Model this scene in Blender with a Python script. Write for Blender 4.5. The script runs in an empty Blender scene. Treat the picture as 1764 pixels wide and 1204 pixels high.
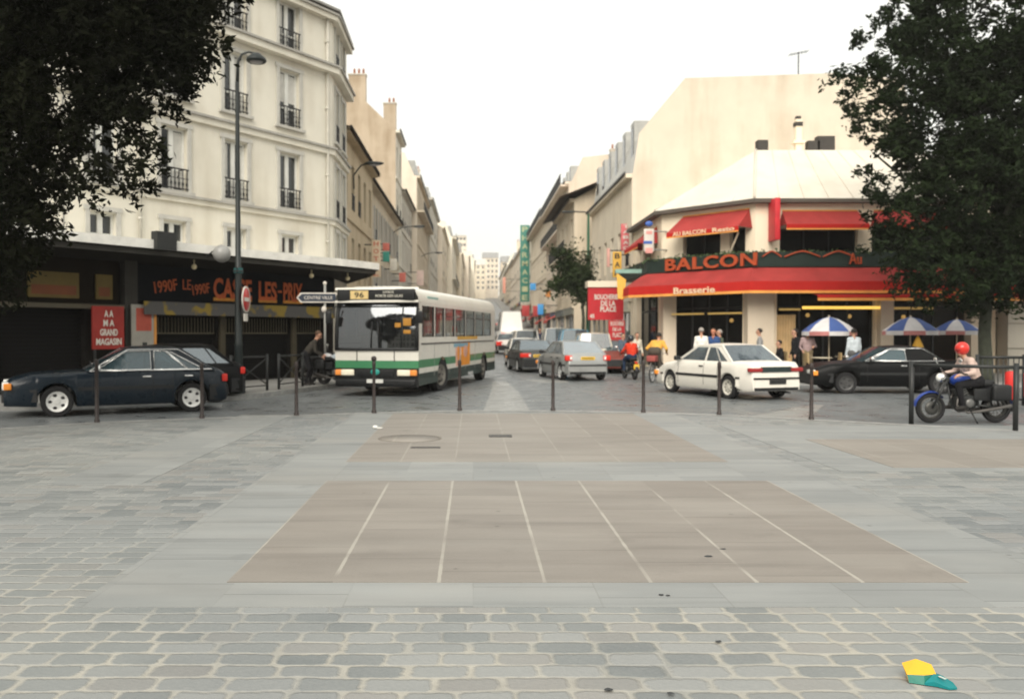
import bpy, bmesh, math, random
import numpy as np
from math import sin, cos, tan, pi, radians, sqrt, atan, atan2
from mathutils import Vector, Matrix
random.seed(11)
RND = random.Random(5)
S = bpy.context.scene
COL = S.collection

# ------------------------------------------------------------------ camera
F, CX, CY, HOR, EYE = 1500.0, 815.0, 602.0, 573.0, 1.70   # calibration of the lens (focal length in px of the 1764 px frame)
PITCH = atan((CY - HOR) / F)
cam = bpy.data.cameras.new('camera'); cam_o = bpy.data.objects.new('camera', cam); COL.objects.link(cam_o)
cam.sensor_fit = 'HORIZONTAL'; cam.sensor_width = 36; cam.lens = 36 * F / 1764
cam.shift_x = (882 - CX) / 1764
cam.clip_start = .1; cam.clip_end = 4000
cam_o.location = (0, 0, EYE); cam_o.rotation_euler = (pi / 2 - PITCH, 0, 0)
cam.dof.use_dof = True; cam.dof.focus_distance = 5.0; cam.dof.aperture_fstop = 2.3
S.camera = cam_o
# ------------------------------------------------------------------ sky, sun, exposure
SUN_EL, SUN_AZ = radians(36), radians(193)      # azimuth clockwise from +Y: the veiled sun is behind the camera, a little to the left
world = bpy.data.worlds.new('World'); S.world = world; world.use_nodes = True
wn = world.node_tree; bg = wn.nodes['Background']
sky = wn.nodes.new('ShaderNodeTexSky'); sky.sky_type = 'NISHITA'; sky.sun_disc = False
sky.sun_elevation = SUN_EL; sky.sun_rotation = SUN_AZ; sky.dust_density = 6; sky.air_density = 1.2
mx = wn.nodes.new('ShaderNodeMixRGB'); mx.inputs[0].default_value = .86       # a closed layer of bright cloud in front of the sky
mx.inputs[2].default_value = (11.0, 10.85, 10.0, 1)
wn.links.new(sky.outputs[0], mx.inputs[1]); wn.links.new(mx.outputs[0], bg.inputs[0]); bg.inputs[1].default_value = .1
sl = bpy.data.lights.new('sun', 'SUN'); sl.energy = 3.0; sl.angle = radians(42); sl.color = (1, .94, .85)
so = bpy.data.objects.new('sun', sl); COL.objects.link(so)
so.rotation_euler = Vector((sin(SUN_AZ) * cos(SUN_EL), cos(SUN_AZ) * cos(SUN_EL), sin(SUN_EL))).to_track_quat('Z', 'Y').to_euler()
so.location = (0, -20, 40)
vs = S.view_settings; vs.view_transform = 'Standard'; vs.look = 'None'; vs.gamma = 1; vs.exposure = .25; vs.use_curve_mapping = False
S.cycles.max_bounces = 8; S.cycles.transparent_max_bounces = 16; S.cycles.use_denoising = True

# ------------------------------------------------------------------ survey helpers: from the photograph to metres
def gx(px, Y): return (px - CX) / F * Y
def zt(py, Y):
    r = (CY - py) / F
    dy = cos(PITCH) + r * sin(PITCH); dz = -sin(PITCH) + r * cos(PITCH)
    return EYE + dz / dy * Y
def gy(py, z=0.0):
    r = (CY - py) / F
    dy = cos(PITCH) + r * sin(PITCH); dz = -sin(PITCH) + r * cos(PITCH)
    return (z - EYE) * dy / dz
def hill(Y): return 0 if Y < 50 else (.02 * (Y - 50) if Y < 90 else .8 + .055 * (Y - 90))
def lerp(a, b, t): return a + (b - a) * t
def interp(pts, x):
    if x <= pts[0][0]: return pts[0][1]
    for (a, b), (c, d) in zip(pts, pts[1:]):
        if x <= c: return b + (d - b) * (x - a) / max(c - a, 1e-9)
    return pts[-1][1]

# ------------------------------------------------------------------ materials
class NT:
    def __init__(s, name):
        s.m = bpy.data.materials.new(name); s.m.use_nodes = True
        s.t = s.m.node_tree; s.b = s.t.nodes['Principled BSDF']; s.out = s.t.nodes['Material Output']
    def n(s, t, **k):
        x = s.t.nodes.new(t)
        for a, v in k.items(): setattr(x, a, v)
        return x
    def put(s, sock, v):
        if hasattr(v, 'node'): s.t.links.new(v, sock)
        else: sock.default_value = v
    def math(s, op, a, b=0.0, c=None):
        x = s.n('ShaderNodeMath', operation=op); s.put(x.inputs[0], a); s.put(x.inputs[1], b)
        if c is not None: s.put(x.inputs[2], c)
        return x.outputs[0]
    def mix(s, f, a, b, mode='MIX'):
        x = s.n('ShaderNodeMixRGB', blend_type=mode)
        s.put(x.inputs[0], f)
        for i, v in ((1, a), (2, b)): s.put(x.inputs[i], v if hasattr(v, 'node') else (*v[:3], 1))
        return x.outputs[0]
    def noise(s, scale, vec=None, detail=3, out=0, rough=.55):
        x = s.n('ShaderNodeTexNoise'); x.inputs['Scale'].default_value = scale; x.inputs['Detail'].default_value = detail
        x.inputs['Roughness'].default_value = rough
        s.t.links.new(vec if vec is not None else s.co(), x.inputs['Vector']); return x.outputs[out]
    def co(s):
        if not hasattr(s, '_c'): s._c = s.n('ShaderNodeTexCoord').outputs['Object']
        return s._c
    def mapping(s, sc, vec=None):
        x = s.n('ShaderNodeMapping'); x.inputs['Scale'].default_value = sc
        s.t.links.new(vec if vec is not None else s.co(), x.inputs['Vector']); return x.outputs[0]
    def ramp(s, f, lo, hi):
        x = s.n('ShaderNodeMapRange'); s.put(x.inputs[0], f); x.inputs[1].default_value = lo; x.inputs[2].default_value = hi
        return x.outputs[0]
    def bump(s, h, strength=.3, dist=.02):
        x = s.n('ShaderNodeBump'); x.inputs['Strength'].default_value = strength; x.inputs['Distance'].default_value = dist
        s.put(x.inputs['Height'], h); s.t.links.new(x.outputs[0], s.b.inputs['Normal'])
    def col(s, v): s.put(s.b.inputs['Base Color'], v if hasattr(v, 'node') else (*v[:3], 1))
    def set(s, **k):
        for a, v in k.items(): s.put(s.b.inputs[a.replace('_', ' ')], v)

MATS = {}
def mat(name, col, rough=.6, metal=0, var=.12, scale=3., bump=0., bscale=40., spec=.35, coat=0, emit=0, dirt=0., rvar=0.1):
    if name in MATS: return MATS[name]
    t = NT(name)
    lo = tuple(c * (1 - var) for c in col); hi = tuple(min(1, c * (1 + var)) for c in col)
    f = t.ramp(t.noise(scale), .3, .7)
    c = t.mix(f, lo, hi)
    if dirt:
        g = t.noise(1.1, t.mapping((1, 1, .12)), 5)
        g2 = t.noise(.35, None, 4)
        d = t.math('MULTIPLY', t.ramp(t.math('MULTIPLY', g, g2), .22, .42), dirt)
        c = t.mix(d, c, tuple(x * y for x, y in zip(col, (.62, .57, .5))))
    t.col(c)
    t.set(Roughness=t.math('ADD', rough - rvar / 2, t.math('MULTIPLY', t.noise(scale * 2.3), rvar)), Metallic=metal)
    t.set(Specular_IOR_Level=spec)
    if coat: t.set(Coat_Weight=coat, Coat_Roughness=.05)
    if emit:
        t.col((*col, 1)); t.set(Emission_Color=(*col, 1), Emission_Strength=emit)
    if bump: t.bump(t.noise(bscale, None, 4), bump)
    MATS[name] = t.m
    return t.m
def glass(name, tint=(.35, .42, .45), refl=.12, haze=(.04, .05, .055), body=.25):
    if name in MATS: return MATS[name]
    t = NT(name); t.t.nodes.remove(t.b)
    tr = t.n('ShaderNodeBsdfTransparent'); tr.inputs[0].default_value = (*tint, 1)
    df = t.n('ShaderNodeBsdfDiffuse'); df.inputs[0].default_value = (*haze, 1)
    gl = t.n('ShaderNodeBsdfGlossy'); gl.inputs[1].default_value = .04; gl.inputs[0].default_value = (.9, .95, 1, 1)
    lw = t.n('ShaderNodeLayerWeight'); fr_ = t.math('ADD', .04, t.math('MULTIPLY', t.math('POWER', lw.outputs[1], 5), .9))
    m1 = t.n('ShaderNodeMixShader'); m1.inputs[0].default_value = body
    t.t.links.new(tr.outputs[0], m1.inputs[1]); t.t.links.new(df.outputs[0], m1.inputs[2])
    m2 = t.n('ShaderNodeMixShader'); t.t.links.new(t.math('ADD', fr_, refl), m2.inputs[0])
    t.t.links.new(m1.outputs[0], m2.inputs[1]); t.t.links.new(gl.outputs[0], m2.inputs[2])
    t.t.links.new(m2.outputs[0], t.out.inputs[0]); MATS[name] = t.m
    return t.m

# ------------------------------------------------------------------ mesh builder
class MB:
    def __init__(s): s.bm = bmesh.new(); s.i = 0; s.sm = False
    def face(s, vs, sm=None):
        try: f = s.bm.faces.new(vs)
        except ValueError: return None
        f.material_index = s.i; f.smooth = s.sm if sm is None else sm
        return f
    def poly(s, pts): return s.face([s.bm.verts.new(Vector(p)) for p in pts])
    def box(s, c, d, rz=0, M=None, bev=0):
        hx, hy, hz = d[0] / 2, d[1] / 2, d[2] / 2
        M = M or Matrix.Rotation(rz, 4, 'Z'); c = Vector(c)
        if bev:
            b = bmesh.new(); bmesh.ops.create_cube(b, size=1)
            for v in b.verts: v.co = Vector((v.co.x * d[0], v.co.y * d[1], v.co.z * d[2]))
            bmesh.ops.bevel(b, geom=b.edges[:], offset=bev, segments=2, affect='EDGES', profile=.6)
            mp = {v: s.bm.verts.new(c + M @ v.co) for v in b.verts}
            for f in b.faces: s.face([mp[v] for v in f.verts], True)
            b.free(); return
        v = [s.bm.verts.new(c + M @ Vector((x * hx, y * hy, z * hz))) for x in (-1, 1) for y in (-1, 1) for z in (-1, 1)]
        for q in ((0, 1, 3, 2), (4, 6, 7, 5), (0, 4, 5, 1), (2, 3, 7, 6), (0, 2, 6, 4), (1, 5, 7, 3)): s.face([v[k] for k in q], False)
    def span(s, a, b, **k):
        s.box([(p + q) / 2 for p, q in zip(a, b)], [abs(q - p) for p, q in zip(a, b)], **k)
    def prism(s, pts, axis, a, b):
        """closed prism: 2-D outline pts in the plane across axis, from a to b"""
        def P(p, t): return {'x': (t, p[0], p[1]), 'y': (p[0], t, p[1]), 'z': (p[0], p[1], t)}[axis]
        A = [s.bm.verts.new(P(p, a)) for p in pts]; B = [s.bm.verts.new(P(p, b)) for p in pts]
        n = len(pts)
        for i in range(n): s.face([A[i], A[(i + 1) % n], B[(i + 1) % n], B[i]])
        s.face(A[::-1]); s.face(B)
    def rings(s, R, cap=True, close=True, sm=True):
        V = [[s.bm.verts.new(Vector(p)) for p in r] for r in R]
        n = len(R[0])
        for a, b in zip(V, V[1:]):
            for i in range(n if close else n - 1): s.face([a[i], a[(i + 1) % n], b[(i + 1) % n], b[i]], sm)
        if cap: s.face(V[0][::-1], False); s.face(V[-1], False)
        return V
    def tube(s, pts, r, n=8, cap=True):
        pts = [Vector(p) for p in pts]; rs = r if isinstance(r, (list, tuple)) else [r] * len(pts)
        R = []; ref = None
        for i, p in enumerate(pts):
            d = (pts[min(i + 1, len(pts) - 1)] - pts[max(i - 1, 0)]).normalized()
            if ref is None:
                ref = d.orthogonal().normalized()
            ref = (ref - d * ref.dot(d)); ref = ref.normalized() if ref.length > 1e-6 else d.orthogonal().normalized()
            u = ref; w = d.cross(u)
            R.append([p + (u * cos(2 * pi * k / n) + w * sin(2 * pi * k / n)) * rs[i] for k in range(n)])
        s.rings(R, cap)
    def lathe(s, prof, o=(0, 0, 0), axis='z', n=24):
        o = Vector(o); R = []
        for r, h in prof:
            ring = []
            for k in range(n):
                a = 2 * pi * k / n; c, d = r * cos(a), r * sin(a)
                ring.append(o + Vector({'z': (c, d, h), 'y': (c, h, -d), 'x': (h, c, d)}[axis]))
            R.append(ring)
        a, e = prof[0][0], prof[-1][0]
        if a > .051 and e > .051: s.rings(R + [R[0]] if False else R, False); s.rings([R[-1], R[0]], False)
        else:
            V = s.rings(R, False)
            if a <= .051: s.face(V[0][::-1], False)
            if e <= .051: s.face(V[-1], False)
    def ball(s, c, r, n=12, m=8, R=None):
        c = Vector(c); r = r if isinstance(r, (tuple, list)) else (r, r, r)
        rg = []
        for j in range(m + 1):
            a = -pi / 2 + pi * j / m; k_ = max(cos(a), .02)
            rg.append([c + (R @ Vector((r[0] * k_ * cos(2 * pi * i / n), r[1] * k_ * sin(2 * pi * i / n), r[2] * sin(a))) if R else
                            Vector((r[0] * k_ * cos(2 * pi * i / n), r[1] * k_ * sin(2 * pi * i / n), r[2] * sin(a)))) for i in range(n)])
        s.rings(rg, True)
    def fill(s, outer, holes, fn):
        """planar outline with holes, triangulated, mapped to 3-D with fn(a, b)"""
        b = bmesh.new(); es = []
        for lp in [outer] + holes:
            vs = [b.verts.new((p[0], 0, p[1])) for p in lp]
            es += [b.edges.new((vs[i], vs[(i + 1) % len(vs)])) for i in range(len(vs))]
        bmesh.ops.triangle_fill(b, use_beauty=True, use_dissolve=False, edges=es)
        mp = {v: s.bm.verts.new(fn(v.co.x, v.co.z)) for v in b.verts}
        for f in b.faces: s.face([mp[v] for v in f.verts], False)
        b.free()
    def mesh(s, name, mats, sharp=None, normals=True):
        if normals: bmesh.ops.recalc_face_normals(s.bm, faces=s.bm.faces[:])
        me = bpy.data.meshes.new(name); s.bm.to_mesh(me); s.bm.free()
        for m in (mats if isinstance(mats, (list, tuple)) else [mats]): me.materials.append(m)
        if sharp: me.set_sharp_from_angle(angle=radians(sharp))
        return me
    def build(s, name, mats, parent=None, sharp=None, world=False, normals=True):
        me = s.mesh(name, mats, sharp, normals)
        return place(name, me, parent, world)
def wm(o):
    M = o.matrix_basis.copy()
    while o.parent: o = o.parent; M = o.matrix_basis @ M
    return M
def place(name, me, parent=None, world=False, M=None):
    if world and parent:
        me.transform(wm(parent).inverted())
    o = bpy.data.objects.new(name, me); COL.objects.link(o)
    if parent: o.parent = parent
    if M is not None: o.matrix_basis = M
    return o
def tag(o, label=None, cat=None, group=None, kind=None):
    if label: o['label'] = label
    if cat: o['category'] = cat
    if group: o['group'] = group
    if kind: o['kind'] = kind
    return o
def thing(name, label, cat, loc=(0, 0, 0), rz=0, group=None):
    o = bpy.data.objects.new(name, None); COL.objects.link(o); o.empty_display_size = .3
    o.location = loc; o.rotation_euler = (0, 0, rz)
    return tag(o, label, cat, group)
def struct(o): o['kind'] = 'structure'; return o
def copy_tree(o, parent=None):
    c = o.copy(); COL.objects.link(c)
    if parent: c.parent = parent
    for ch in list(o.children): copy_tree(ch, c)
    return c
def text(body, w, h, m, parent, M, name='lettering', ext=.01, off=.0, space=1.0):
    """raised lettering fitted to w x h, centred on the local origin of M, reading along +x with up = +z and facing -y"""
    cu = bpy.data.curves.new(name, 'FONT'); cu.body = body; cu.align_x = 'CENTER'; cu.extrude = .02; cu.offset = off; cu.space_character = space
    cu.resolution_u = 3; cu.space_line = .85
    ob = bpy.data.objects.new(name, cu); COL.objects.link(ob)
    dg = bpy.context.evaluated_depsgraph_get(); dg.update()
    me = bpy.data.meshes.new_from_object(ob.evaluated_get(dg)); bpy.data.objects.remove(ob); me.name = name
    P = np.array([v.co[:] for v in me.vertices]); a, b = P.min(0), P.max(0); c = (a + b) / 2
    for v in me.vertices:
        v.co = ((v.co.x - c[0]) * w / (b[0] - a[0]), -(v.co.z - a[2]) / (b[2] - a[2]) * ext, (v.co.y - c[1]) * h / (b[1] - a[1]))
    me.materials.clear(); me.materials.append(m)
    return place(name, me, parent, M=M)
def frame_m(o, xdir, zdir=(0, 0, 1)):
    """matrix with local +x along xdir and local z up; local -y faces the viewer of the lettering"""
    x = Vector((*xdir[:2], xdir[2] if len(xdir) > 2 else 0)).normalized(); z = Vector(zdir); y = z.cross(x).normalized(); z = x.cross(y)
    return Matrix(((x.x, y.x, z.x, o[0]), (x.y, y.y, z.y, o[1]), (x.z, y.z, z.z, o[2]), (0, 0, 0, 1)))

# common materials
white_paint = mat('white_paint', (.74, .73, .68), .45)
dark_metal = mat('dark_metal', (.018, .02, .02), .45, spec=.4)
black_rubber = mat('black_rubber', (.012, .012, .013), .8, spec=.25)
black_plastic = mat('black_plastic', (.014, .015, .016), .5)
chrome = mat('chrome', (.75, .75, .74), .18, 1, var=.05)
silver = mat('silver_alloy', (.52, .53, .53), .4, .15)
dark_pane = mat('dark_window_pane', (.03, .034, .036), .08, spec=.7, rvar=.04)
interior = mat('dark_interior', (.012, .012, .012), .85)
red_lens = mat('red_lens', (.62, .03, .02), .25)
amber_lens = mat('amber_lens', (.8, .28, .04), .25)
clear_lens = mat('clear_lens', (.75, .76, .72), .15)
yellow_plate = mat('yellow_plate', (.8, .5, .06), .5)
white_plate = mat('pale_plate', (.7, .7, .66), .5)
car_glass = glass('car_glass', (.42, .5, .52), .08, (.05, .06, .065), .22)
# ================================================================== GROUND
PZ = .06          # the square lies a small kerb above the carriageway
def setts_material():
    t = NT('granite_setts'); co = t.co()
    wob = t.n('ShaderNodeVectorMath', operation='SCALE'); wob.inputs[3].default_value = .055
    nz = t.n('ShaderNodeVectorMath', operation='SUBTRACT'); nz.inputs[1].default_value = (.5, .5, .5)
    t.t.links.new(t.noise(2.6, co, 2, 1), nz.inputs[0]); t.t.links.new(nz.outputs[0], wob.inputs[0])
    ad = t.n('ShaderNodeVectorMath', operation='ADD'); t.t.links.new(co, ad.inputs[0]); t.t.links.new(wob.outputs[0], ad.inputs[1])
    sp = t.n('ShaderNodeSeparateXYZ'); t.t.links.new(ad.outputs[0], sp.inputs[0])
    L, H = .285, .158
    v = t.math('DIVIDE', sp.outputs[1], H); row = t.math('FLOOR', v); fv = t.math('SUBTRACT', v, row)
    def white(a, b=None, c=0.0):
        x = t.n('ShaderNodeTexWhiteNoise', noise_dimensions='3D'); cb = t.n('ShaderNodeCombineXYZ')
        t.put(cb.inputs[0], a); t.put(cb.inputs[1], b if b is not None else 0.0); cb.inputs[2].default_value = c
        t.t.links.new(cb.outputs[0], x.inputs[0]); return x.outputs[0]
    k = t.math('ADD', .86, t.math('MULTIPLY', white(row, None, 3.3), .3))
    half = t.math('ADD', t.math('MULTIPLY', t.math('MODULO', t.math('ABSOLUTE', row), 2), .5), t.math('MULTIPLY', white(row, None, 7.7), .3))
    u = t.math('ADD', t.math('MULTIPLY', t.math('DIVIDE', sp.outputs[0], L), k), half)
    cl = t.math('FLOOR', u); fu = t.math('SUBTRACT', u, cl)
    r1 = white(cl, row, 1.); r2 = white(cl, row, 2.); r3 = white(cl, row, 5.)
    j = t.math('MULTIPLY', r3, .012)
    R = .034
    qx = t.math('MAXIMUM', t.math('SUBTRACT', t.math('MULTIPLY', t.math('ABSOLUTE', t.math('SUBTRACT', fu, .5)), L), t.math('SUBTRACT', L / 2 - R - .009, j)), 0)
    qy = t.math('MAXIMUM', t.math('SUBTRACT', t.math('MULTIPLY', t.math('ABSOLUTE', t.math('SUBTRACT', fv, .5)), H), t.math('SUBTRACT', H / 2 - R - .007, t.math('MULTIPLY', j, .5))), 0)
    d = t.math('SUBTRACT', t.math('SQRT', t.math('ADD', t.math('MULTIPLY', qx, qx), t.math('MULTIPLY', qy, qy))), R)
    d = t.math('ADD', d, t.math('MULTIPLY', t.math('SUBTRACT', t.noise(22, co, 4), .5), .034))
    joint = t.ramp(d, -.010, .010)
    st = t.mix(t.ramp(r1, 0, 1), (.17, .192, .203), (.315, .325, .325))
    st = t.mix(t.math('MULTIPLY', t.math('GREATER_THAN', r2, .74), .75), st, (.085, .112, .127))
    st = t.mix(t.math('MULTIPLY', t.math('LESS_THAN', r2, .16), .5), st, (.27, .235, .21))
    st = t.mix(.5, st, t.mix(t.noise(60, co, 4), (.15, .16, .16), (.32, .315, .305)))
    # sand and dust trodden over the stones
    dust = t.ramp(t.noise(.55, co, 5), .42, .62)
    st = t.mix(t.math('MULTIPLY', dust, .55), st, (.275, .287, .285))
    sand = t.mix(t.noise(9, co, 4), (.30, .285, .25), (.46, .445, .40))
    jm = t.math('MULTIPLY', joint, t.ramp(t.noise(.9, co, 5), .30, .56))
    near = t.math('SUBTRACT', 1, t.math('MULTIPLY', t.ramp(t.math('ADD', sp.outputs[1], t.math('MULTIPLY', t.noise(.7, co, 3), 2.4)), 6.2, 8.2), .78))   # the sand in the joints is fresh only near the viewer's end of the square
    jm = t.math('MULTIPLY', t.math('ADD', t.math('MULTIPLY', jm, .8), t.math('MULTIPLY', joint, .15)), near)
    c = t.mix(jm, st, sand)
    big = t.mix(t.ramp(t.noise(.22, co, 3), .3, .7), (.86, .88, .9), (1.05, 1.04, 1.0))
    t.col(t.mix(1, c, big, 'MULTIPLY'))
    t.set(Roughness=t.math('ADD', .55, t.math('MULTIPLY', joint, .3)))
    t.set(Specular_IOR_Level=.35)
    tilt = t.math('ADD', t.math('MULTIPLY', t.math('SUBTRACT', fu, .5), t.math('SUBTRACT', r2, .5)), t.math('MULTIPLY', t.math('SUBTRACT', fv, .5), t.math('SUBTRACT', r1, .5)))
    t.bump(t.math('ADD', t.math('MULTIPLY', tilt, 1.6), t.math('SUBTRACT', t.math('MULTIPLY', t.noise(34, co, 5), .35), joint)), .6, .014)
    return t.m
def slab_material(name, c1, c2, joints=None, period=None, line=(.46, .44, .385), lw=.011, rows=1.17, x0=0., amt=.6):
    """smooth slabs in strips: pale sanded joints between the strips, faint cross joints, each slab its own tone"""
    t = NT(name); co = t.co(); sp = t.n('ShaderNodeSeparateXYZ'); t.t.links.new(co, sp.inputs[0])
    X, Y = sp.outputs[0], sp.outputs[1]
    u = t.math('DIVIDE', t.math('SUBTRACT', X, x0), period); cu = t.math('FLOOR', u); fu = t.math('SUBTRACT', u, cu)
    wn_ = t.n('ShaderNodeTexWhiteNoise', noise_dimensions='2D'); cb = t.n('ShaderNodeCombineXYZ')
    v = t.math('ADD', t.math('DIVIDE', Y, rows), t.math('MULTIPLY', cu, .37)); cv = t.math('FLOOR', v); fv = t.math('SUBTRACT', v, cv)
    t.put(cb.inputs[0], cu); t.put(cb.inputs[1], cv); t.t.links.new(cb.outputs[0], wn_.inputs[0])
    c = t.mix(wn_.outputs[0], c1, c2)
    c = t.mix(.45, c, t.mix(t.ramp(t.noise(1.3, t.mapping((.5, 2.2, 1), co), 6), .3, .7), tuple(k * .8 for k in c1), tuple(k * 1.15 for k in c2)))
    c = t.mix(.3, c, t.mix(t.noise(140, co, 2), tuple(k * .6 for k in c1), tuple(min(1, k * 1.5) for k in c2)))
    du = t.math('MULTIPLY', t.math('SUBTRACT', .5, t.math('ABSOLUTE', t.math('SUBTRACT', fu, .5))), period)
    du = t.math('ADD', du, t.math('MULTIPLY', t.math('SUBTRACT', t.noise(7, co, 3), .5), .014))
    m = t.math('SUBTRACT', 1, t.ramp(du, lw * .6, lw * 1.3))
    m = t.math('MULTIPLY', m, t.math('MULTIPLY', t.ramp(t.noise(.8, co, 3), .36, .52), amt))
    dv = t.math('MULTIPLY', t.math('SUBTRACT', .5, t.math('ABSOLUTE', t.math('SUBTRACT', fv, .5))), rows)
    m2 = t.math('MULTIPLY', t.math('SUBTRACT', 1, t.ramp(dv, .003, .011)), .5)
    c = t.mix(m2, c, tuple(k * .55 for k in c1))
    c = t.mix(m, c, line)
    stain = t.math('MULTIPLY', t.ramp(t.noise(2.1, co, 5), .62, .75), .28)
    c = t.mix(stain, c, tuple(k * .55 for k in c1))
    gum = t.n('ShaderNodeTexVoronoi'); gum.inputs['Scale'].default_value = 2.3; t.t.links.new(co, gum.inputs['Vector'])
    spot = t.math('MULTIPLY', t.math('SUBTRACT', 1, t.ramp(gum.outputs[0], .035, .06)), .5)
    c = t.mix(spot, c, tuple(k * .4 for k in c1))
    trk = t.math('MULTIPLY', t.ramp(t.noise(1.1, t.mapping((.25, 3.0, 1), co), 6), .55, .7), .35)
    c = t.mix(trk, c, tuple(k * .6 for k in c1))
    dust = t.math('MULTIPLY', t.ramp(t.noise(.5, t.mapping((.6, 1.4, 1), co), 4), .5, .7), .35)
    c = t.mix(dust, c, (.33, .315, .285))
    t.col(c); t.set(Roughness=.6, Specular_IOR_Level=.35); t.bump(t.noise(90, co, 3), .12, .01)
    return t.m
def asphalt_material(name, a, b):
    t = NT(name); co = t.co()
    c = t.mix(t.ramp(t.noise(.5, t.mapping((1, .3, 1), co), 5), .35, .7), a, b)
    c = t.mix(.4, c, t.mix(t.noise(120, co, 3), tuple(k * .55 for k in a), tuple(k * 1.5 for k in b)))
    crack = t.math('MULTIPLY', t.ramp(t.noise(3.0, co, 6), .66, .78), .25)
    c = t.mix(crack, c, tuple(k * .55 for k in a))
    t.col(c); t.set(Roughness=t.ramp(t.noise(1.5, co, 4), .2, .9), Specular_IOR_Level=.4); t.set(Roughness=.72); t.bump(t.noise(160, co, 2), .25, .01)
    return t.m
asphalt = asphalt_material('asphalt', (.12, .13, .135), (.165, .175, .178))
asphalt_light = asphalt_material('worn_asphalt', (.19, .195, .19), (.28, .28, .265))
setts = setts_material()
granite = slab_material('grey_granite_slabs', (.19, .202, .202), (.292, .302, .296), period=.78, lw=.006, rows=.62, amt=.35, line=(.16, .16, .15))
red_gran = slab_material('red_granite_slabs', (.185, .168, .15), (.268, .247, .22), period=.695, x0=.47, lw=.013, rows=.93)
red_gran_far = slab_material('red_granite_worn', (.205, .188, .167), (.275, .253, .225), period=.695, x0=.47, lw=.011, rows=1.4, amt=.3)
pave = slab_material('pavement_slabs', (.2, .2, .19), (.28, .275, .26), period=1.1, lw=.008, rows=.8, amt=.3, line=(.3, .28, .24))
kerb_m = mat('kerb_granite', (.3, .3, .29), .7, var=.2, scale=6, bump=.2)

def sheet(name, pts, z, m):
    b = MB(); b.prism(pts, 'z', z - .03, z); return struct(b.build(name, m))
def strip_sheet(name, rows, dz, m, kerbside=None, drop=.16):
    """rows of (Y, x0, x1) following the hill; a vertical kerb face along x0 ('a') or x1 ('b')"""
    b = MB(); prev = None
    for Y, x0, x1 in rows:
        z = hill(Y) + dz; p = [b.bm.verts.new((x0, Y, z)), b.bm.verts.new((x1, Y, z))]
        q = None
        if kerbside: q = [b.bm.verts.new(((x0 if kerbside == 'a' else x1), Y, z)), b.bm.verts.new(((x0 if kerbside == 'a' else x1), Y, z - drop))]
        if prev:
            b.face([prev[0][0], prev[0][1], p[1], p[0]])
            if q: b.i = 1; b.face([prev[1][0], prev[1][1], q[1], q[0]]); b.i = 0
        prev = (p, q)
    o = b.build(name, [m, kerb_m]); return struct(o)
YS = [-20, 0, 15, 30, 40, 50, 55, 60, 70, 80, 90, 100, 120, 140, 170, 200, 250, 300, 360, 450]
g = MB(); pv = None
for Y in [-300] + YS + [700]:
    r = [g.bm.verts.new((x, Y, hill(min(Y, 450)) - .09)) for x in (-500, -60, 0, 60, 500)]
    if pv:
        for i in range(4): g.face([pv[i], pv[i + 1], r[i + 1], r[i]])
    pv = r
struct(g.build('ground', mat('ground_gravel', (.2, .195, .18), .85, var=.2, scale=.6)))
def street_x(Y):      # facade lines of the street (left, right)
    l = -5.25 - .02 * min(max(Y - 36, 0), 30) + (.5 if Y > 80 else 0) + (.028 * (Y - 105) if Y > 105 else 0); return l, 8.0 + (.012 * (Y - 120) if Y > 120 else 0)
strip_sheet('road', [(Y, -40 if Y < 38 else street_x(Y)[0] - .3, 44 if Y < 44 else street_x(Y)[1] + .3) for Y in [12, 15, 20, 26, 30, 37.9, 38.0, 43.9, 44.0] + [y for y in YS if y >= 50]], 0, asphalt)
# the square: setts, bands of grey slabs, panels of red granite
edge = [(gx(px, gy(py, PZ)), gy(py, PZ)) for px, py in ((-900, 792), (-500, 765), (-160, 748), (0, 738), (170, 727), (350, 720), (512, 715), (645, 710.5), (792, 707), (952, 707), (1107, 710), (1237, 714), (1395, 722), (1568, 731), (1764, 742), (2100, 760), (2500, 785))]
b = MB(); top = [b.bm.verts.new((x, y, PZ)) for x, y in edge]; bot = [b.bm.verts.new((x, y, -.05)) for x, y in edge]
for i in range(len(edge) - 1):
    lo = [b.bm.verts.new((edge[i][0], -8, PZ)), b.bm.verts.new((edge[i + 1][0], -8, PZ))]
    b.i = 0; b.face([lo[0], lo[1], top[i + 1], top[i]]); b.i = 1; b.face([top[i], top[i + 1], bot[i + 1], bot[i]])
bmesh.ops.remove_doubles(b.bm, verts=b.bm.verts[:], dist=.0005)
struct(b.build('plaza_paving', [setts, kerb_m]))
# kerb stones along the rim of the square
b = MB()
for i in range(len(edge) - 1):
    (x0, y0), (x1, y1) = edge[i], edge[i + 1]
    b.poly([(x0, y0 - .30, PZ + .006), (x1, y1 - .30, PZ + .006), (x1, y1 - .002, PZ + .006), (x0, y0 - .002, PZ + .006)])
struct(b.build('kerb', kerb_m))
def band(name, x0, x1, y0, y1, m, z=PZ + .004):
    return sheet(name, [(x0, y0), (x1, y0), (x1, y1), (x0, y1)], z, m)
RX0, RX1 = -1.615, 3.25
y_a, y_b, y_c, y_d = gy(1046, PZ), gy(1004, PZ), gy(829, PZ), gy(796, PZ)
y_e = gy(714, PZ)
band('granite_band', RX0 - .78, RX1 + .8, y_a, 17.62, granite)                 # carpet of grey slabs that carries the red panels
band('red_paving_panel', RX0, RX1, y_b, y_c, red_gran, PZ + .008)
band('red_paving_panel', RX0, RX1 - .02, y_d, 17.6, red_gran_far, PZ + .008)
xr0 = 5.1
band('granite_band', xr0 - .75, 16, gy(812, PZ), 15.35, granite, PZ + .004)
band('red_paving_panel', xr0, 16, gy(806, PZ), gy(757, PZ), red_gran_far, PZ + .008)
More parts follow.
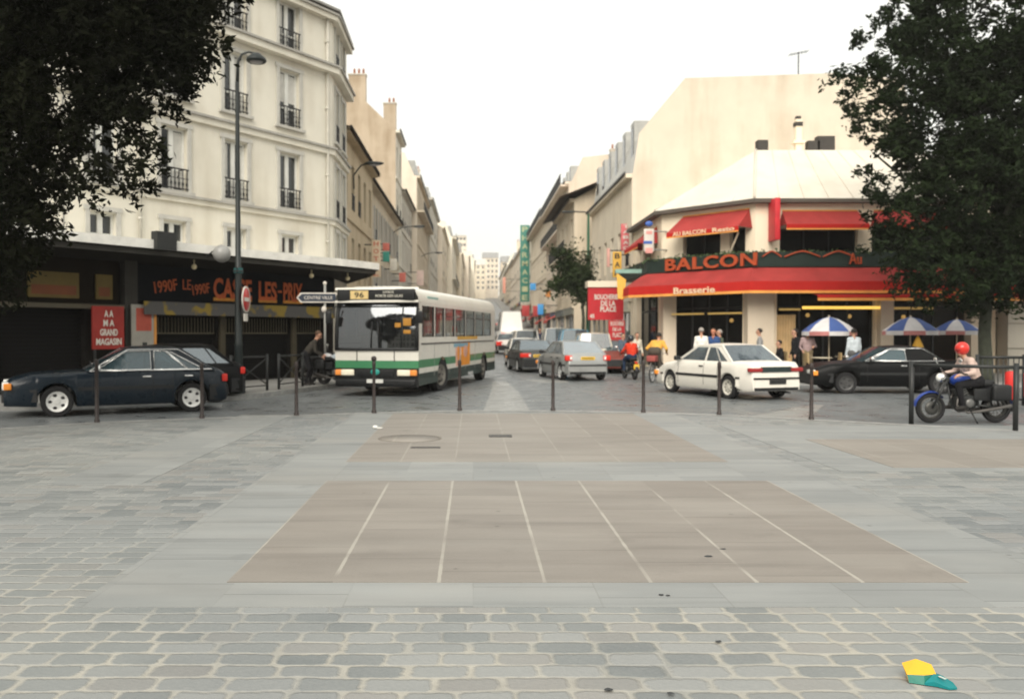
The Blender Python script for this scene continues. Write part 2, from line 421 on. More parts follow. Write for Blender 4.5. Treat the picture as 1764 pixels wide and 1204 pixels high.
band('granite_band', -4.6, -3.6, 9.4, 17.3, granite, PZ + .004)
# carriageway: pale worn crossing in the middle and the pale triangle on the right
sheet('road_crossing', [(gx(832, 18.75), 18.75), (gx(914, 18.75), 18.75), (gx(893, 25), 25), (gx(872, 30), 30), (gx(848, 30), 30), (gx(846, 25), 25)], .004, asphalt_light)
sheet('road_crossing', [(gx(1290, 17.3), 17.45), (gx(1392, 17.0), 17.0), (gx(1420, 20.4), 20.4), (gx(1400, 20.6), 20.6)], .004, asphalt_light)
sheet('road_crossing', [(gx(930, 29.5), 29.5), (gx(980, 29.5), 29.5), (gx(975, 31.5), 31.5), (gx(900, 31.5), 31.5)], .004, asphalt_light)
# pavements
kl = [(-40, 3.0), (-22, 11.5), (-12, 17.6), (-8.2, 20.2), (-6.6, 21.1), (-5.74, 21.9), (-5.0, 24.2), (-4.2, 26.8), (-3.75, 29.5), (-3.55, 33), (-3.5, 38)]
def flat_pavement(name, kerb, back, z=.13):
    b = MB(); t = [b.bm.verts.new((x, y, z)) for x, y in kerb]; k = [b.bm.verts.new((x, y, z)) for x, y in kerb]; l = [b.bm.verts.new((x, y, -.02)) for x, y in kerb]
    bk = [b.bm.verts.new((x, y, z)) for x, y in back]
    b.face(t + bk[::-1]); b.i = 1
    for i in range(len(kerb) - 1): b.face([k[i], k[i + 1], l[i + 1], l[i]])
    return struct(b.build(name, [pave, kerb_m]))
flat_pavement('pavement', kl, [(-40, 38.0), (-5.0, 38.0)])
kr = [(5.62, 44), (5.75, 41), (6.3, 37), (7.2, 33.2), (8.6, 30.2), (10.4, 28.3), (13, 27.4), (20, 26.8), (40, 26.0)]
flat_pavement('pavement', kr, [(8.3, 44), (40, 44)])
SY = [50, 55, 60, 70, 80, 90, 100, 120, 140, 170, 200, 250, 300, 360]
strip_sheet('pavement', [(Y, street_x(Y)[0] - .2, street_x(Y)[0] + 1.75) for Y in [38.001] + SY], .13, pave, 'b')
strip_sheet('pavement', [(Y, street_x(Y)[1] - 2.38, street_x(Y)[1] + .2) for Y in [44.001] + SY], .13, pave, 'a')

# ================================================================== BUILDINGS
def wallmat(name, c, dirt=.55): return mat(name, c, .85, var=.05, scale=.8, bump=.08, bscale=25, dirt=dirt, spec=.2)
W_white = wallmat('white_render', (.69, .66, .57), .5)
W_cream = wallmat('cream_render', (.72, .64, .51), .4)
W_pale = wallmat('pale_render', (.74, .69, .58), .4)
W_grey = wallmat('grey_render', (.58, .55, .48), .6)
W_stone = wallmat('ochre_stone', (.52, .43, .30), .6)
W_tan = wallmat('tan_render', (.62, .54, .42), .6)
W_brown = wallmat('rough_brown_party_wall', (.47, .385, .285), 1.0)
W_party = wallmat('cream_party_wall', (.62, .55, .45), .6)
W_bright = wallmat('bright_cream_wall', (.72, .64, .53), .35)
zinc = mat('zinc_roof', (.52, .52, .49), .5, .15, var=.1, scale=1.2, dirt=.4)
slate = mat('slate_roof', (.27, .27, .265), .6, var=.2, scale=4)
dark_slate = mat('dark_gutter', (.05, .052, .055), .6)
tile = mat('clay_tile_roof', (.36, .2, .13), .8, var=.25, scale=9, bump=.3)
pots = mat('chimney_pot_clay', (.5, .2, .1), .8)
frame_w = mat('window_frame_white', (.66, .66, .62), .5)
frame_g = mat('window_frame_grey', (.36, .36, .34), .5)
shutter_m = mat('grey_shutter', (.42, .41, .38), .6)
iron = mat('wrought_iron', (.02, .02, .02), .5)
curtain = mat('net_curtain', (.55, .54, .5), .8)

def facade(b, p0, p1, z0, z1, ops, n, rev=.2, off=0):
    """wall face from p0 to p1 with recessed openings (u0, u1, z0, z1)"""
    p0, p1 = Vector(p0), Vector(p1); W = (p1 - p0).length; d = (p1 - p0) / W; n = Vector(n)
    P = lambda u, z, k=0: Vector((p0.x + d.x * u - n.x * k, p0.y + d.y * u - n.y * k, z))
    us = sorted({0, W} | {round(min(max(v, 0), W), 4) for o in ops for v in o[:2]}); zs = sorted({z0, z1} | {round(v, 4) for o in ops for v in o[2:4]})
    for u0, u1 in zip(us, us[1:]):
        for a, c in zip(zs, zs[1:]):
            mu, mz = (u0 + u1) / 2, (a + c) / 2
            if any(o[0] < mu < o[1] and o[2] < mz < o[3] for o in ops): continue
            b.poly([P(u0, a), P(u1, a), P(u1, c), P(u0, c)])
    for u0, u1, a, c in [o[:4] for o in ops]:
        for q in ([(u0, a), (u0, c)], [(u1, c), (u1, a)], [(u0, c), (u1, c)], [(u1, a), (u0, a)]):
            (x, y), (x2, y2) = q; b.poly([P(x, y), P(x2, y2), P(x2, y2, rev), P(x, y, rev)])
    return lambda u, z, k=0: P(u, z, k)
def window_mesh(w, h, fm, pm=None, transom=.0, shutters=None):
    """a casement pair: local x across, z up from the sill, facing -y"""
    b = MB(); t = .055
    for x in (-w / 2 + t / 2, w / 2 - t / 2): b.box((x, 0, h / 2), (t, .05, h))
    for z in (t / 2, h - t / 2): b.box((0, 0, z), (w - 2 * t, .05, t))
    b.box((0, -.006, h / 2), (.09, .05, h - 2 * t))
    if transom: b.box((0, -.003, h * transom), (w - 2 * t, .046, .05))
    if shutters:
        b.i = 2
        for sg in (-1, 1): b.box((sg * (w / 2 + w / 4 + .02), -.2 - .03, h / 2), (w / 2, .04, h))
        b.i = 0
    if pm:
        b.i = 1; b.poly([(-w / 2 + t, .012, t), (w / 2 - t, .012, t), (w / 2 - t, .012, h - t), (-w / 2 + t, .012, h - t)])
    return b.mesh('window', [fm] + ([pm] if pm else []) + ([shutter_m] if shutters else []))
def rail_mesh(w, h, n=9):
    b = MB()
    b.box((0, 0, h - .02), (w, .035, .04)); b.box((0, 0, .05), (w, .03, .03)); b.box((0, 0, h * .55), (w, .02, .02))
    for i in range(n):
        x = -w / 2 + w * (i + .5) / n; b.box((x, 0, h / 2), (.022, .02, h)); b.box((x, 0, h * .3), (.07, .012, .09))
    return b.mesh('railing', iron)
WCACHE = {}
def win(parent, P, u, z, w, h, d, fm=frame_w, k=.2, transom=0, shutters=None, key=''):
    kk = (round(w, 2), round(h, 2), fm.name, bool(shutters), transom)
    if kk not in WCACHE: WCACHE[kk] = window_mesh(w, h, fm, dark_pane, transom, shutters)
    M = wm(parent).inverted() @ frame_m(P(u, z, k), (d.x, d.y, 0))
    return place('window', WCACHE[kk], parent, M=M)

def row_building(label, side, Y0, Y1, eave, wall, roof='mansard', xf=None, ground=3.4, fh=2.95, bays=None, rm=None, D=11, ridge=3.2, party=None,
                 shop=None, shutters=False, prof=None, balconies=(), chim=(), ww=.95, fm=frame_w, over=.45, cat='building', awn=None, dark_cornice=True, group='buildings lining the street'):
    """a street house: side -1 stands on the left and looks to +x, side +1 on the right and looks to -x"""
    sx = street_x((Y0 + Y1) / 2); xf = (sx[0] if side < 0 else sx[1]) if xf is None else xf
    g0 = hill(Y0); base = g0 - .4; nx = -side
    root = thing('street_building', label, cat, (xf, Y0, g0), 0, group)
    W = Y1 - Y0; d = Vector((0, 1, 0)) if side < 0 else Vector((0, -1, 0))
    p0 = Vector((xf, Y0 if side < 0 else Y1, 0)); p1 = Vector((xf, Y1 if side < 0 else Y0, 0))
    nb = bays or max(2, round(W / 2.5)); nf = max(1, int((eave - g0 - ground - .35) / fh))
    ops = []; wins = []
    zb = g0 + ground
    fh2 = (eave - .3 - zb) / nf
    for f in range(nf):
        wh = min(1.95, fh2 * .66)
        for i in range(nb):
            u = W * (i + .5) / nb; z = zb + f * fh2 + (fh2 - wh) * .42
            ops.append((u - ww / 2, u + ww / 2, z, z + wh)); wins.append((u, z, wh))
    gz = max(hill(Y0), hill(Y1))
    ns = max(1, round(W / 6)); shops = []
    for i in range(ns):
        u0, u1 = W * i / ns + .35, W * (i + 1) / ns - .35; ops.append((u0, u1, g0 + .12, g0 + 2.75)); shops.append((u0, u1))
    b = MB(); P = facade(b, p0, p1, base, eave, ops, (nx, 0), .22)
    # party walls, back and the roof profile (inset from the facade, height)
    prof = prof or {'mansard': [(.25, eave + .05), (1.15, eave + ridge * .75), (D / 2, eave + ridge), (D, eave + .5)],
            'gable': [(0, eave), (D / 2, eave + ridge), (D, eave)], 'flat': [(0, eave), (D, eave)],
            'low': [(-over, eave - .02), (D * .5, eave + ridge), (D, eave)]}[roof]
    X = lambda k: xf + side * k
    for Y in (Y0, Y1):
        up = .22 if roof != 'flat' else .0
        pts = [(X(0), base), (X(0), eave)] + [(X(max(k, .02)), z + up * (k > .3)) for k, z in prof] + [(X(D), base)]
        if roof == 'flat': pts = [(X(0), base), (X(0), eave), (X(D), eave), (X(D), base)]
        b.i = 1 if (party and Y == Y0) else 0
        b.poly([(x, Y, z) for x, z in pts]); b.i = 0
    b.poly([(X(D), Y0, base), (X(D), Y1, base), (X(D), Y1, eave), (X(D), Y0, eave)])
    b.build('wall', [wall, party or wall], root, world=True)
    r = MB()
    for (k0, z0), (k1, z1) in zip(prof, prof[1:]):
        r.i = 0
        e = (.12 if over < .6 else .9) if roof == 'low' else -.01
        r.poly([(X(k0), Y0 - e, z0), (X(k1), Y0 - e, z1), (X(k1), Y1 + e, z1), (X(k0), Y1 + e, z0)])
        r.i = 1
        if roof == 'low': r.poly([(X(k0), Y0 - e, z0 - .12), (X(k1), Y0 - e, z1 - .12), (X(k1), Y1 + e, z1 - .12), (X(k0), Y1 + e, z0 - .12)])
    ro = r.build('roof', [rm or zinc, mat('dark_eave_wood', (.035, .025, .02), .8)], root, world=True)
    if roof == 'mansard' and W > 6:
        for i in range(nb):
            dm = MB()
            y = Y0 + W * (i + .5) / nb
            dm.box((X(.62), y, eave + ridge * .34), (.75, .95, ridge * .55)); dm.i = 1
            dm.box((X(.235), y, eave + ridge * .34), (.03, .68, ridge * .42))
            dm.build('dormer', [frame_g, dark_pane], ro, world=True)
    for k, y, w_, h_ in chim:
        c = MB(); zt_ = interp(prof, k); c.box((X(k), y, zt_ + h_ / 2 - .4), (w_, .55, h_ + .8)); c.i = 1; c.box((X(k), y, zt_ + h_ + .03), (w_ + .1, .65, .1)); c.i = 2
        for q in range(max(2, int(w_ / .35))): c.lathe([(.09, zt_ + h_ + .08), (.075, zt_ + h_ + .5)], (X(k - w_ / 2 + .2 + .34 * q), y, 0), n=8)
        c.build('chimney', [party or W_tan, W_grey, pots], ro, world=True)
    co = MB(); ov = .32
    co.box((X(-ov / 2), (Y0 + Y1) / 2, eave - .1), (ov, W - .01, .2)); co.i = 1
    co.box((X(-ov - .04), (Y0 + Y1) / 2, eave + .02), (.09, W - .01, .12)); co.i = 0
    co.box((X(-.07), (Y0 + Y1) / 2, zb - .1), (.14, W - .01, .22))
    for f in range(1, nf): co.box((X(-.04), (Y0 + Y1) / 2, zb + f * fh2 - .02), (.08, W - .01, .12))
    co.build('cornice', [wall, dark_slate if dark_cornice else wall], root, world=True)
    for u, z, wh in wins: win(root, P, u, z, ww, wh, d, fm, .2, 0, shutters)
    if wins and not balconies:
        me = rail_mesh(ww, .7, 7)
        for u, z, wh in wins:
            if RND.random() < .5: place('railing', me, root, M=wm(root).inverted() @ frame_m(P(u, z, -.02), (d.x, d.y, 0)))
    for f in balconies:
        bb = MB(); z = zb + f * fh2; bb.box((X(-.35), (Y0 + Y1) / 2, z + .02), (.7, W - .3, .14)); bb.i = 1
        bb.box((X(-.68), (Y0 + Y1) / 2, z + .95), (.05, W - .3, .05))
        for i in range(int(W / .28)): bb.box((X(-.68), Y0 + .25 + .28 * i, z + .5), (.03, .03, .9))
        bb.build('balcony', [wall, iron], root, world=True)
    for i, (u0, u1) in enumerate(shops):
        sh = MB(); c = P((u0 + u1) / 2, g0 + 1.43, .16); yy = abs(u1 - u0)
        sh.box((c.x, c.y, c.z), (.04, yy - .02, 2.6)); sh.i = 1
        for k in range(4):
            q = P(u0 + .05 + (u1 - u0 - .1) * k / 3, g0 + 1.43, .12); sh.box(q, (.06, .07, 2.6))
        sh.i = 2; q = P((u0 + u1) / 2, g0 + 3.02, -.07); sh.box(q, (.14, yy + .2, .5))
        sc = (shop or [(.3, .06, .05), (.1, .13, .2), (.55, .5, .4), (.12, .2, .13), (.5, .33, .1)]); cc = sc[i % len(sc)]
        sh.build('shopfront', [dark_pane, frame_g, mat('fascia_%d_%d_%d' % tuple(int(99 * v) for v in cc), cc, .5)], root, world=True)
        if awn and i % 2 == 0:
            a = MB(); o = 1.3
            a.poly([P(u0, g0 + 2.95, 0), P(u1, g0 + 2.95, 0), P(u1, g0 + 2.35, -o), P(u0, g0 + 2.35, -o)]); a.poly([P(u0, g0 + 2.35, -o), P(u1, g0 + 2.35, -o), P(u1, g0 + 2.1, -o), P(u0, g0 + 2.1, -o)])
            a.build('awning', mat('awning_%d' % int(99 * awn[1]), awn, .8), root, world=True)
    return root
# ---------------------------------------------------------------- left row
row_building('low ochre stone house with dark gutter, next to the white corner building', -1, 35.75, 46.4, 10.1, W_stone, 'low', rm=dark_slate, ridge=1.6, bays=5, ww=.9, fm=frame_g, shop=[(.3, .2, .1), (.2, .08, .05)])
row_building('low tan house with shuttered windows below the tall brown gable', -1, 46.45, 66, 9.9, W_tan, 'low', rm=dark_slate, ridge=1.6, bays=7, shutters=True, fm=frame_g)
row_building('tall pale house showing a rough brown gable wall and chimney above lower roofs', -1, 66.05, 71.5, 17, W_white, 'gable', ridge=5.0, party=W_brown, D=11, bays=2, chim=[(2.9, 66.35, 1.3, 1.5), (.9, 71.1, 1.0, 2.4)], rm=slate)
row_building('middle height grey white house between the brown gable and the bright cream end wall', -1, 71.55, 83, 13.4, W_grey, 'low', ridge=1.2, bays=5, ww=.85)
row_building('tall house with a bright cream end wall behind the brown gable', -1, 83.05, 103, 16.6, W_tan, 'mansard', ridge=2.6, party=W_bright, bays=8, balconies=(3,), chim=[(1.6, 102.5, 1.4, 1.6)])
row_building('plain grey apartment house with few windows, in the middle of the left row', -1, 103.05, 125, 17.6, W_grey, 'mansard', ridge=2.4, bays=6, fh=3.1, chim=[(1.8, 103.4, 1.2, 1.4)])
row_building('cream house with an orange cream end wall farther up the left row', -1, 125.05, 150, 16.8, W_cream, 'gable', ridge=2.5, party=W_bright, bays=8, awn=(.3, .12, .08))
row_building('pale house with balconies seen edge on far up the left row', -1, 150.05, 185, 18.2, W_pale, 'mansard', bays=9, balconies=(1, 3))
row_building('light house with dark slate mansard far up the left row', -1, 185.05, 230, 18.6, W_cream, 'mansard', bays=10, rm=slate, ridge=4)
row_building('last but one house of the left row, cream and flat roofed', -1, 230.05, 280, 22, W_bright, 'flat', bays=10)
row_building('last house of the left row before the hilltop', -1, 280.05, 340, 25, W_pale, 'mansard', bays=12, rm=slate)
# ---------------------------------------------------------------- right row
R2 = row_building('ornate house with a huge blank cream end wall above the red brasserie roof', 1, 44, 59, 9.7, W_cream, 'mansard', xf=8.0, ridge=4.6, party=W_party, D=14.5, prof=[(.05, 9.75), (.35, 11.5), (2.65, 14.25), (10.2, 14.5), (13.6, 14.2), (14.5, 10.5)], bays=6, shutters=False, ground=3.5, shop=[(.35, .05, .05), (.5, .46, .36)], fm=frame_g, chim=[(6.0, 58.4, 2.2, .7)])
row_building('narrow house with a wide overhanging tiled roof that steps out into the street', 1, 60, 72.5, 10.9, W_tan, 'low', xf=6.95, rm=tile, ridge=2.2, bays=4, balconies=(1,), D=9, over=1.1, party=W_tan, shop=[(.1, .11, .1), (.2, .2, .16)])
row_building('tall cream building with blank upper end wall behind the overhanging tiled roof', 1, 73, 95, 14.3, W_bright, 'mansard', ridge=2.4, party=W_party, bays=8, balconies=(2, 3), D=13, chim=[(4.5, 73.4, 2.0, .5), (6, 94, 2, .8)], awn=(.5, .06, .04))
row_building('cream house behind the tall green vertical sign', 1, 95.05, 120, 14.6, W_cream, 'mansard', ridge=2.6, bays=8, balconies=(3,), awn=(.45, .05, .04), chim=[(2, 119, 1.6, 1.2)])
row_building('pale house just beyond the green vertical sign', 1, 120.05, 150, 15.2, W_pale, 'mansard', ridge=2.6, bays=9, awn=(.55, .06, .05))
row_building('cream house with low roof far up the right row', 1, 150.05, 200, 16.6, W_bright, 'mansard', bays=12, ridge=2)
row_building('tan pink house far up the right row', 1, 200.05, 260, 18.6, W_tan, 'mansard', ridge=2.6, bays=12, chim=[(1.5, 200.5, 1.5, 2)])
row_building('last house of the right row before the hilltop', 1, 260.05, 340, 22.5, W_pale, 'mansard', bays=14, rm=slate)
# ---------------------------------------------------------------- the hilltop that closes the street
def end_building(label, x0, x1, Y, z1, wall, nb, nf, rm=slate, roof=2.5):
    g0 = hill(Y); root = thing('street_building', label, 'building', (x0, Y, g0), 0, 'buildings closing the street'); b = MB(); W = x1 - x0
    ops = []; fh = (z1 - g0 - 3.5) / nf
    for f in range(nf):
        for i in range(nb): u = W * (i + .5) / nb; z = g0 + 3.5 + f * fh + .6; ops.append((u - .45, u + .45, z, z + fh * .5))
    P = facade(b, (x0, Y, 0), (x1, Y, 0), g0 - .5, z1, ops, (0, -1), .25)
    for x in (x0, x1): b.poly([(x, Y, g0 - .5), (x, Y, z1), (x, Y + 12, z1), (x, Y + 12, g0 - .5)])
    b.poly([(x0, Y + 12, g0 - .5), (x1, Y + 12, g0 - .5), (x1, Y + 12, z1), (x0, Y + 12, z1)])
    b.build('wall', wall, root, world=True)
    r = MB(); r.prism([(Y - .2, z1), (Y + 1.2, z1 + roof), (Y + 11, z1 + roof), (Y + 12, z1)], 'x', x0, x1); r.build('roof', rm, root, world=True)
    for o in ops: win(root, P, (o[0] + o[1]) / 2, o[2], .9, o[3] - o[2], Vector((1, 0, 0)))
end_building('pale yellow apartment block closing the street on the hilltop', -3, 5, 352, 29, W_cream, 4, 5, zinc)
end_building('taller beige block on the hilltop behind the closing buildings', 4, 11, 378, 34, W_bright, 4, 6)
end_building('stepped pale block at the left of the hilltop', -14, -3.2, 354, 30, W_pale, 5, 5)
end_building('brownish block at the right of the hilltop', 11.2, 22, 350, 30, W_tan, 5, 6)
end_building('modern grid fronted tower rising above the left row', -8.0, -2.2, 282.5, 33, W_bright, 5, 9, zinc, .4)

# ---------------------------------------------------------------- white corner building with the discount shop
C1 = Vector((gx(573, 32), 32, 0)); DA = Vector((sin(radians(34)), cos(radians(34)), 0)); NA = Vector((DA.y, -DA.x, 0))
LA = 19.5; A0 = C1 - DA * LA; YB = 35.7
L1 = thing('corner_building', 'white rendered corner building with four storeys above a long shop canopy', 'building', C1[:], 0)
ops = []; W1 = []
for k in range(8):
    t_ = 2.13 + 2.37 * k; u = LA - t_
    for z, h, w in ((4.42, .62, .82), (5.98, 1.88, .95), (8.8, 1.9, .95), (11.42, 1.6, .95)):
        ops.append((u - w / 2, u + w / 2, z, z + h)); W1.append((u, z, w, h))
shopops = [(LA - 1.9, LA - .5, .15, 2.2), (LA - 5.0, LA - 2.15, .15, 2.2), (LA - 8.1, LA - 5.3, .15, 2.2), (LA - 12.2, LA - 9.8, .15, 3.3), (LA - 16, LA - 12.8, .15, 3.3)]
b = MB(); TOPZ = 13.3
PA = facade(b, A0, C1, -.1, TOPZ, ops + shopops, NA, .24)
B1 = Vector((C1.x, YB, 0)); W2 = []; ops2 = []
for u in (1.05, 2.6):
    for z, h in ((4.5, .9), (5.98, 1.88), (8.8, 1.9), (11.42, 1.6)): ops2.append((u - .38, u + .38, z, z + h)); W2.append((u, z, .76, h))
PB = facade(b, C1, B1, -.1, TOPZ, ops2, (1, 0), .2)
bk = A0 - NA * 11
b.poly([(C1.x, YB, -.1), (C1.x - 12, YB, -.1), (C1.x - 12, YB, TOPZ), (C1.x, YB, TOPZ)])
b.poly([(A0.x, A0.y, -.1), (bk.x, bk.y, -.1), (bk.x, bk.y, TOPZ), (A0.x, A0.y, TOPZ)])
b.poly([(bk.x, bk.y, -.1), (C1.x - 12, YB, -.1), (C1.x - 12, YB, TOPZ), (bk.x, bk.y, TOPZ)])
b.build('wall', W_white, L1, world=True)
gw = MB()
for q in ((A0, C1),):
    gw.poly([(q[0].x + NA.x * .004, q[0].y + NA.y * .004, 3.66), (q[1].x + NA.x * .004, q[1].y + NA.y * .004, 3.66), (q[1].x + NA.x * .004, q[1].y + NA.y * .004, 3.95), (q[0].x + NA.x * .004, q[0].y + NA.y * .004, 3.95)])
gw.build('shopfront_band', mat('shop_dark_band', (.012, .011, .010), .9, spec=.05), L1, world=True)
r = MB(); ins = .5
pts = [A0, C1, B1]; up = .35
q0, q1, q2, q3 = A0 + NA * .3, C1 + NA * .22 + Vector((.16, 0, 0)), B1 + Vector((.28, 0, 0)), Vector((C1.x - 12, YB, 0))
i0, i1, i2 = A0 - NA * 1.6, C1 - NA * 1.3 + Vector((-1.4, 0, 0)), B1 + Vector((-1.4, 0, 0))
for (a, c, e, f) in ((q0, q1, i1, i0), (q1, q2, i2, i1)):
    r.poly([(a.x, a.y, TOPZ + .12), (c.x, c.y, TOPZ + .12), (e.x, e.y, TOPZ + up), (f.x, f.y, TOPZ + up)])
    r.poly([(a.x, a.y, TOPZ + .04), (c.x, c.y, TOPZ + .04), (c.x, c.y, TOPZ + .12), (a.x, a.y, TOPZ + .12)])
r.poly([(i0.x, i0.y, TOPZ + up), (i1.x, i1.y, TOPZ + up), (i2.x, i2.y, TOPZ + up), (C1.x - 12, YB, TOPZ + up), (bk.x, bk.y, TOPZ + up)])
r.poly([(q0.x, q0.y, TOPZ + .045), (q1.x, q1.y, TOPZ + .045), (q2.x, q2.y, TOPZ + .045), (B1.x - 3, B1.y, TOPZ + .045), (A0.x - 3 * NA.x, A0.y - 3 * NA.y, TOPZ + .045)])
r.build('roof', [mat('grey_eave', (.25, .245, .23), .7)], L1, world=True)
ledge_m = mat('weathered_ledge', (.36, .35, .32), .8, dirt=.4)
def ledge(z, h, o, m, nm, extra=0):
    c = MB(); a, e = A0 + NA * 0, C1
    for P0, P1, N in ((A0, C1, NA), (C1, B1, Vector((1, 0, 0)))):
        mid = (P0 + P1) / 2 + N * (o / 2); ln = (P1 - P0).length + (o if P1 is C1 else 0) * .6
        c.box((mid.x, mid.y, z), (o, ln, h), M=Matrix.Rotation(atan2(N.y, N.x), 4, 'Z'))
        if extra:
            c.i = 1; mid = (P0 + P1) / 2 + N * ((o + .07) / 2); c.box((mid.x, mid.y, z + h / 2 + .03), (o + .09, ln, .07), M=Matrix.Rotation(atan2(N.y, N.x), 4, 'Z')); c.i = 0
    return c.build(nm, m, L1, world=True)
ledge(5.72, .16, .10, [W_white, ledge_m], 'string_course', 1); ledge(8.28, .2, .12, [W_white, ledge_m], 'string_course', 1)
ledge(11.2, .22, .30, [W_white, ledge_m], 'cornice', 1); ledge(13.1, .18, .25, [W_white, ledge_m], 'cornice', 1)
# windows: frame > pane, curtain, railing, surround
sill = MB()
def surround_mesh(w, h):
    b = MB(); t = .13
    for x in (-w / 2 - t / 2, w / 2 + t / 2): b.box((x, -.028, h / 2 + .02), (t, .055, h + .04))
    b.box((0, -.034, h + t / 2 + .04), (w + 2 * t + .1, .068, t)); b.box((0, -.06, -.06), (w + .42, .12, .09))
    return b.mesh('window_surround', [mat('grey_window_surround', (.47, .46, .42), .8, dirt=.4)])
cache = {}
def near_window(u, z, w, h, P, d, rail=True):
    k = (w, h)
    if k not in cache:
        f = MB(); t = .06
        for x in (-w / 2 + t / 2, w / 2 - t / 2): f.box((x, 0, h / 2), (t, .06, h))
        for zz in (t / 2, h - t / 2): f.box((0, 0, zz), (w - 2 * t, .06, t))
        f.box((0, -.008, h / 2), (.16, .06, h - 2 * t)); 
        if h > 1: f.box((0, -.004, h * .34), (w - 2 * t, .05, .05))
        p = MB(); p.poly([(-w / 2, .012, 0), (w / 2, .012, 0), (w / 2, .012, h), (-w / 2, .012, h)])
        c = MB(); c.poly([(-w * .12, .05, h * .05), (w * .14, .05, h * .05), (w * .14, .05, h * .95), (-w * .12, .05, h * .95)])
        cache[k] = (f.mesh('window', frame_w), p.mesh('pane', dark_pane), rail_mesh(w + .04, .66, 7), surround_mesh(w, h))
    if ('c', k) not in cache:
        vs_ = []
        for spans in ([(-.46, -.16)], [(-.46, -.2), (.22, .46)], [(.12, .46)], [(-.46, -.09), (.09, .46)]):
            c = MB(); lo = .06 if len(vs_) != 3 else .45
            for a, e in spans: c.rings([[(w * lerp(a, e, j / 14), .004 + .004 * sin(j * 1.9), h * zz) for j in range(15)] for zz in (lo, .95)], cap=False, close=False)
            vs_.append(c.mesh('curtain', curtain))
        cache[('c', k)] = vs_
    f, p, rl, sr = cache[k]
    M = wm(L1).inverted() @ frame_m(P(u, z, .17), (d.x, d.y, 0))
    o = place('window', f, L1, M=M)
    place('pane', p, o)
    if h > 1 and RND.random() < .7: place('curtain', RND.choice(cache[('c', k)]), o)
    if rail and h > 1.0: place('railing', rl, o, M=Matrix.Translation((0, -.17 - .05, .02)))
    place('window_surround', sr, o, M=Matrix.Translation((0, -.17, 0)))
for u, z, w, h in W1: near_window(u, z, w, h, PA, DA)
for u, z, w, h in W2: near_window(u, z, w, h, PB, Vector((0, 1, 0)))
# drain pipe and a loose cable on the facade
for t_, r_ in ((.32, .05), (8.1, .045)):
    q = MB(); q.tube([PA(LA - t_, z, -.1) for z in (4.25, 7, 10, 13.2)], r_, 8)
    for z in (5, 7.4, 9.8, 12.2): e = PA(LA - t_, z, -.08); q.tube([e - Vector((0, 0, .04)), e + Vector((0, 0, .04))], r_ + .025, 8)
    q.build('drain_pipe', mat('painted_pipe', (.5, .48, .42), .6), L1, world=True)
q = MB(); q.tube([PA(LA - 10.4, z, -.03) for z in (4.2, 6, 8)], .015, 5); q.build('cable', mat('grey_cable', (.2, .2, .19), .7), L1, world=True)
# canopy that runs round the corner
def off(n, k): return n * k
CAN = [A0 + NA * 1.75, C1 + NA * 1.75 - DA * 1.0, C1 + NA * 1.7 - DA * .1, C1 + NA * 1.5 + DA * .7 + Vector((.12, 0, 0)), Vector((C1.x + 1.25, 33.6, 0)), Vector((C1.x + .95, YB, 0))]
INN = [A0 - NA * .02, C1 - DA * 1.0 - NA * .02, C1 - DA * .4 - NA * .02, C1 + Vector((-.02, .3, 0)), Vector((C1.x - .02, 33.6, 0)), Vector((C1.x - .02, YB, 0))]
c = MB(); zc0, zc1 = 3.98, 4.22
for i in range(len(CAN) - 1):
    a, e, f, h_ = CAN[i], CAN[i + 1], INN[i + 1], INN[i]
    c.i = 0; c.poly([(a.x, a.y, zc1), (e.x, e.y, zc1), (f.x, f.y, zc1 + .12), (h_.x, h_.y, zc1 + .12)])
    c.poly([(a.x, a.y, zc0), (e.x, e.y, zc0), (e.x, e.y, zc1), (a.x, a.y, zc1)])
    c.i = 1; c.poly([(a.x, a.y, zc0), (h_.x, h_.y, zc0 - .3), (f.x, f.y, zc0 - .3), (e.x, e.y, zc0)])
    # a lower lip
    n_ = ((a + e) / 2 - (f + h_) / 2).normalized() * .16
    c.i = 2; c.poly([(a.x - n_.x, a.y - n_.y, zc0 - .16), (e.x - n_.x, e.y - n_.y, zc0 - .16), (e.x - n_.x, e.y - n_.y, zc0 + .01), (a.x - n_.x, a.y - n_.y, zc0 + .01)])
c.build('canopy', [white_paint, mat('shaded_soffit', (.022, .021, .019), .9, spec=.05), mat('shaded_canopy_lip', (.07, .067, .06), .8, spec=.1)], L1, world=True, normals=False)  # soffit and lip near-black: the shade underneath is put into their colour
# dark block fixed at the joint of the two shops
b = MB(); q = PA(LA - 8.55, 0, -1.78); b.box((q.x, q.y, 4.2), (.28, .62, .5), M=Matrix.Rotation(atan2(NA.y, NA.x), 4, 'Z')); b.build('canopy_bracket', dark_metal, L1, world=True)
# shopfronts below, their colours darkened for the shade under the canopy
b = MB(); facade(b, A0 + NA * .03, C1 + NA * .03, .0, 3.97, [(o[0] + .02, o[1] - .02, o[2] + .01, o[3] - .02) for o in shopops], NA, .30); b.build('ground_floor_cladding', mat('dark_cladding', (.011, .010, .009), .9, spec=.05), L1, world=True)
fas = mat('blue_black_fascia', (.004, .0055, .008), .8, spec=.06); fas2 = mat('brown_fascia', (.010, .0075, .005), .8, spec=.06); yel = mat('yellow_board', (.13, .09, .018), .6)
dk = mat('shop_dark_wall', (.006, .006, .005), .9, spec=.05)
RA = Matrix.Rotation(atan2(NA.y, NA.x), 4, 'Z')
def onA(b, t0, t1, z0, z1, k0, k1):
    u = LA - (t0 + t1) / 2; q = PA(u, 0, -(k0 + k1) / 2); b.box((q.x, q.y, (z0 + z1) / 2), (abs(k1 - k0), abs(t1 - t0), z1 - z0), M=RA)
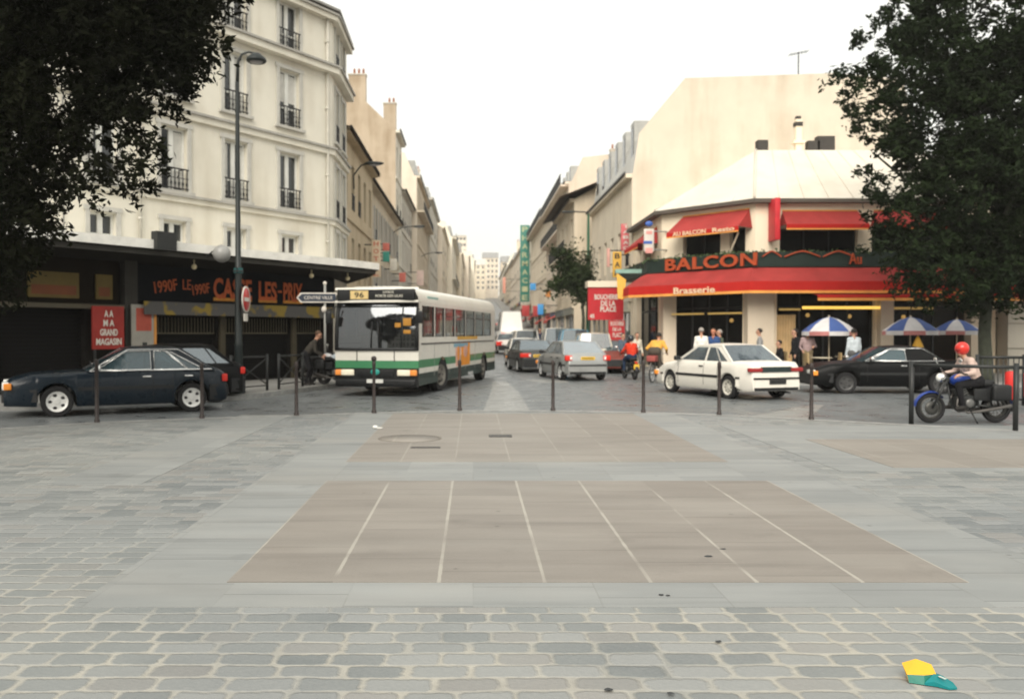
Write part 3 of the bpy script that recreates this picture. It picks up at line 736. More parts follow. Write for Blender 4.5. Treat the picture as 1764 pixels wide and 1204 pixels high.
b = MB(); onA(b, .1, 8.35, 2.62, 3.66, .02, .2); fa = b.build('shop_fascia', fas, L1, world=True)
def textA(body, t0, t1, z0, z1, m, parent, k=.22, **kw):
    q = PA(LA - (t0 + t1) / 2, (z0 + z1) / 2, -k)
    return text(body, abs(t1 - t0), z1 - z0, m, parent, wm(parent).inverted() @ frame_m(q, DA), **kw)
orange = mat('orange_lettering', (.47, .09, .018), .5); orange_y = mat('amber_lettering', (.5, .21, .02), .5)
textA('CASSE', 5.6, 4.05, 2.76, 3.42, orange, fa, off=.03); textA('LES', 3.75, 2.95, 2.76, 3.4, orange, fa, off=.03); textA('PRIX', 2.65, 1.75, 2.76, 3.4, orange, fa, off=.03)
textA('-', 2.9, 2.72, 3.05, 3.12, orange, fa)
for t0, t1, z in ((5.6, 4.05, 2.70), (3.75, 2.95, 2.70), (2.65, 1.75, 2.70)):
    b = MB(); onA(b, t0, t1, z, z + .1, .2, .225); b.build('underline', orange_y, fa, world=True)
def slant(o, a): o.matrix_basis = o.matrix_basis @ Matrix.Rotation(a, 4, 'Y')
slant(textA('1990F', 7.75, 6.95, 2.9, 3.25, orange, fa, off=.01), radians(-9)); textA('LE', 6.75, 6.45, 3.0, 3.3, orange, fa); slant(textA('1990F', 6.4, 5.75, 2.88, 3.2, orange, fa, off=.01), radians(-9))
t = NT('valance_yellow_grey'); n_ = t.noise(1.6, None, 2); t.col(t.mix(t.ramp(n_, .5, .56), (.07, .068, .066), (.22, .155, .02))); t.set(Roughness=.8)
b = MB(); onA(b, .3, 8.3, 2.22, 2.6, .5, .54); b.build('valance', t.m, L1, world=True)
b = MB(); onA(b, 8.35, 8.75, 0, 4.0, .02, .3); b.build('pier', mat('grey_pier', (.05, .048, .043), .9, spec=.08), L1, world=True)
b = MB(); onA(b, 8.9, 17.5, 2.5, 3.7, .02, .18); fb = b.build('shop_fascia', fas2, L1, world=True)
for t0, t1 in ((9.1, 9.6), (10.1, 11.5)):
    b = MB(); onA(b, t0, t1, 2.62, 3.3, .18, .23); b.i = 1; onA(b, t0 + .08, t1 - .08, 2.7, 2.95, .23, .236); b.build('light_board', [yel, mat('orange_stripe', (.17, .05, .015), .6)], fb, world=True)
for z, h in ((2.35, .12),):
    b = MB(); onA(b, 8.9, 17.5, z, z + h, .1, .5); b.build('sun_blind_box', mat('dull_blind_box', (.07, .06, .04), .7), L1, world=True)
# dark shop interiors, shutters with a pale grille along their tops
grille = mat('pale_grille', (.13, .115, .08), .7, spec=.1); roller = mat('roller_shutter', (.007, .007, .007), .7, spec=.08)
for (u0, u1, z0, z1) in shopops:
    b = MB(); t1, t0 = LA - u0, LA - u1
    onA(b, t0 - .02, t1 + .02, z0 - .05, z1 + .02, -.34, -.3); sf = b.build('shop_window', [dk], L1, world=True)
    b = MB()
    for i in range(int((z1 - .5 - z0) / .11)): onA(b, t0, t1, z0 + .11 * i, z0 + .11 * i + .085, -.2, -.16)
    b.build('roller_shutter', roller, sf, world=True)
    b = MB()
    for i in range(int((t1 - t0) / .12)): onA(b, t0 + .03 + .12 * i, t0 + .055 + .12 * i, z1 - .52, z1 - .04, -.12, -.1)
    onA(b, t0, t1, z1 - .54, z1 - .50, -.13, -.09); b.build('grille', grille, sf, world=True)
for t_ in (2.03, 5.15):
    b = MB(); onA(b, t_ - .1, t_ + .1, 0.1, 2.3, .02, .12); b.build('pier', mat('dull_brass_pier', (.06, .05, .03), .5), L1, world=True)
# spotlights under the canopy
for t_ in (7.1, 2.3, .5):
    l = MB(); q = PA(LA - t_, 3.62, -1.2); l.ball(q, .08); l.tube([q, q + Vector((0, 0, .2))], .02, 6); l.build('canopy_lamp', mat('dim_lamp', (.8, .7, .45), .4), L1, world=True)
# boards standing in front of the shops
board_red = mat('red_board', (.26, .022, .016), .6); letter_w = mat('white_lettering', (.62, .58, .52), .6)
def boardA(name, label, t0, t1, z0, z1, k, m, lines, lm=letter_w):
    q = PA(LA - (t0 + t1) / 2, 0, -k); o = thing(name, label, 'sign', (q.x, q.y, .13), 0)
    b = MB(); onA(b, t0, t1, z0, z1, k, k + .05); pn = b.build('panel', m, o, world=True)
    n = len(lines); H = (z1 - z0) / (n + .6)
    for i, (tx, wf) in enumerate(lines):
        zc = z1 - H * (i + .8); w = (t1 - t0) * wf; tm = (t0 + t1) / 2; textA(tx, tm + w / 2, tm - w / 2, zc - H * .36, zc + H * .36, lm, pn, k=k + .06, off=.02)
    b = MB()
    for tt in (t0 + .08, t1 - .08): onA(b, tt - .03, tt + .03, .13, z0 + .02, k + .0, k + .04)
    b.build('legs', dark_metal, o, world=True)
    return o
boardA('shop_sign', 'red board with white lettering leaning by the dark shop, behind the blue car', 9.0, 9.95, 1.25, 2.42, .55, board_red, [('A A', .28), ('M A', .34), ('GRAND', .55), ('MAGASIN', .8)])
po = thing('poster', 'pale poster with a red upper half beside the red shop board', 'poster', PA(LA - 8.3, .13, -.42)[:])
b = MB(); onA(b, 7.85, 8.65, 1.1, 2.5, .4, .43); b.i = 1; onA(b, 8.0, 8.5, 1.75, 2.4, .43, .435); b.i = 2; onA(b, 7.84, 7.92, .13, 2.52, .43, .45); b.i = 3; onA(b, 8.15, 8.3, 1.3, 1.42, .43, .436)
b.build('panel', [mat('poster_paper', (.28, .268, .235), .7), mat('poster_red', (.36, .07, .045), .7), mat('poster_edge', (.5, .22, .05), .6), dark_metal], po, world=True)
b = MB(); onA(b, 8.0, 8.06, .13, 1.1, .4, .43); onA(b, 8.4, 8.46, .13, 1.1, .4, .43); b.build('legs', dark_metal, po, world=True)
bn = thing('banner', 'narrow red vertical banner with pale letters at the corner behind the bus', 'banner', PA(LA - .15, .13, -.5)[:])
b = MB(); onA(b, -.05, .3, .8, 2.7, .5, .53); pn = b.build('panel', mat('faded_red_banner', (.5, .13, .08), .7), bn, world=True)
for i, ch in enumerate('SOLDES'): textA(ch, .2, .05, 2.35 - .27 * i, 2.55 - .27 * i, mat('pale_red_letters', (.7, .5, .4), .7), pn, k=.54)
b = MB(); onA(b, -.05, -.01, .13, .8, .5, .53); onA(b, .26, .3, .13, .8, .5, .53); b.build('legs', dark_metal, bn, world=True)
# ================================================================== CORNER BRASSERIE
awn_red = mat('red_awning_cloth', (.34, .042, .038), .85, var=.16, scale=1.3, spec=.2, bump=.5, bscale=2.2)
awn_dark = mat('deep_red_valance', (.45, .018, .014), .85, var=.08, spec=.2)
trim_or = mat('orange_trim', (.80, .35, .08), .7)
cafe_w = wallmat('warm_cream_wall', (.90, .78, .60), .12)
cafe_p = wallmat('cafe_pier_render', (.72, .62, .49), .3)
planter_g = mat('dark_green_planter', (.012, .025, .02), .6)
XR = 20.4
WL = [Vector((8.08, 43.98)), Vector((8.08, 37.4)), Vector((11.0, 34.0)), Vector((XR, 34.0))]
def offline(pl, k):
    out = []
    for i, p in enumerate(pl):
        ns = []
        for a, c in ((i - 1, i), (i, i + 1)):
            if 0 <= a and c < len(pl):
                d = (pl[c] - pl[a]).normalized(); ns.append(Vector((d.y, -d.x)))
        if len(ns) == 2:
            m = (ns[0] + ns[1]).normalized(); out.append(p + m * (k / m.dot(ns[0])))
        else: out.append(p + ns[0] * k)
    return out
# outward is on the right of the walk 44 -> 37 -> 34: flip the sign
OL = lambda k: offline(WL, k)
if (OL(1)[0].x > WL[0].x): OL = lambda k: offline(WL, -k)
cafe = thing('brasserie', 'two storey corner brasserie with red awnings and pale zinc roof', 'restaurant', (11, 34, .13))
# openings: segment index, u0, u1, z0, z1
SEG = [(WL[i], WL[i + 1]) for i in range(3)]; SN = []
for a, c in SEG:
    d = (c - a).normalized(); n = Vector((d.y, -d.x)); n = n if (OL(1)[0] - WL[0]).dot(n) > 0 or n.y < 0 else -n; SN.append(n)
EAVE = 6.85
uF = lambda px: gx(px, 34) - 11.0
CL = (SEG[1][1] - SEG[1][0]).length
def uC(px):      # distance along the chamfer of the point seen at px
    a, d = SEG[1][0], (SEG[1][1] - SEG[1][0]).normalized(); r = (px - CX) / F
    return (r * a.y - a.x) / (d.x - r * d.y)
opsC = [(uC(1176), uC(1240), 4.45, 5.85), (uC(1256), uC(1283), 4.45, 5.85), (.5, CL - .55, .15, 3.95)]
opsF = [(uF(1342), uF(1476), 4.45, 5.75), (uF(1500), uF(1640), 4.45, 5.75), (.85, 4.7, .15, 3.95), (5.2, XR - 11.4, .15, 3.95)]
opsS = [(.9, 2.1, 4.3, 5.8), (3.0, 4.2, 4.3, 5.8), (.8, 5.9, .15, 3.6)]
b = MB(); CP = []
for (a, c), n, o in zip(SEG, SN, (opsS, opsC, opsF)): CP.append(facade(b, (a.x, a.y, 0), (c.x, c.y, 0), 0, EAVE, o, (n.x, n.y), .35))
b.poly([(XR, 34, 0), (XR, 44, 0), (XR, 44, EAVE), (XR, 34, EAVE)])
b.build('wall', cafe_w, cafe, world=True)
# inside: floors, back walls, ceilings - dark rooms
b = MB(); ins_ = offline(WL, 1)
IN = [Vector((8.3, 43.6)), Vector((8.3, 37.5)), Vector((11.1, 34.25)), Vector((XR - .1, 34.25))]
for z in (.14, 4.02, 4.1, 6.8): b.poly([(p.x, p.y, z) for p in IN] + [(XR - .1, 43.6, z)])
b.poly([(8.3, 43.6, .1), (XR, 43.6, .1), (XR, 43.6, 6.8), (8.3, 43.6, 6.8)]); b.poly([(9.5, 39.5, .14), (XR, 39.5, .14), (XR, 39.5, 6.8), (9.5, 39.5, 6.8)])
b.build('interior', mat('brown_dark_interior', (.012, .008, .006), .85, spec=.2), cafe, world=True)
# window glazing upstairs and frames
def seg_pt(i, u, z, k=0): return CP[i](u, z, k)
for i, o in [(1, opsC[0]), (1, opsC[1]), (2, opsF[0]), (2, opsF[1]), (0, opsS[0]), (0, opsS[1])]:
    d = (SEG[i][1] - SEG[i][0]).normalized(); w, h = o[1] - o[0], o[3] - o[2]
    f = MB(); f.box((0, 0, .03), (w, .06, .06)); f.box((0, 0, h - .03), (w, .06, .06)); nm = max(1, round(w / 1.0))
    for k in range(nm + 1): f.box((-w / 2 + .03 + (w - .06) * k / nm, 0, h / 2), (.05, .05, h - .12))
    fo = f.build('window', black_plastic, cafe); fo.matrix_basis = wm(cafe).inverted() @ frame_m(seg_pt(i, (o[0] + o[1]) / 2, o[2], .25), (d.x, d.y, 0))
    p = MB(); p.poly([(-w / 2, .02, 0), (w / 2, .02, 0), (w / 2, .02, h), (-w / 2, .02, h)]); p.build('pane', glass('dark_glass', (.2, .2, .2), -.03, (.008, .008, .008), .5), fo)
# slanting pole in front of the small window
b = MB(); b.tube([seg_pt(1, uC(1255), 4.5, -.2), seg_pt(1, uC(1283), 5.6, -.5)], .035, 6); b.build('awning_strut', cafe_w, cafe, world=True)
# ground floor columns, door frames, brass light strips
for x, y, w, hh in ((8.32, 37.1, .55, 3.95), (11.1, 33.82, 1.02, 3.95), (16.0, 33.9, .5, 3.95), (19.6, 33.9, .7, 3.95)):
    b = MB(); b.box((x, y, .1 + hh / 2), (w, .5, hh)); b.build('column', cafe_p, cafe, world=True)
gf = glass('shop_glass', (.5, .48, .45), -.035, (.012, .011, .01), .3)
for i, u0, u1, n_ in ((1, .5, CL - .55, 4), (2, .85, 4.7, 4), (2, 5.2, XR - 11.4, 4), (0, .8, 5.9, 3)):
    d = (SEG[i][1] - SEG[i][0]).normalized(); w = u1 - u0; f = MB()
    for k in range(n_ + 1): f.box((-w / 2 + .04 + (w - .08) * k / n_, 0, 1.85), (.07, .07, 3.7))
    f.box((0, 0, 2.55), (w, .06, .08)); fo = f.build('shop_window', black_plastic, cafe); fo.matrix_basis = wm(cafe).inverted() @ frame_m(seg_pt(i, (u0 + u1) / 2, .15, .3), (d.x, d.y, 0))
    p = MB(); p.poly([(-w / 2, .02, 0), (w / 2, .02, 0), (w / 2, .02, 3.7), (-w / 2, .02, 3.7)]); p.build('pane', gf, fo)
neon = mat('yellow_light_strip', (1, .62, .12), .5, emit=.9)
neon_dim = mat('dim_light_strip', (.6, .4, .12), .5, emit=.25)
def strip_light(i, u0, u1, z, h, m, k=-.25):
    b = MB(); a, c = seg_pt(i, u0, z, k), seg_pt(i, u1, z, k); d = SEG[i][1] - SEG[i][0]
    b.box((a + c) / 2, ((c - a).length, .08, h), rz=atan2(d.y, d.x)); b.build('light_strip', m, cafe, world=True)
strip_light(2, uF(1378), uF(1522), zt(530, 33.7), .11, neon); strip_light(2, uF(1535), uF(1600), zt(531, 33.7), .09, neon_dim); strip_light(1, uC(1164), uC(1218), zt(541, 36), .07, neon_dim); strip_light(1, uC(1226), uC(1284), zt(540, 35), .07, neon_dim)
strip_light(2, uF(1338), uF(1374), zt(533, 33.7), .07, neon_dim)
b = MB()
for px, py in ((1391, 543), (1556, 546), (1463, 545), (1260, 552)): b.ball((gx(px, 35.5), 35.5, zt(py, 35.5)), .085)
b.build('ceiling_lamps', mat('warm_globe', (1, .62, .2), .5, emit=1.0), cafe, world=True)
# pleated cream curtain by the pier
cu = mat('cream_curtain', (.62, .45, .24), .8)
b = MB(); u0, u1 = uF(1334), uF(1372); R = []
for z in (.3, 2.4):
    R.append([seg_pt(2, u0 + (u1 - u0) * k / 48, z, .12 + .06 * sin(k * 2 * pi / 6)) for k in range(49)])
b.rings(R, cap=False, close=False); b.build('curtain', cu, cafe, world=True)
# roof: zinc hip with standing seams, eave board
rz1 = zt(259, 37.2); ro = OL(.35)
ri = [Vector((12.9, 43.98)), Vector((12.9, 38.2)), Vector((gx(1300, 37.2), 37.2)), Vector((XR - 1.5, 37.2))]
b = MB()
for i in range(3):
    a, c, e, f = ro[i], ro[i + 1], ri[i + 1], ri[i]
    b.poly([(a.x, a.y, EAVE + .02), (c.x, c.y, EAVE + .02), (e.x, e.y, rz1), (f.x, f.y, rz1)])
b.poly([(ro[3].x, ro[3].y, EAVE + .02), (XR + .3, 44, EAVE + .02), (XR - 1.5, 43.98, rz1), (ri[3].x, ri[3].y, rz1)])
b.poly([(p.x, p.y, rz1) for p in ri] + [(XR - 1.5, 43.98, rz1)])
for i in range(3):
    a, c, e, f = ro[i], ro[i + 1], ri[i + 1], ri[i]; n = max(2, int((c - a).length / .9))
    for k in range(n + 1):
        p, q = a.lerp(c, k / n), f.lerp(e, k / n); b.tube([(p.x, p.y, EAVE + .03), (q.x, q.y, rz1 + .01)], .014, 4)
    b.tube([(c.x, c.y, EAVE + .05), (e.x, e.y, rz1 + .03)], .05, 5)
b.build('roof', mat('pale_zinc', (.66, .61, .52), .6, .0, var=.05, scale=1, dirt=.25), cafe, world=True)
b = MB()
for z0, z1, k, im in ((EAVE - .13, EAVE + .0, .36, 0), ):
    o1, o2 = OL(k), OL(k - .4)
    for i in range(3):
        a, c, e, f = o1[i], o1[i + 1], o2[i + 1], o2[i]
        b.poly([(a.x, a.y, z0), (c.x, c.y, z0), (c.x, c.y, z1), (a.x, a.y, z1)]); b.poly([(a.x, a.y, z0), (c.x, c.y, z0), (e.x, e.y, z0), (f.x, f.y, z0)])
b.build('gutter', mat('brown_gutter', (.10, .085, .07), .6), cafe, world=True)
vx = lambda px: gx(px, 38.5); dv = mat('dark_vent', (.05, .045, .04), .7)
for px, py, w, h in ((1310, 252, .45, .46), (1397, 252, .5, .4), (1418, 248, .75, .6)): b = MB(); b.box((vx(px), 38.5, zt(py, 38.5)), (w, .4, h)); b.build('roof_vent', dv, cafe, world=True)
b = MB(); b.i = 1; b.box((vx(1372), 38.5, zt(240, 38.5)), (.26, .26, 1.7)); b.box((vx(1372), 38.5, zt(246, 38.5)), (.5, .4, .12)); b.i = 0; b.box((vx(1372), 38.5, zt(215, 38.5)), (.32, .32, .18)); b.box((vx(1372), 38.5, zt(207, 38.5)), (.2, .2, .3)); b.build('chimney', [dv, cafe_w], cafe, world=True)

# balcony front with the big letters
bz0, bz1 = 4.22, 4.78
def ribbon(b, k0, z0, k1, z1, segs=(0, 1, 2), t0=0, t1=1):
    o, q = OL(k0), OL(k1)
    for i in segs: b.poly([(o[i].x, o[i].y, z0), (o[i + 1].x, o[i + 1].y, z0), (q[i + 1].x, q[i + 1].y, z1), (q[i].x, q[i].y, z1)])
b = MB(); ribbon(b, .7, bz0, .7, bz1); ribbon(b, .7, bz1, .4, bz1); ribbon(b, .4, bz1, .4, bz0); ribbon(b, 0, bz0, .7, bz0)
pl = b.build('balcony_planter', planter_g, cafe, world=True)
lv = MB(); o = OL(.55)
leafg = mat('planter_leaves', (.05, .08, .03), .7, var=.5, scale=8)
for i in range(3):
    for k in range(260 if i else 420):
        p = o[i].lerp(o[i + 1], RND.random()); s_ = RND.uniform(.04, .09); c = Vector((p.x + RND.gauss(0, .1), p.y + RND.gauss(0, .1), bz1 + abs(RND.gauss(0, .07)) - .06 - (RND.random() * .3 if i == 0 else 0)))
        a = Vector((RND.gauss(0, 1), RND.gauss(0, 1), RND.gauss(0, 1))).normalized() * s_; e = a.orthogonal().normalized() * s_
        lv.poly([c - a, c - e, c + a, c + e])
lv.build('planting', leafg, pl, world=True, normals=False)
let = mat('red_orange_letters', (.40, .068, .022), .5)
oF = OL(.74); dC = (oF[2] - oF[1]).normalized(); dF = Vector((1, 0)); ny = oF[2].y
def px_on(a, d, px):
    r = (px - CX) / F; return (r * a.y - a.x) / (d.x - r * d.y)
def textL(body, a, d, pxa, pxb, z0, z1, m, parent, **kw):
    ua, ub = px_on(a, d, pxa), px_on(a, d, pxb); p = a + d * ((ua + ub) / 2)
    return text(body, abs(ub - ua), z1 - z0, m, parent, wm(parent).inverted() @ frame_m((p.x, p.y, (z0 + z1) / 2), (d.x, d.y, 0)), **kw)
textL('BALCON', oF[1], dC, 1147, 1304, 4.25, 4.75, let, pl, ext=.08, off=.022, space=1.08)
# scrolls that follow the letters along the front
b = MB(); f0 = oF[2]
for a, e in ((1312, 1345), (1350, 1412), (1416, 1470)):
    xa, xb = gx(a, ny), gx(e, ny); b.tube([(lerp(xa, xb, q / 12), ny - .02, 4.72 - .32 * abs((q / 12) - .5) ** 1.2 * 2 * .5 + .08 * sin(q / 12 * pi)) for q in range(13)], .03, 6)
b.build('scrolls', let, pl, world=True)
textL('Au', f0, dF, 1461, 1482, 4.3, 4.72, let, pl, ext=.08)
# the long lower awning, round the corner
b = MB(); K = 1.5
WFULL = WL; WL = [Vector((8.08, 38.3))] + WL[1:]
ribbon(b, .68, 4.18, K, 3.62); b.i = 1; ribbon(b, K, 3.62, K + .02, 3.27); b.i = 2; ribbon(b, K + .02, 3.27, K + .02, 3.17); b.i = 0; ribbon(b, .68, 4.12, K - .03, 3.56)
aw = b.build('awning', [awn_red, awn_dark, trim_or], cafe, world=True, normals=False)
WL_ = WL; oK = OL(K + .05); WL = WFULL
textL('Brasserie', oK[1], (oK[2] - oK[1]).normalized(), 1160, 1231, 3.24, 3.5, mat('cream_letters', (.82, .6, .4), .6), aw, ext=.01, off=.02)
# second valance over the terrace
b = MB(); xa, xb = gx(1408, 32.2), XR + 1.2
b.poly([(xa, 33.5, 3.25), (xb, 33.5, 3.25), (xb, 32.2, 3.08), (xa, 32.2, 3.08)]); b.poly([(xa, 32.2, 3.08), (xb, 32.2, 3.08), (xb, 32.2, 2.98), (xa, 32.2, 2.98)]); b.i = 1; b.poly([(xa, 32.19, 2.98), (xb, 32.19, 2.98), (xb, 32.19, 2.88), (xa, 32.19, 2.88)])
b.build('awning', [awn_dark, trim_or], cafe, world=True, normals=False)
# upper awnings
def awning(seg, u0, u1, zt_, zb, k, val=.16, ends=True, txt=None):
    P = CP[seg]; b = MB()
    A, B_, C_, D_ = P(u0 + .12, zt_, -.04), P(u1 - .12, zt_, -.04), P(u1, zb, -k), P(u0, zb, -k)
    b.poly([A, B_, C_, D_]); b.i = 1; b.poly([D_, C_, C_ - Vector((0, 0, val)), D_ - Vector((0, 0, val))])
    b.i = 2; b.poly([D_ - Vector((0, 0, val)), C_ - Vector((0, 0, val)), C_ - Vector((0, 0, val + .05)), D_ - Vector((0, 0, val + .05))])
    b.poly([A + Vector((0, 0, .05)), B_ + Vector((0, 0, .05)), B_, A]); b.i = 0
    b.poly([A, D_, P(u0, zb, -.02)]); b.poly([B_, C_, P(u1, zb, -.02)])
    o = b.build('awning', [awn_red, awn_dark, trim_or], cafe, world=True, normals=False)
    if txt:
        d = (SEG[seg][1] - SEG[seg][0]).normalized()
        for tx, f0_, f1_ in txt:
            p = P(lerp(u0, u1, (f0_ + f1_) / 2), zb - val * .4, -k - .02)
            text(tx, (u1 - u0) * (f1_ - f0_), .17, mat('cream_letters', (.82, .6, .4), .6), o, wm(o).inverted() @ frame_m(p, (d.x, d.y, 0)), ext=.008, off=.02)
awning(1, uC(1172), CL - .12, 6.52, 5.78, 1.0, txt=[('AU BALCON', .10, .57), ('Resto', .66, .95)])
awning(2, uF(1340), uF(1480), 6.42, 5.82, .85); awning(2, uF(1497), uF(1645), 6.42, 5.82, .85); awning(0, 2.5, 5.9, 6.3, 5.6, .9)
# vertical red blade sign on the front
bs = thing('blade_sign', 'narrow vertical red blade sign between the upper awnings of the brasserie', 'sign', (gx(1341, 33), 33.6, 5.3), 0)
b = MB(); b.box((gx(1341, 33), 33.55, zt(377, 33.2)), (.2, .8, 1.6), bev=.03); b.build('panel', mat('bright_red_sign', (.58, .03, .04), .5), bs, world=True)
for e in (.4, -.4): b = MB(); b.box((gx(1341, 33), 33.9, zt(377, 33.2) + e), (.06, .25, .06)); b.build('bracket', dark_metal, bs, world=True)

# neighbour on the right: plain beige stone ground floor behind the tree
nb = thing('stone_building', 'beige stone building beside the brasserie terrace, mostly behind the tree', 'building', (20.5, 33.4, .13))
b = MB(); P = facade(b, (20.45, 33.3, 0), (34, 33.3, 0), 0, 6.0, [(1.8 + 3 * k, 3.2 + 3 * k, 3.4, 5.2) for k in range(4)] + [(4.2, 7.2, .15, 2.7)], (0, -1), .25)
b.poly([(20.45, 33.3, 0), (20.45, 44, 0), (20.45, 44, 6), (20.45, 33.3, 6)]); b.poly([(20.45, 33.3, 6), (34, 33.3, 6), (34, 44, 6), (20.45, 44, 6)]); b.poly([(34, 33.3, 0), (34, 44, 0), (34, 44, 6), (34, 33.3, 6)]); b.poly([(20.45, 44, 0), (34, 44, 0), (34, 44, 6), (20.45, 44, 6)])
b.build('wall', wallmat('beige_stone_wall', (.46, .43, .37), .5), nb, world=True)
b = MB()
for z in (1.1, 2.05, 3.0): b.box((27.2, 33.285, z), (13.5, .03, .03))
b.i = 1; b.box((27.2, 33.2, 6.0), (13.6, .3, .25)); b.build('stone_joints', [mat('dark_stone_joint', (.2, .18, .15), .8), W_grey], nb, world=True)  # joints as thin dark bars, grey cornice on top
for k in range(4): win(nb, P, 2.5 + 3 * k, 3.4, 1.4, 1.8, Vector((1, 0, 0)), frame_g, .22)
b = MB(); b.box((26.15, 33.5, 1.4), (2.9, .05, 2.5)); b.build('door', mat('grey_door', (.2, .2, .19), .6), nb, world=True)

# ================================================================== signs along the right pavement
def cx_at(px, Y): return gx(px, Y)
bo = thing('shop_awning_sign', 'large red butcher panel with white capital letters and a cream top edge', 'sign', (gx(1043, 39.5), 39.5, 0))
x0, x1 = gx(1013, 39.5), gx(1074, 39.5); zA, zB = zt(494, 39.5), zt(551, 39.5)
b = MB(); b.box(((x0 + x1) / 2, 39.6, (zA + zB) / 2), (x1 - x0, .16, zA - zB)); b.i = 1; b.box(((x0 + x1) / 2, 39.9, zA + .12), (x1 - x0 + .05, .9, .28)); b.i = 2
for xx in (x0 + .1, x1 - .1): b.box((xx, 39.62, zB / 2 + .06), (.06, .06, zB - .12))
pn = b.build('panel', [mat('butcher_red', (.42, .015, .022), .6), W_cream, dark_metal], bo, world=True)
for tx, a, e, ya, yb in (('BOUCHERIE', 1024, 1064, 507, 516), ('DE LA', 1035, 1060, 518, 527), ('PLACE', 1034, 1061, 528, 537), ('45', 1016, 1024, 541, 548)):
    text(tx, gx(e, 39.5) - gx(a, 39.5), zt(ya, 39.5) - zt(yb, 39.5), letter_w, pn, wm(pn).inverted() @ frame_m(((gx(a, 39.5) + gx(e, 39.5)) / 2, 39.51, (zt(ya, 39.5) + zt(yb, 39.5)) / 2), (1, 0, 0)), off=.025)
b2 = thing('shop_sign', 'smaller red butcher sign standing below the large red panel', 'sign', (gx(1062, 38.8), 38.8, .13))
x0, x1 = gx(1048, 38.8), gx(1076, 38.8); zA, zB = zt(552, 38.8), zt(590, 38.8)
b = MB(); b.box(((x0 + x1) / 2, 38.8, (zA + zB) / 2), (x1 - x0, .1, zA - zB)); b.i = 1; b.box(((x0 + x1) / 2, 38.82, (zB + .13) / 2), (.08, .06, zB - .13)); pn = b.build('panel', [mat('butcher_red', (.42, .015, .022), .6), dark_metal], b2, world=True)
for tx, a, e, ya, yb in (('BOUCHERIE', 1051, 1074, 554, 561), ('DE LA', 1055, 1070, 564, 570), ('PLACE', 1055, 1071, 573, 581)):
    text(tx, gx(e, 38.8) - gx(a, 38.8), zt(ya, 38.8) - zt(yb, 38.8), letter_w, pn, wm(pn).inverted() @ frame_m(((gx(a, 38.8) + gx(e, 38.8)) / 2, 38.74, (zt(ya, 38.8) + zt(yb, 38.8)) / 2), (1, 0, 0)), off=.02)
def blade(name, label, px0, px1, py0, py1, Y, m, txt=None, tm=None, wallx=8.0, cat='sign', mark=None, depth=.16, vertical=True):
    x0, x1 = gx(px0, Y), gx(px1, Y); zA, zB = zt(py0, Y), zt(py1, Y); xm, zm = (x0 + x1) / 2, (zA + zB) / 2
    o = thing(name, label, cat, (xm, Y, zB)); b = MB(); b.box((xm, Y, zm), (x1 - x0, depth, zA - zB), bev=.02); pn = b.build('panel', m, o, world=True)
    nx_ = x1 if wallx > xm else x0
    for z in (zA - (zA - zB) * .12, zB + (zA - zB) * .12): b = MB(); b.span((min(nx_, wallx), Y - .03, z - .03), (max(nx_, wallx), Y + .03, z + .03)); b.build('bracket', dark_metal, o, world=True)
    if txt:
        n = len(txt); H = (zA - zB) / n
        for i, ch in enumerate(txt):
            zc = zA - H * (i + .5)
            text(ch, (x1 - x0) * .6, H * .62, tm or letter_w, pn, wm(pn).inverted() @ frame_m((xm, Y - depth / 2 - .005, zc), (1, 0, 0)), off=.02)
    return o, pn
green_sign = mat('sea_green_sign', (.025, .17, .13), .5); pale_y = mat('pale_yellow_letters', (.4, .42, .25), .6)
blade('blade_sign', 'very tall sea green vertical sign with small yellow letters in the right row', 896, 912, 388, 520, 119, green_sign, 'PHARMACIE', pale_y, 8.0)
blade('blade_sign', 'rose red tobacco sign hung high on the ornate cream house', 1069, 1085, 386, 432, 45.5, mat('rose_red_sign', (.55, .12, .13), .6), 'TABAC', letter_w, 8.0)
blade('blade_sign', 'black and yellow vertical sign on the ornate cream house', 1055, 1070, 434, 478, 44.6, mat('amber_sign', (.62, .36, .06), .6), 'BAR', black_plastic, 8.0)
blade('blade_sign', 'faint pink strip sign left of the black and yellow one', 1045, 1050, 428, 460, 47, mat('faded_pink_sign', (.6, .33, .28), .6), None, None, 8.0)
fl = thing('flag_banner', 'yellow hanging banner at the left end of the brasserie awning', 'banner', (gx(1068, 38.2), 38.2, 2.0))
b = MB(); b.prism([(gx(1062, 38.2), zt(470, 38.2)), (gx(1078, 38.2), zt(482, 38.2)), (gx(1075, 38.2), zt(516, 38.2)), (gx(1064, 38.2), zt(514, 38.2))], 'y', 38.2, 38.24)
b.build('cloth', mat('yellow_banner', (.75, .45, .08), .7), fl, world=True)
b = MB(); b.span((gx(1060, 38.2), 38.16, zt(470, 38.2) - .02), (8.1, 38.28, zt(464, 38.2))); b.build('pole', mat('verdigris', (.25, .42, .36), .6), fl, world=True)
mp = thing('map_sign', 'white and blue hanging sign by the left end of the upper awning', 'sign', (gx(1117, 36.9), 36.9, 4))
b = MB(); xm = gx(1117, 36.9); b.tube([(xm, 36.95, zt(398, 36.9)), (8.3, 37.2, zt(398, 36.9))], .03, 8); b.tube([(xm, 36.95, zt(430, 36.9)), (8.3, 37.2, zt(430, 36.9))], .03, 8); b.build('bracket', mat('grey_pole', (.3, .3, .28), .5), mp, world=True)
b = MB(); b.box((xm, 36.88, zt(414, 36.9)), (.42, .06, .95), bev=.015); b.i = 1; b.ball((xm, 36.86, zt(386, 36.9)), (.17, .06, .12)); b.box((xm - .05, 36.843, zt(418, 36.9)), (.36, .012, .12)); b.i = 2; b.box((xm, 36.843, zt(432, 36.9)), (.3, .012, .22)); b.box((xm, 36.843, zt(401, 36.9)), (.26, .012, .14))
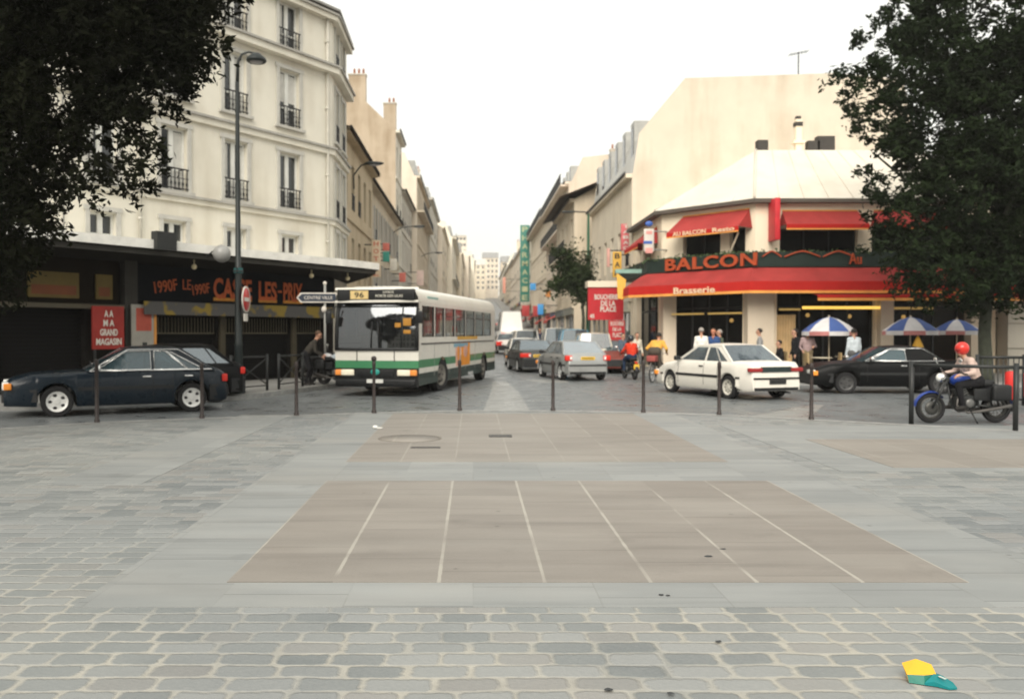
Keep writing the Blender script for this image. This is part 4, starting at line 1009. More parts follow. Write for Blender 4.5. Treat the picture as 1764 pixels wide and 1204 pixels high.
b.build('panel', [letter_w, mat('sign_blue', (.05, .12, .4), .5), mat('sign_pink', (.65, .3, .27), .5)], mp, world=True)
blade('blade_sign', 'small blue sign in the right row next to the green vertical sign', 913, 923, 488, 500, 100, mat('sky_blue_sign', (.06, .3, .65), .5), None, None, 8.0)
blade('blade_sign', 'oval blue shop sign above the pedestrian in the right row', 926, 936, 524, 542, 72, mat('sky_blue_sign', (.06, .3, .65), .5), None, None, 6.95)
blade('blade_sign', 'orange sign beside the young street tree', 940, 948, 500, 512, 70, mat('orange_sign', (.7, .28, .08), .5), None, None, 6.95)
blade('blade_sign', 'dark red sign low in the right row below the green vertical sign', 899, 912, 526, 545, 98, mat('dull_red_sign', (.4, .04, .04), .5), None, None, 8.0)
blade('blade_sign', 'second dark red sign, left of the oval blue one', 918, 927, 527, 545, 90, mat('dull_red_sign', (.4, .04, .04), .5), None, None, 8.0)
# left row
blade('blade_sign', 'tall cream vertical sign with faded red letters above the bus roof', 641, 656, 414, 478, 43, mat('cream_sign', (.62, .5, .36), .6), 'HOTEL', mat('faded_red_letters', (.5, .14, .09), .6), -5.4)
blade('blade_sign', 'red sign stacked over the green one in the left row', 660, 671, 419, 432, 50, mat('coral_sign', (.62, .17, .13), .6), None, None, -5.55)
blade('blade_sign', 'green pharmacy sign under the red one in the left row', 660, 671, 434, 451, 50, mat('teal_sign', (.05, .3, .24), .6), None, None, -5.55)
blade('blade_sign', 'white and red square sign just above the bus roof', 688, 699, 470, 486, 60, mat('coral_sign', (.62, .17, .13), .6), None, None, -5.75)
blade('blade_sign', 'pale pink sign far along above the bus roof', 718, 730, 466, 492, 78, mat('pale_pink_sign', (.66, .5, .44), .6), None, None, -5.9)
blade('blade_sign', 'long white banner sign hanging edge on in the left row', 672, 684, 446, 466, 55, mat('off_white_sign', (.66, .63, .55), .6), None, None, -5.6)
blade('blade_sign', 'slim red sign far up the right row', 866, 871, 478, 505, 150, mat('washed_red_sign', (.6, .27, .2), .6), None, None, 8.3)
# ================================================================== VEHICLES
def paint(name, c, rough=.3, coat=.6, metal=0): return mat('paint_' + name, c, rough, metal, var=.05, scale=1.5, coat=coat * .2, rvar=.08, spec=.3)
tyre_m = mat('tyre_rubber', (.014, .014, .015), .85, bump=.1)
seat_m = mat('seat_cloth', (.06, .06, .065), .9)
WHEELS = {}
def wheel_meshes(r, w, rim_m, style):
    k = (r, w, rim_m.name, style)
    if k in WHEELS: return WHEELS[k]
    t = MB(); a = r * .64
    t.lathe([(a, -w / 2 + .01), (r * .93, -w / 2), (r * .985, -w * .38), (r, -w * .2), (r, w * .2), (r * .985, w * .38), (r * .93, w / 2), (a, w / 2 - .01)], axis='y', n=28)
    q = MB(); q.lathe([(.02, w * .36), (r * .16, w * .38), (r * .2, w * .30), (r * .5, w * .30), (r * .58, w * .42), (r * .66, w * .47), (r * .67, w * .3), (r * .6, 0), (.02, 0)], axis='y', n=28)
    q.i = 1; n = 5 if style == 'alloy' else 8
    for i in range(n):
        an = 2 * pi * i / n; rr = r * .42
        q.ball((rr * cos(an), w * .305, rr * sin(an)), (r * (.13 if style == 'alloy' else .07), .012, r * (.1 if style == 'alloy' else .07)), 8, 6)
    WHEELS[k] = (t.mesh('wheel', tyre_m, 40), q.mesh('rim', [rim_m, black_plastic], 40)); return WHEELS[k]

def car(name, label, cat, loc, rz, pt, L=4.4, W=1.68, H=1.40, wb=2.67, fo=.85, wr=.3, belt=.93, deck=.97, hood=.84, nose=.68, tail=.93,
        cowl=.95, rf=.15, rr=-.95, rb=-1.55, pillar=.05, sill=.2, trim=None, rim=None, style='alloy', tails=None, plate=None, doors=2, mirror=True,
        stripe=black_plastic, rear_win=True, rear_side=True, bump_m=None, quarter=True, rot=1.0, hatch=False, group=None, tint=None, face=None, roofm=None, lens=None):
    o = thing(name, label, cat, loc, rz, group); G = tint or car_glass
    xf, xr = wb / 2 + fo, -(L - wb / 2 - fo); bump_m = bump_m or black_plastic; w0 = W / 2
    prof = sorted([(xr, tail - .34), (xr + .035, tail - .07), (xr + .13, tail), (max(rb, xr + .16), deck if not hatch else belt + .01), (cowl, belt), (xf - .5, hood), (xf - .12, nose), (xf - .02, nose - .09), (xf, nose - .22)])
    T = lambda x: interp(prof, x)
    def wid(x): return w0 * (1 - .13 * abs(x / (xf if x > 0 else xr)) ** 7 - .03 * abs(x / xf) ** 2)
    ar = wr + .055
    def low(x):
        s = sill + .04 * max(0, (abs(x) - wb / 2) / fo)
        for xa in (wb / 2, -wb / 2):
            d = abs(x - xa)
            if d < ar: s = max(s, sqrt(ar * ar - d * d) + wr * .98)
        return s
    xs = sorted(set([round(xr + (xf - xr) * i / 78, 4) for i in range(79)] + [round(p[0], 4) for p in prof] + [round(s_ * wb / 2 + k * ar, 4) for s_ in (1, -1) for k in (-1, -.97, -.8, .8, .97, 1)]))
    xs = [x for x in xs if xr <= x <= xf]
    def sec(x):
        s, t, w = low(x), T(x), wid(x); s = min(s, t - .05); h = t - s
        half = [(0, s), (w * .93, s), (w * .985, s + .10 * h), (w, s + .46 * h), (w * .985, s + .74 * h), (w * .955, t - .045), (w * .90, t - .004), (w * .6, t + .012), (0, t + .022)]
        return half
    b = MB(); rows = []
    for x in xs:
        h = sec(x); ring = [(x, y, z) for y, z in h] + [(x, -y, z) for y, z in h[-2:0:-1]]
        rows.append([b.bm.verts.new(p) for p in ring])
    n = len(rows[0]); nb_ = 9
    for a, c, x in zip(rows, rows[1:], xs):
        for i in range(n):
            j = (i + 1) % n; b.i = 0
            if i in (0, n - 1): b.i = 1
            elif max(rb, xr + .16) <= x < cowl and i in (6, 7, 8, 9): b.i = 1
            b.face([a[i], a[j], c[j], c[i]], True)
    b.i = 0; b.face(rows[0][::-1], False); b.face(rows[-1], False)
    def side_y(x, z):
        h = sec(x)
        for (y0, z0), (y1, z1) in zip(h[1:], h[2:]):
            if z0 <= z <= z1: return lerp(y0, y1, (z - z0) / max(z1 - z0, 1e-6))
        return h[3][0]
    body = b.build('body', [pt, mat('underbody_black', (.01, .01, .01), .9)], o, sharp=48)
    # door seams
    sm = MB(); xb = (rf + rr) / 2 + .02; seams = [lerp(cowl, rf, .12) + .02] + ([xb] if doors > 1 else []) + [(-wb / 2 + ar + .04) if doors > 1 else xb - .3]
    for xx in seams:
        zz = [sill + .12 + (belt - sill - .14) * k / 8 for k in range(9)]
        for s_ in (1, -1): sm.tube([(xx, s_ * (side_y(xx, z) + .001), z) for z in zz], .006, 4)
    sm.build('door_seam', black_plastic, o)
    # cabin: side frames with window openings, roof, screen pillars
    zr = H - .045; yb, yr = w0 * .925, w0 * .735
    yz = lambda z: lerp(yb, yr, max(0, (z - belt + .02) / (zr - belt + .02)) ** 1.15)
    fx = lambda z: lerp(cowl, rf, (z - belt) / (zr - belt)); bx = lambda z: lerp(rb, rr, (z - belt) / (zr - belt))
    outer = [(cowl + .02, belt - .02), (rf, zr), (rr, zr), (rb - .02, belt - .02)]
    z0, z1 = belt + .025, zr - .045; wins = []
    w1 = [(fx(z0) - .10, z0), (fx(z1) - .06, z1), (xb + .035, z1), (xb + .035, z0)]; wins.append(w1)
    if rear_side:
        xq = lerp(rr, rb, .35)
        if doors > 1 or quarter:
            if quarter and bx(z0) + pillar + .42 < xb:
                c0, c1 = bx(z0) + pillar + .30, bx(z1) + pillar + .12
                wins.append([(xb - .035, z0), (xb - .035, z1), (c1 + .03, z1), (c0 + .03, z0)])
                wins.append([(c0 - .0, z0), (c1 - .0, z1), (bx(z1) + pillar + .02, z1 - .03), (bx(z0) + pillar, z0)])
            else: wins.append([(xb - .035, z0), (xb - .035, z1), (bx(z1) + pillar, z1), (bx(z0) + pillar, z0)])
    c = MB(); c.sm = False
    for s_ in (1, -1):
        for k in (0, -.03): c.fill(outer, wins, lambda x, z: (x, s_ * (yz(z) + k), z))
    # roof
    R = []; nx_ = 10
    for i in range(nx_ + 1):
        u = i / nx_; x = lerp(rf + .03, rr - .03, u); dz = .045 * (1 - abs(2 * u - 1) ** 3.0)
        R.append([(x, yr * v * 1.005, zr - .004 + (dz + .022) * (1 - abs(v) ** 3.2)) for v in [k / 5 for k in range(-5, 6)]])
    c.rings(R, cap=False, close=False, sm=True)
    for s_ in (1, -1):
        c.tube([(cowl + .03, s_ * (yb - .01), belt - .02), (rf + .01, s_ * (yr - .01), zr)], .028, 6); c.tube([(rb - .02, s_ * (yb - .015), belt - .02), (rr - .02, s_ * (yr - .01), zr)], .03, 6)
        c.tube([(rf + .02, s_ * yr, zr), (rr - .02, s_ * yr, zr)], .02, 6)
    c.build('roof', roofm or pt, o, sharp=50)
    def pane(nm, pts, m=G):
        p = MB(); p.poly(pts); return p.build(nm, m, o)
    for s_ in (1, -1):
        for i, wv in enumerate(wins):
            po_ = pane('side_window', [(x, s_ * (yz(z) - .012), z) for x, z in wv])
            if trim:
                t = MB(); pl_ = [(x, s_ * (yz(z) + .008), z) for x, z in wv]; t.tube(pl_ + [pl_[0]], .013, 5); t.build('window_trim', trim, po_)
    if trim:
        for s_ in (1, -1):
            t = MB(); pl_ = [(outer[0][0] - .03, s_ * (yz(belt) + .014), belt + .012), (rf - .01, s_ * (yr + .012), zr - .012), (rr + .01, s_ * (yr + .012), zr - .012), (rb + .05, s_ * (yz(belt) + .014), belt + .012)]
            t.tube(pl_ + [pl_[0]], .014, 5); t.build('roof_trim', trim, o)
    def screen(nm, xb_, xt_, bul):
        p = MB(); R = []
        for i in range(5):
            u = i / 4; x = lerp(xb_, xt_, u); z = lerp(belt - .005, zr + .012, u); y = lerp(yb - .02, yr - .02, u)
            R.append([(x + bul * (1 - v * v) * (1 - .4 * u), y * v, z) for v in [k / 4 for k in range(-4, 5)]])
        p.rings(R, cap=False, close=False, sm=True); return p.build(nm, G, o)
    ws = screen('windshield', cowl + .02, rf + .02, .07)
    w_ = MB()
    for y in (-.35, .2): w_.tube([(cowl + .08, y, belt + .02), (lerp(cowl, rf, .25) + .09, y + .38, lerp(belt, zr, .25) + .03)], .008, 4)
    w_.build('wiper', black_plastic, ws)
    if rear_win: screen('rear_window', rb - .02, rr - .02, -.06)
    else:
        p = MB(); p.poly([(rb - .02, -yb, belt), (rb - .02, yb, belt), (rr - .02, yr, zr), (rr - .02, -yr, zr)]); p.build('rear_panel', pt, o)
    # seats, wheel
    st = MB()
    for y in (.36, -.36):
        st.box((.18, y, belt - .02), (.14, .46, .5), M=Matrix.Rotation(-.2, 4, 'Y'), bev=.05); st.box((.10, y, belt + .28), (.09, .24, .16), bev=.03)
    if rear_win or rear_side: st.box((-.78 if rb < -.9 else -.5, 0, belt - .02), (.16, 1.2, .42), M=Matrix.Rotation(-.25, 4, 'Y'), bev=.05)
    st.build('seats', seat_m, o)
    sw = MB(); sw.tube([(.62 + .05 * sin(a), .36 + .18 * cos(a), belt + .02 + .17 * sin(a)) for a in [2 * pi * k / 16 for k in range(17)]], .014, 6); sw.build('steering_wheel', black_plastic, o)
    # bumpers, strips
    def wrap(x0, x1, z, h, t, out):
        sgn = 1 if x1 > x0 else -1; P = []
        for k in range(15):
            u = k / 14; a = (u - .5) * 2
            y = -a * (wid(x1 - sgn * .1) + out * .6) if abs(a) < .86 else -math.copysign(1, a) * (wid(x1 - sgn * .25) + out)
            x = x1 + sgn * out * (1 - .35 * abs(a) ** 4) if abs(a) < .86 else (x1 - sgn * .12 if abs(a) < .95 else x0)
            P.append((x, y))
        bb = MB(); R = []
        for i, p in enumerate(P):
            q0, q1 = Vector(P[max(i - 1, 0)]), Vector(P[min(i + 1, 14)]); d = (q1 - q0).normalized(); nn = Vector((d.y, -d.x)) * sgn
            if nn.x * sgn < -.2: nn = -nn
            R.append([(p[0], p[1], z - h / 2), (p[0] - nn.x * t, p[1] - nn.y * t, z - h / 2), (p[0] - nn.x * t, p[1] - nn.y * t, z + h / 2), (p[0], p[1], z + h / 2)])
        bb.rings(R, True, sm=False); return bb
    wrap(wb / 2 + ar, xf, .43, .24, .08, .05).build('front_bumper', bump_m, o)
    wrap(-wb / 2 - ar, xr, .45, .24, .08, .05).build('rear_bumper', bump_m, o)
    if stripe:
        wrap(wb / 2 + ar, xf, .535, .05, .03, .062).build('bumper_strip', stripe, o); wrap(-wb / 2 - ar, xr, .555, .05, .03, .062).build('bumper_strip', stripe, o)
        wrap(-wb / 2 - ar, xr, .30, .10, .05, .03).build('lower_valance', stripe, o)
        for s_ in (1, -1):
            s = MB(); pts = [(x, s_ * (side_y(x, .56) + .004), .56) for x in [lerp(-wb / 2 + ar + .02, wb / 2 - ar - .02, k / 10) for k in range(11)]]
            for p, q in zip(pts, pts[1:]): s.span((p[0], min(p[1], q[1]) - .006, .525), (q[0], max(p[1], q[1]) + .008, .595))
            s.build('side_strip', stripe, o)
    # lamps, grille, plates
    for s_ in (1, -1):
        l = MB(); l.box((xf - .035, s_ * w0 * .64, nose - .12), (.13, w0 * .46, .16), bev=.03); l.i = 1; l.box((xf - .07, s_ * w0 * .90, nose - .13), (.14, w0 * .09, .13), bev=.02); l.build('headlight', [clear_lens, amber_lens], o)
        ty0, ty1, tz0, tz1 = tails or (.55, .93, tail - .26, tail - .10)
        l = MB(); l.box((xr + .035, s_ * w0 * (ty0 + ty1) / 2, (tz0 + tz1) / 2), (.11, w0 * (ty1 - ty0), tz1 - tz0), bev=.015); l.i = 1
        l.box((xr + .03, s_ * w0 * (ty0 + .06), (tz0 + tz1) / 2), (.115, w0 * .08, (tz1 - tz0) * .6)); l.build('tail_light', [lens or red_lens, (lens or clear_lens)], o)
        if mirror:
            m = MB(); m.box((cowl - .16, s_ * (w0 + .08), belt + .07), (.1, .16, .12), bev=.03); m.tube([(cowl - .14, s_ * (yb - .02), belt + .03), (cowl - .15, s_ * (w0 + .05), belt + .06)], .02, 6); m.build('mirror', trim or black_plastic, o)
        for xx in ([xb + .12] + ([xb - .72] if doors > 1 else [])):
            h = MB(); h.box((xx, s_ * (side_y(xx, belt - .12) + .012), belt - .12), (.17, .03, .035), bev=.01); h.build('door_handle', trim or black_plastic, o)
    g = MB(); g.box((xf - .01, 0, nose - .14), (.06, w0 * .82, .1)); g.build('grille', black_plastic, o)
    if face: # dark panel between the tail lights
        g = MB(); g.box((xr + .018, 0, tail - .18), (.07, w0 * 1.06, .13)); g.build('rear_trim_panel', face, o)
    if plate:
        g = MB(); zp = plate[1]; g.box((xr - (.055 if zp < .55 else -.004), 0, zp), (.03, .5, .11)); g.i = 1
        for k in range(7): g.box((xr - (.055 if zp < .55 else -.004) - .017, -.19 + .063 * k, zp), (.004, .035, .06))
        g.build('licence_plate', [plate[0], black_plastic], o)
        g = MB(); g.box((xf + .04, 0, .42), (.03, .5, .11)); g.build('licence_plate', [white_plate], o)
    g = MB(); g.tube([(xr + .3, -.4, .2), (xr - .03, -.4, .19)], .025, 8); g.build('exhaust', dark_metal, o)
    # wheels
    tm, rm_ = wheel_meshes(wr, .19, rim or silver, style)
    for xa in (wb / 2, -wb / 2):
        for s_ in (1, -1):
            M = Matrix.Translation((xa, s_ * (w0 - .125), wr))
            if s_ < 0: M = M @ Matrix.Rotation(pi, 4, 'Z')
            wo = place('wheel', tm, o, M=M); place('rim', rm_, wo)
    return o
def put(xl, Yl, ang, W, wb, near=1):
    """centre of a car whose rear left (near=1) wheel stands at xl, Yl; ang = heading measured from +x"""
    c, s_ = cos(ang), sin(ang); y = W / 2 - .1
    return (xl + c * wb / 2 + s_ * y * near, Yl + s_ * wb / 2 - c * y * near, 0)
A = lambda d: radians(180 - d)      # heading: d degrees from -x towards +y
# white saloon, three quarter rear view
Y = gy(687); car('saloon_car', 'white four door saloon with dark trim band, in front of the brasserie', 'car', put(gx(1257, Y), Y, A(70), 1.7, 2.67), A(70), paint('white', (.74, .71, .64), .3, .5),
    W=1.71, H=1.40, tint=glass('sky_tinted_glass', (.4, .5, .55), .10, (.12, .16, .19), .35), tails=(.50, .95, .72, .82), lens=mat('deep_red_lens', (.3, .025, .025), .3), face=mat('smoked_rear_panel', (.02, .035, .035), .3), plate=(mat('dark_plate', (.03, .03, .03), .4), .47), bump_m=paint('white', (.74, .71, .64)), pillar=.16, deck=.97, tail=.96, rim=mat('pale_wheel_cover', (.5, .48, .42), .5), style='cover', rb=-1.5, rr=-.85)  # bluish diffuse tone in the panes imitates sky reflection
# silver hatchback
Y = gy(655); car('hatchback_car', 'silver hatchback with yellow number plate waiting at the street mouth', 'car', put(gx(967, Y), Y, A(79), 1.69, 2.54), A(79), paint('silver', (.36, .37, .365), .3, .5, .45),
    L=4.07, W=1.69, H=1.40, wb=2.54, fo=.78, rb=-1.62, rr=-1.0, cowl=.9, rf=.2, deck=.97, tail=.97, belt=.92, hatch=True, tails=(.68, .98, .72, .90), plate=(yellow_plate, .80), bump_m=mat('grey_bumper', (.26, .265, .26), .5), pillar=.07, style='cover', tint=glass('reflected_sky_glass', (.4, .5, .55), .2, (.38, .43, .46), .5))  # pale diffuse tone in the glass stands in for reflected sky
# dark grey saloon ahead of it
Y = gy(641); car('saloon_car', 'dark grey saloon with wide red tail lights, left of the silver hatchback', 'car', put(gx(893, Y), Y, A(84), 1.7, 2.66), A(84), paint('graphite', (.055, .056, .055), .35, .4, .2),
    L=4.4, W=1.69, H=1.38, tails=(.42, .96, .66, .83), plate=(yellow_plate, .72), rb=-1.55, rr=-.9, pillar=.1, tint=glass('sky_glass', (.4, .5, .55), .14, (.16, .21, .24), .45))
# black coupe in front of the terrace
Y = gy(678); c_ = car('coupe_car', 'long black car with bright window line standing in front of the parasols', 'car', (gx(1518, 24.8) + .05, 24.9, 0), radians(180 - 3), mat('paint_black', (.003, .0035, .004), .4, var=.05, spec=.14),
    L=4.45, W=1.72, H=1.32, wb=2.55, fo=.90, belt=.90, deck=.92, tail=.9, hood=.82, nose=.7, cowl=.78, rf=.02, rr=-.85, rb=-1.42, trim=chrome, doors=1, quarter=False, pillar=.1, rim=mat('dark_rim', (.06, .06, .06), .4), tint=glass('blue_glass', (.38, .5, .54), .04, (.09, .15, .17), .45))
# dark blue hatch saloon on the left, with its driver
Y = gy(709); xw, yw = gx(330, Y), Y; hd = -pi + radians(27)
cA = (xw + cos(hd) * 1.3 + sin(hd) * .74, yw + sin(hd) * 1.3 - cos(hd) * .74, 0)
# its near flank is the left one
cA = (xw + cos(hd) * 1.31, yw + sin(hd) * 1.31, 0); nrm = Vector((sin(hd), -cos(hd))); nrm = nrm if nrm.y > 0 else -nrm
cA = (cA[0] + nrm.x * .76, cA[1] + nrm.y * .76, 0)
car_a = car('saloon_car', 'dark blue five door saloon with chrome window line and its driver, at the left edge', 'car', cA, hd, paint('night_blue', (.005, .012, .02), .28, .4),
    L=4.30, W=1.70, H=1.40, wb=2.62, fo=.95, wr=.31, belt=.90, deck=.93, tail=.90, hood=.86, nose=.76, cowl=.72, rf=-.02, rr=-1.05, rb=-1.78, trim=chrome, pillar=.2, hatch=True, quarter=True, rim=mat('bright_rim', (.7, .7, .68), .4, .1), tint=glass('blue_glass', (.38, .5, .54), .04, (.09, .15, .17), .45))
Y = gy(694); car('hatchback_car', 'black car half hidden behind the dark blue saloon, by the lamp post', 'car', (gx(390, Y) - 1.72, Y + .35, 0), radians(180 + 24), mat('paint_black', (.003, .0035, .004), .4, var=.05, spec=.14),
    L=3.9, W=1.66, H=1.42, wb=2.45, fo=.78, rb=-1.62, rr=-1.1, cowl=.9, rf=.2, hatch=True, tail=.95, rim=mat('bright_rim', (.7, .7, .68), .4, .1), tint=glass('sky_glass', (.4, .5, .55), .14, (.16, .21, .24), .45))
# vehicles farther up the street
def far(px, py, *a, Y=None, **k):
    Y = Y or gy(py); return (gx(px, Y), Y, hill(Y))
white_p = paint('white', (.74, .71, .64), .3, .5)
car('hatchback_car', 'small white car with black mirror just ahead of the dark grey saloon', 'car', (gx(899, 44.5), 44.5, 0), radians(92), white_p, L=3.9, H=1.42, W=1.62, wb=2.45, fo=.75, rb=-1.62, rr=-1.15, hatch=True, tail=.95)
van = dict(L=4.0, W=1.62, H=1.80, wb=2.58, fo=.72, belt=1.0, deck=1.0, tail=1.0, hood=.95, nose=.78, cowl=1.05, rf=.55, rr=-1.52, rb=-1.60, hatch=True, pillar=.12, wr=.28, doors=1, stripe=None)
car('small_van', 'white panel van with a dark rear window ahead of the small white car', 'van', (gx(904, 52), 52, hill(52)), radians(91), white_p, **{**van, 'rear_side': False})
car('small_van', 'boxy cream van with wide rear window in front of the silver hatchback', 'van', (gx(1019, 38.6), 38.6, 0), radians(88), paint('cream', (.62, .58, .48), .4, .3), **{**van, 'W': 1.6, 'H': 1.68, 'L': 3.9}, tails=(.8, .97, .6, .85), tint=glass('pale_glass', (.55, .6, .6), .2, (.3, .3, .28), .4))
car('small_van', 'light blue rounded van ahead of the cream van', 'van', (gx(987, 44.5), 44.5, 0), radians(88), paint('light_blue', (.17, .38, .52), .35, .4), **{**van, 'H': 1.86}, tint=glass('sky_glass', (.4, .5, .55), .14, (.16, .21, .24), .45))
car('small_van', 'white rounded van to the left of the light blue one', 'van', (gx(955, 50.5), 50.5, hill(50.5)), radians(90), white_p, **{**van, 'H': 1.95}, tint=glass('sky_glass', (.4, .5, .55), .14, (.16, .21, .24), .45))
car('hatchback_car', 'small white and red car with bright tail lights behind the rear of the bus', 'car', (gx(870, 62), 62, hill(62)), radians(93), paint('dusty_white', (.62, .58, .54), .4, .4), L=3.7, H=1.4, W=1.58, wb=2.4, fo=.7, rb=-1.55, rr=-1.1, hatch=True, tail=.95, tails=(.4, .98, .55, .85))
car('delivery_van', 'large white delivery truck high behind the small white and red car', 'truck', (gx(877, 78), 78, hill(78)), radians(93), paint('bright_white', (.85, .84, .8), .4, .3), **{**van, 'L': 5.6, 'W': 2.1, 'H': 3.0, 'wb': 3.4, 'belt': 1.25, 'deck': 1.25, 'tail': 1.25, 'cowl': 1.9, 'rf': 1.2, 'rr': -2.3, 'rb': -2.38, 'wr': .36, 'rear_side': False, 'rear_win': False})
car('hatchback_car', 'old red car parked nose out below the red butcher signs', 'car', (gx(1063, 37.6), 37.6, 0), radians(262), paint('brick_red', (.16, .03, .02), .45, .2), L=3.7, H=1.38, W=1.5, wb=2.35, fo=.7, rb=-1.5, rr=-1.1, hatch=True, tail=.95)
for i, (px, Y, c, lb) in enumerate(((886, 96, (.3, .04, .03), 'red car climbing the hill far up the street'), (863, 112, (.6, .58, .55), 'pale car far up the street beyond the delivery truck'), (895, 72, (.1, .11, .12), 'dark car partly behind the white panel van'), (868, 140, (.25, .27, .3), 'grey car near the top of the hill'))):
    car('hatchback_car', lb, 'car', (gx(px, Y), Y, hill(Y)), radians(91), paint('street_%d' % i, c, .35, .4), L=3.9, W=1.62, wb=2.45, fo=.75, rb=-1.62, rr=-1.15, hatch=True, tail=.95)

# ------------------------------------------------------------------ city bus
bus_white = mat('bus_cream', (.72, .70, .63), .4, var=.04, coat=.3, dirt=.2); bus_green = mat('bus_green', (.05, .22, .10), .4, coat=.3, var=.06); bus_dark = mat('bus_dark_green', (.018, .04, .034), .45, coat=.2)
bus_glass = glass('bus_glass', (.8, .82, .8), .0, (.10, .10, .09), .15); bus_black = mat('bus_black', (.012, .013, .014), .35)
screen_glass = glass('bus_windscreen', (.10, .11, .115), .07, (.012, .013, .014), .55)
BL, BW, BH = 10.6, 2.32, 2.93
hx, hy = gx(852, 33.2) - gx(721, 22.9), 33.2 - 22.9; hb = atan2(-hy, -hx)
fl_ = Vector((gx(721, 22.9), 22.9)); dirb = Vector((cos(hb), sin(hb))); lft = Vector((-sin(hb), cos(hb)))    # front left corner, heading, left hand side
oc = fl_ - lft * (BW / 2)
bus = thing('city_bus', 'cream and green city bus with black windscreen surround turning out of the street', 'bus', (oc.x, oc.y, 0), hb)
# local frame: x = 0 at the front, negative to the rear; y = left
hw = BW / 2; zb = .30
wxs = [(-.35, -1.55), (-1.72, -2.7), (-2.86, -4.0), (-4.16, -5.45), (-5.6, -6.9), (-7.05, -8.35), (-8.5, -9.75)]
arcs = (-2.55, -8.55); ar = .56; wr = .48
bands = [(.30, .62, 2), (.62, .76, 0), (.76, .98, 1), (.98, 1.40, 0)]
roofp = [(hw, 2.52), (hw - .015, 2.66), (hw - .08, 2.80), (hw - .22, 2.89), (hw * .5, 2.93), (0, 2.94)]
b = MB()
def low_b(x):
    z = zb
    for a in arcs:
        d = abs(x - a)
        if d < ar: z = max(z, .46 + sqrt(ar * ar - d * d) * .98)
    return z
xs = sorted(set([-BL + BL * k / 70 for k in range(71)] + [a + s * ar * k for a in arcs for s in (1, -1) for k in (1, .98, .9, .75, .5)] + [v for w in wxs for v in w]))
for sgn in (1, -1):
    for x0, x1 in zip(xs, xs[1:]):
        l0, l1 = low_b(x0), low_b(x1)
        for z0, z1, im in bands:
            a0, a1 = max(z0, l0), max(z0, l1)
            if a0 >= z1 and a1 >= z1: continue
            b.i = im; b.poly([(x0, sgn * hw, min(a0, z1)), (x1, sgn * hw, min(a1, z1)), (x1, sgn * hw, z1), (x0, sgn * hw, z1)])
        xm = (x0 + x1) / 2; b.i = 0
        inside = any(w[1] < xm < w[0] for w in wxs)
        for z0, z1 in ((1.40, 1.58), (1.58, 2.42), (2.42, 2.52)):
            if inside and z0 == 1.58: continue
            b.poly([(x0, sgn * hw, z0), (x1, sgn * hw, z0), (x1, sgn * hw, z1), (x0, sgn * hw, z1)])
        if l0 > zb or l1 > zb: b.i = 3; b.poly([(x0, sgn * hw, l0), (x1, sgn * hw, l1), (x1, sgn * (hw - .5), l1), (x0, sgn * (hw - .5), l0)])
b.i = 3; b.poly([(0, -hw + .02, zb + .02), (0, hw - .02, zb + .02), (-BL, hw - .02, zb + .02), (-BL, -hw + .02, zb + .02)])
for sgn in (1, -1): b.poly([(0, sgn * (hw - .5), zb), (-BL, sgn * (hw - .5), zb), (-BL, sgn * (hw - .5), 1.1), (0, sgn * (hw - .5), 1.1)])
b.i = 0
R = []
for x, s in ((0.0, .93), (-.05, .975), (-.2, 1.0), (-BL + .3, 1.0), (-BL + .06, .985), (-BL, .93)):
    pr = [(y, 2.52 + (z - 2.52) * s) for y, z in roofp]; R.append([(x, y, z) for y, z in pr] + [(x, -y, z) for y, z in pr[-2::-1]])
b.rings(R, cap=False, close=False, sm=True)
# rear wall
b.poly([(-BL, -hw, 1.05), (-BL, hw, 1.05), (-BL, hw, 1.6), (-BL, -hw, 1.6)]); b.i = 2; b.poly([(-BL, -hw, zb), (-BL, hw, zb), (-BL, hw, .76), (-BL, -hw, .76)]); b.i = 1; b.poly([(-BL, -hw, .76), (-BL, hw, .76), (-BL, hw, 1.05), (-BL, -hw, 1.05)]); b.i = 0
b.poly([(p[0], p[1], p[2]) for p in R[-1]] )
for y0, y1 in ((-hw, -hw + .15), (hw - .15, hw)): b.poly([(-BL, y0, 1.6), (-BL, y1, 1.6), (-BL, y1, 2.52), (-BL, y0, 2.52)])
body = b.build('body', [bus_white, bus_green, bus_dark, bus_black], bus, sharp=40)
p = MB(); p.poly([(-BL + .01, -hw + .15, 1.6), (-BL + .01, hw - .15, 1.6), (-BL + .01, hw - .15, 2.52), (-BL + .01, -hw + .15, 2.52)]); p.build('rear_window', bus_glass, bus)
# front end: lower panels bulge a little, black windscreen frame, destination box
fr = MB(); bul = lambda y: .10 * (1 - (y / hw) ** 2)
def front(z0, z1, im, r0=0, r1=0, y0=-hw, y1=hw):
    fr.i = im; n = 12
    for k in range(n):
        a, c = lerp(y0, y1, k / n), lerp(y0, y1, (k + 1) / n)
        fr.poly([(bul(a) + r0, a, z0), (bul(c) + r0, c, z0), (bul(c) + r1, c, z1), (bul(a) + r1, a, z1)])
front(.26, .76, 3); front(.76, .96, 1); front(.96, 1.24, 0)
for sgn in (1, -1):  # corners
    for z0, z1, im in ((.26, .76, 3), (.76, .96, 1), (.96, 1.24, 0), (1.24, 2.52, 3)):
        fr.i = im; fr.poly([(-.04, sgn * (hw + .002), z0), (bul(hw), sgn * (hw + .002), z0), (bul(hw), sgn * (hw + .002), z1), (-.04, sgn * (hw + .002), z1)])
front(2.50, 2.56, 0, .012, .012); front(2.84, 2.9, 0, 0, -.04)
fr.i = 3; fr.poly([(.09, -hw + .1, .26), (.09, hw - .1, .26), (-.1, hw - .1, .26), (-.1, -hw + .1, .26)])
fr.build('front_panel', [bus_white, bus_green, bus_dark, bus_black], bus)
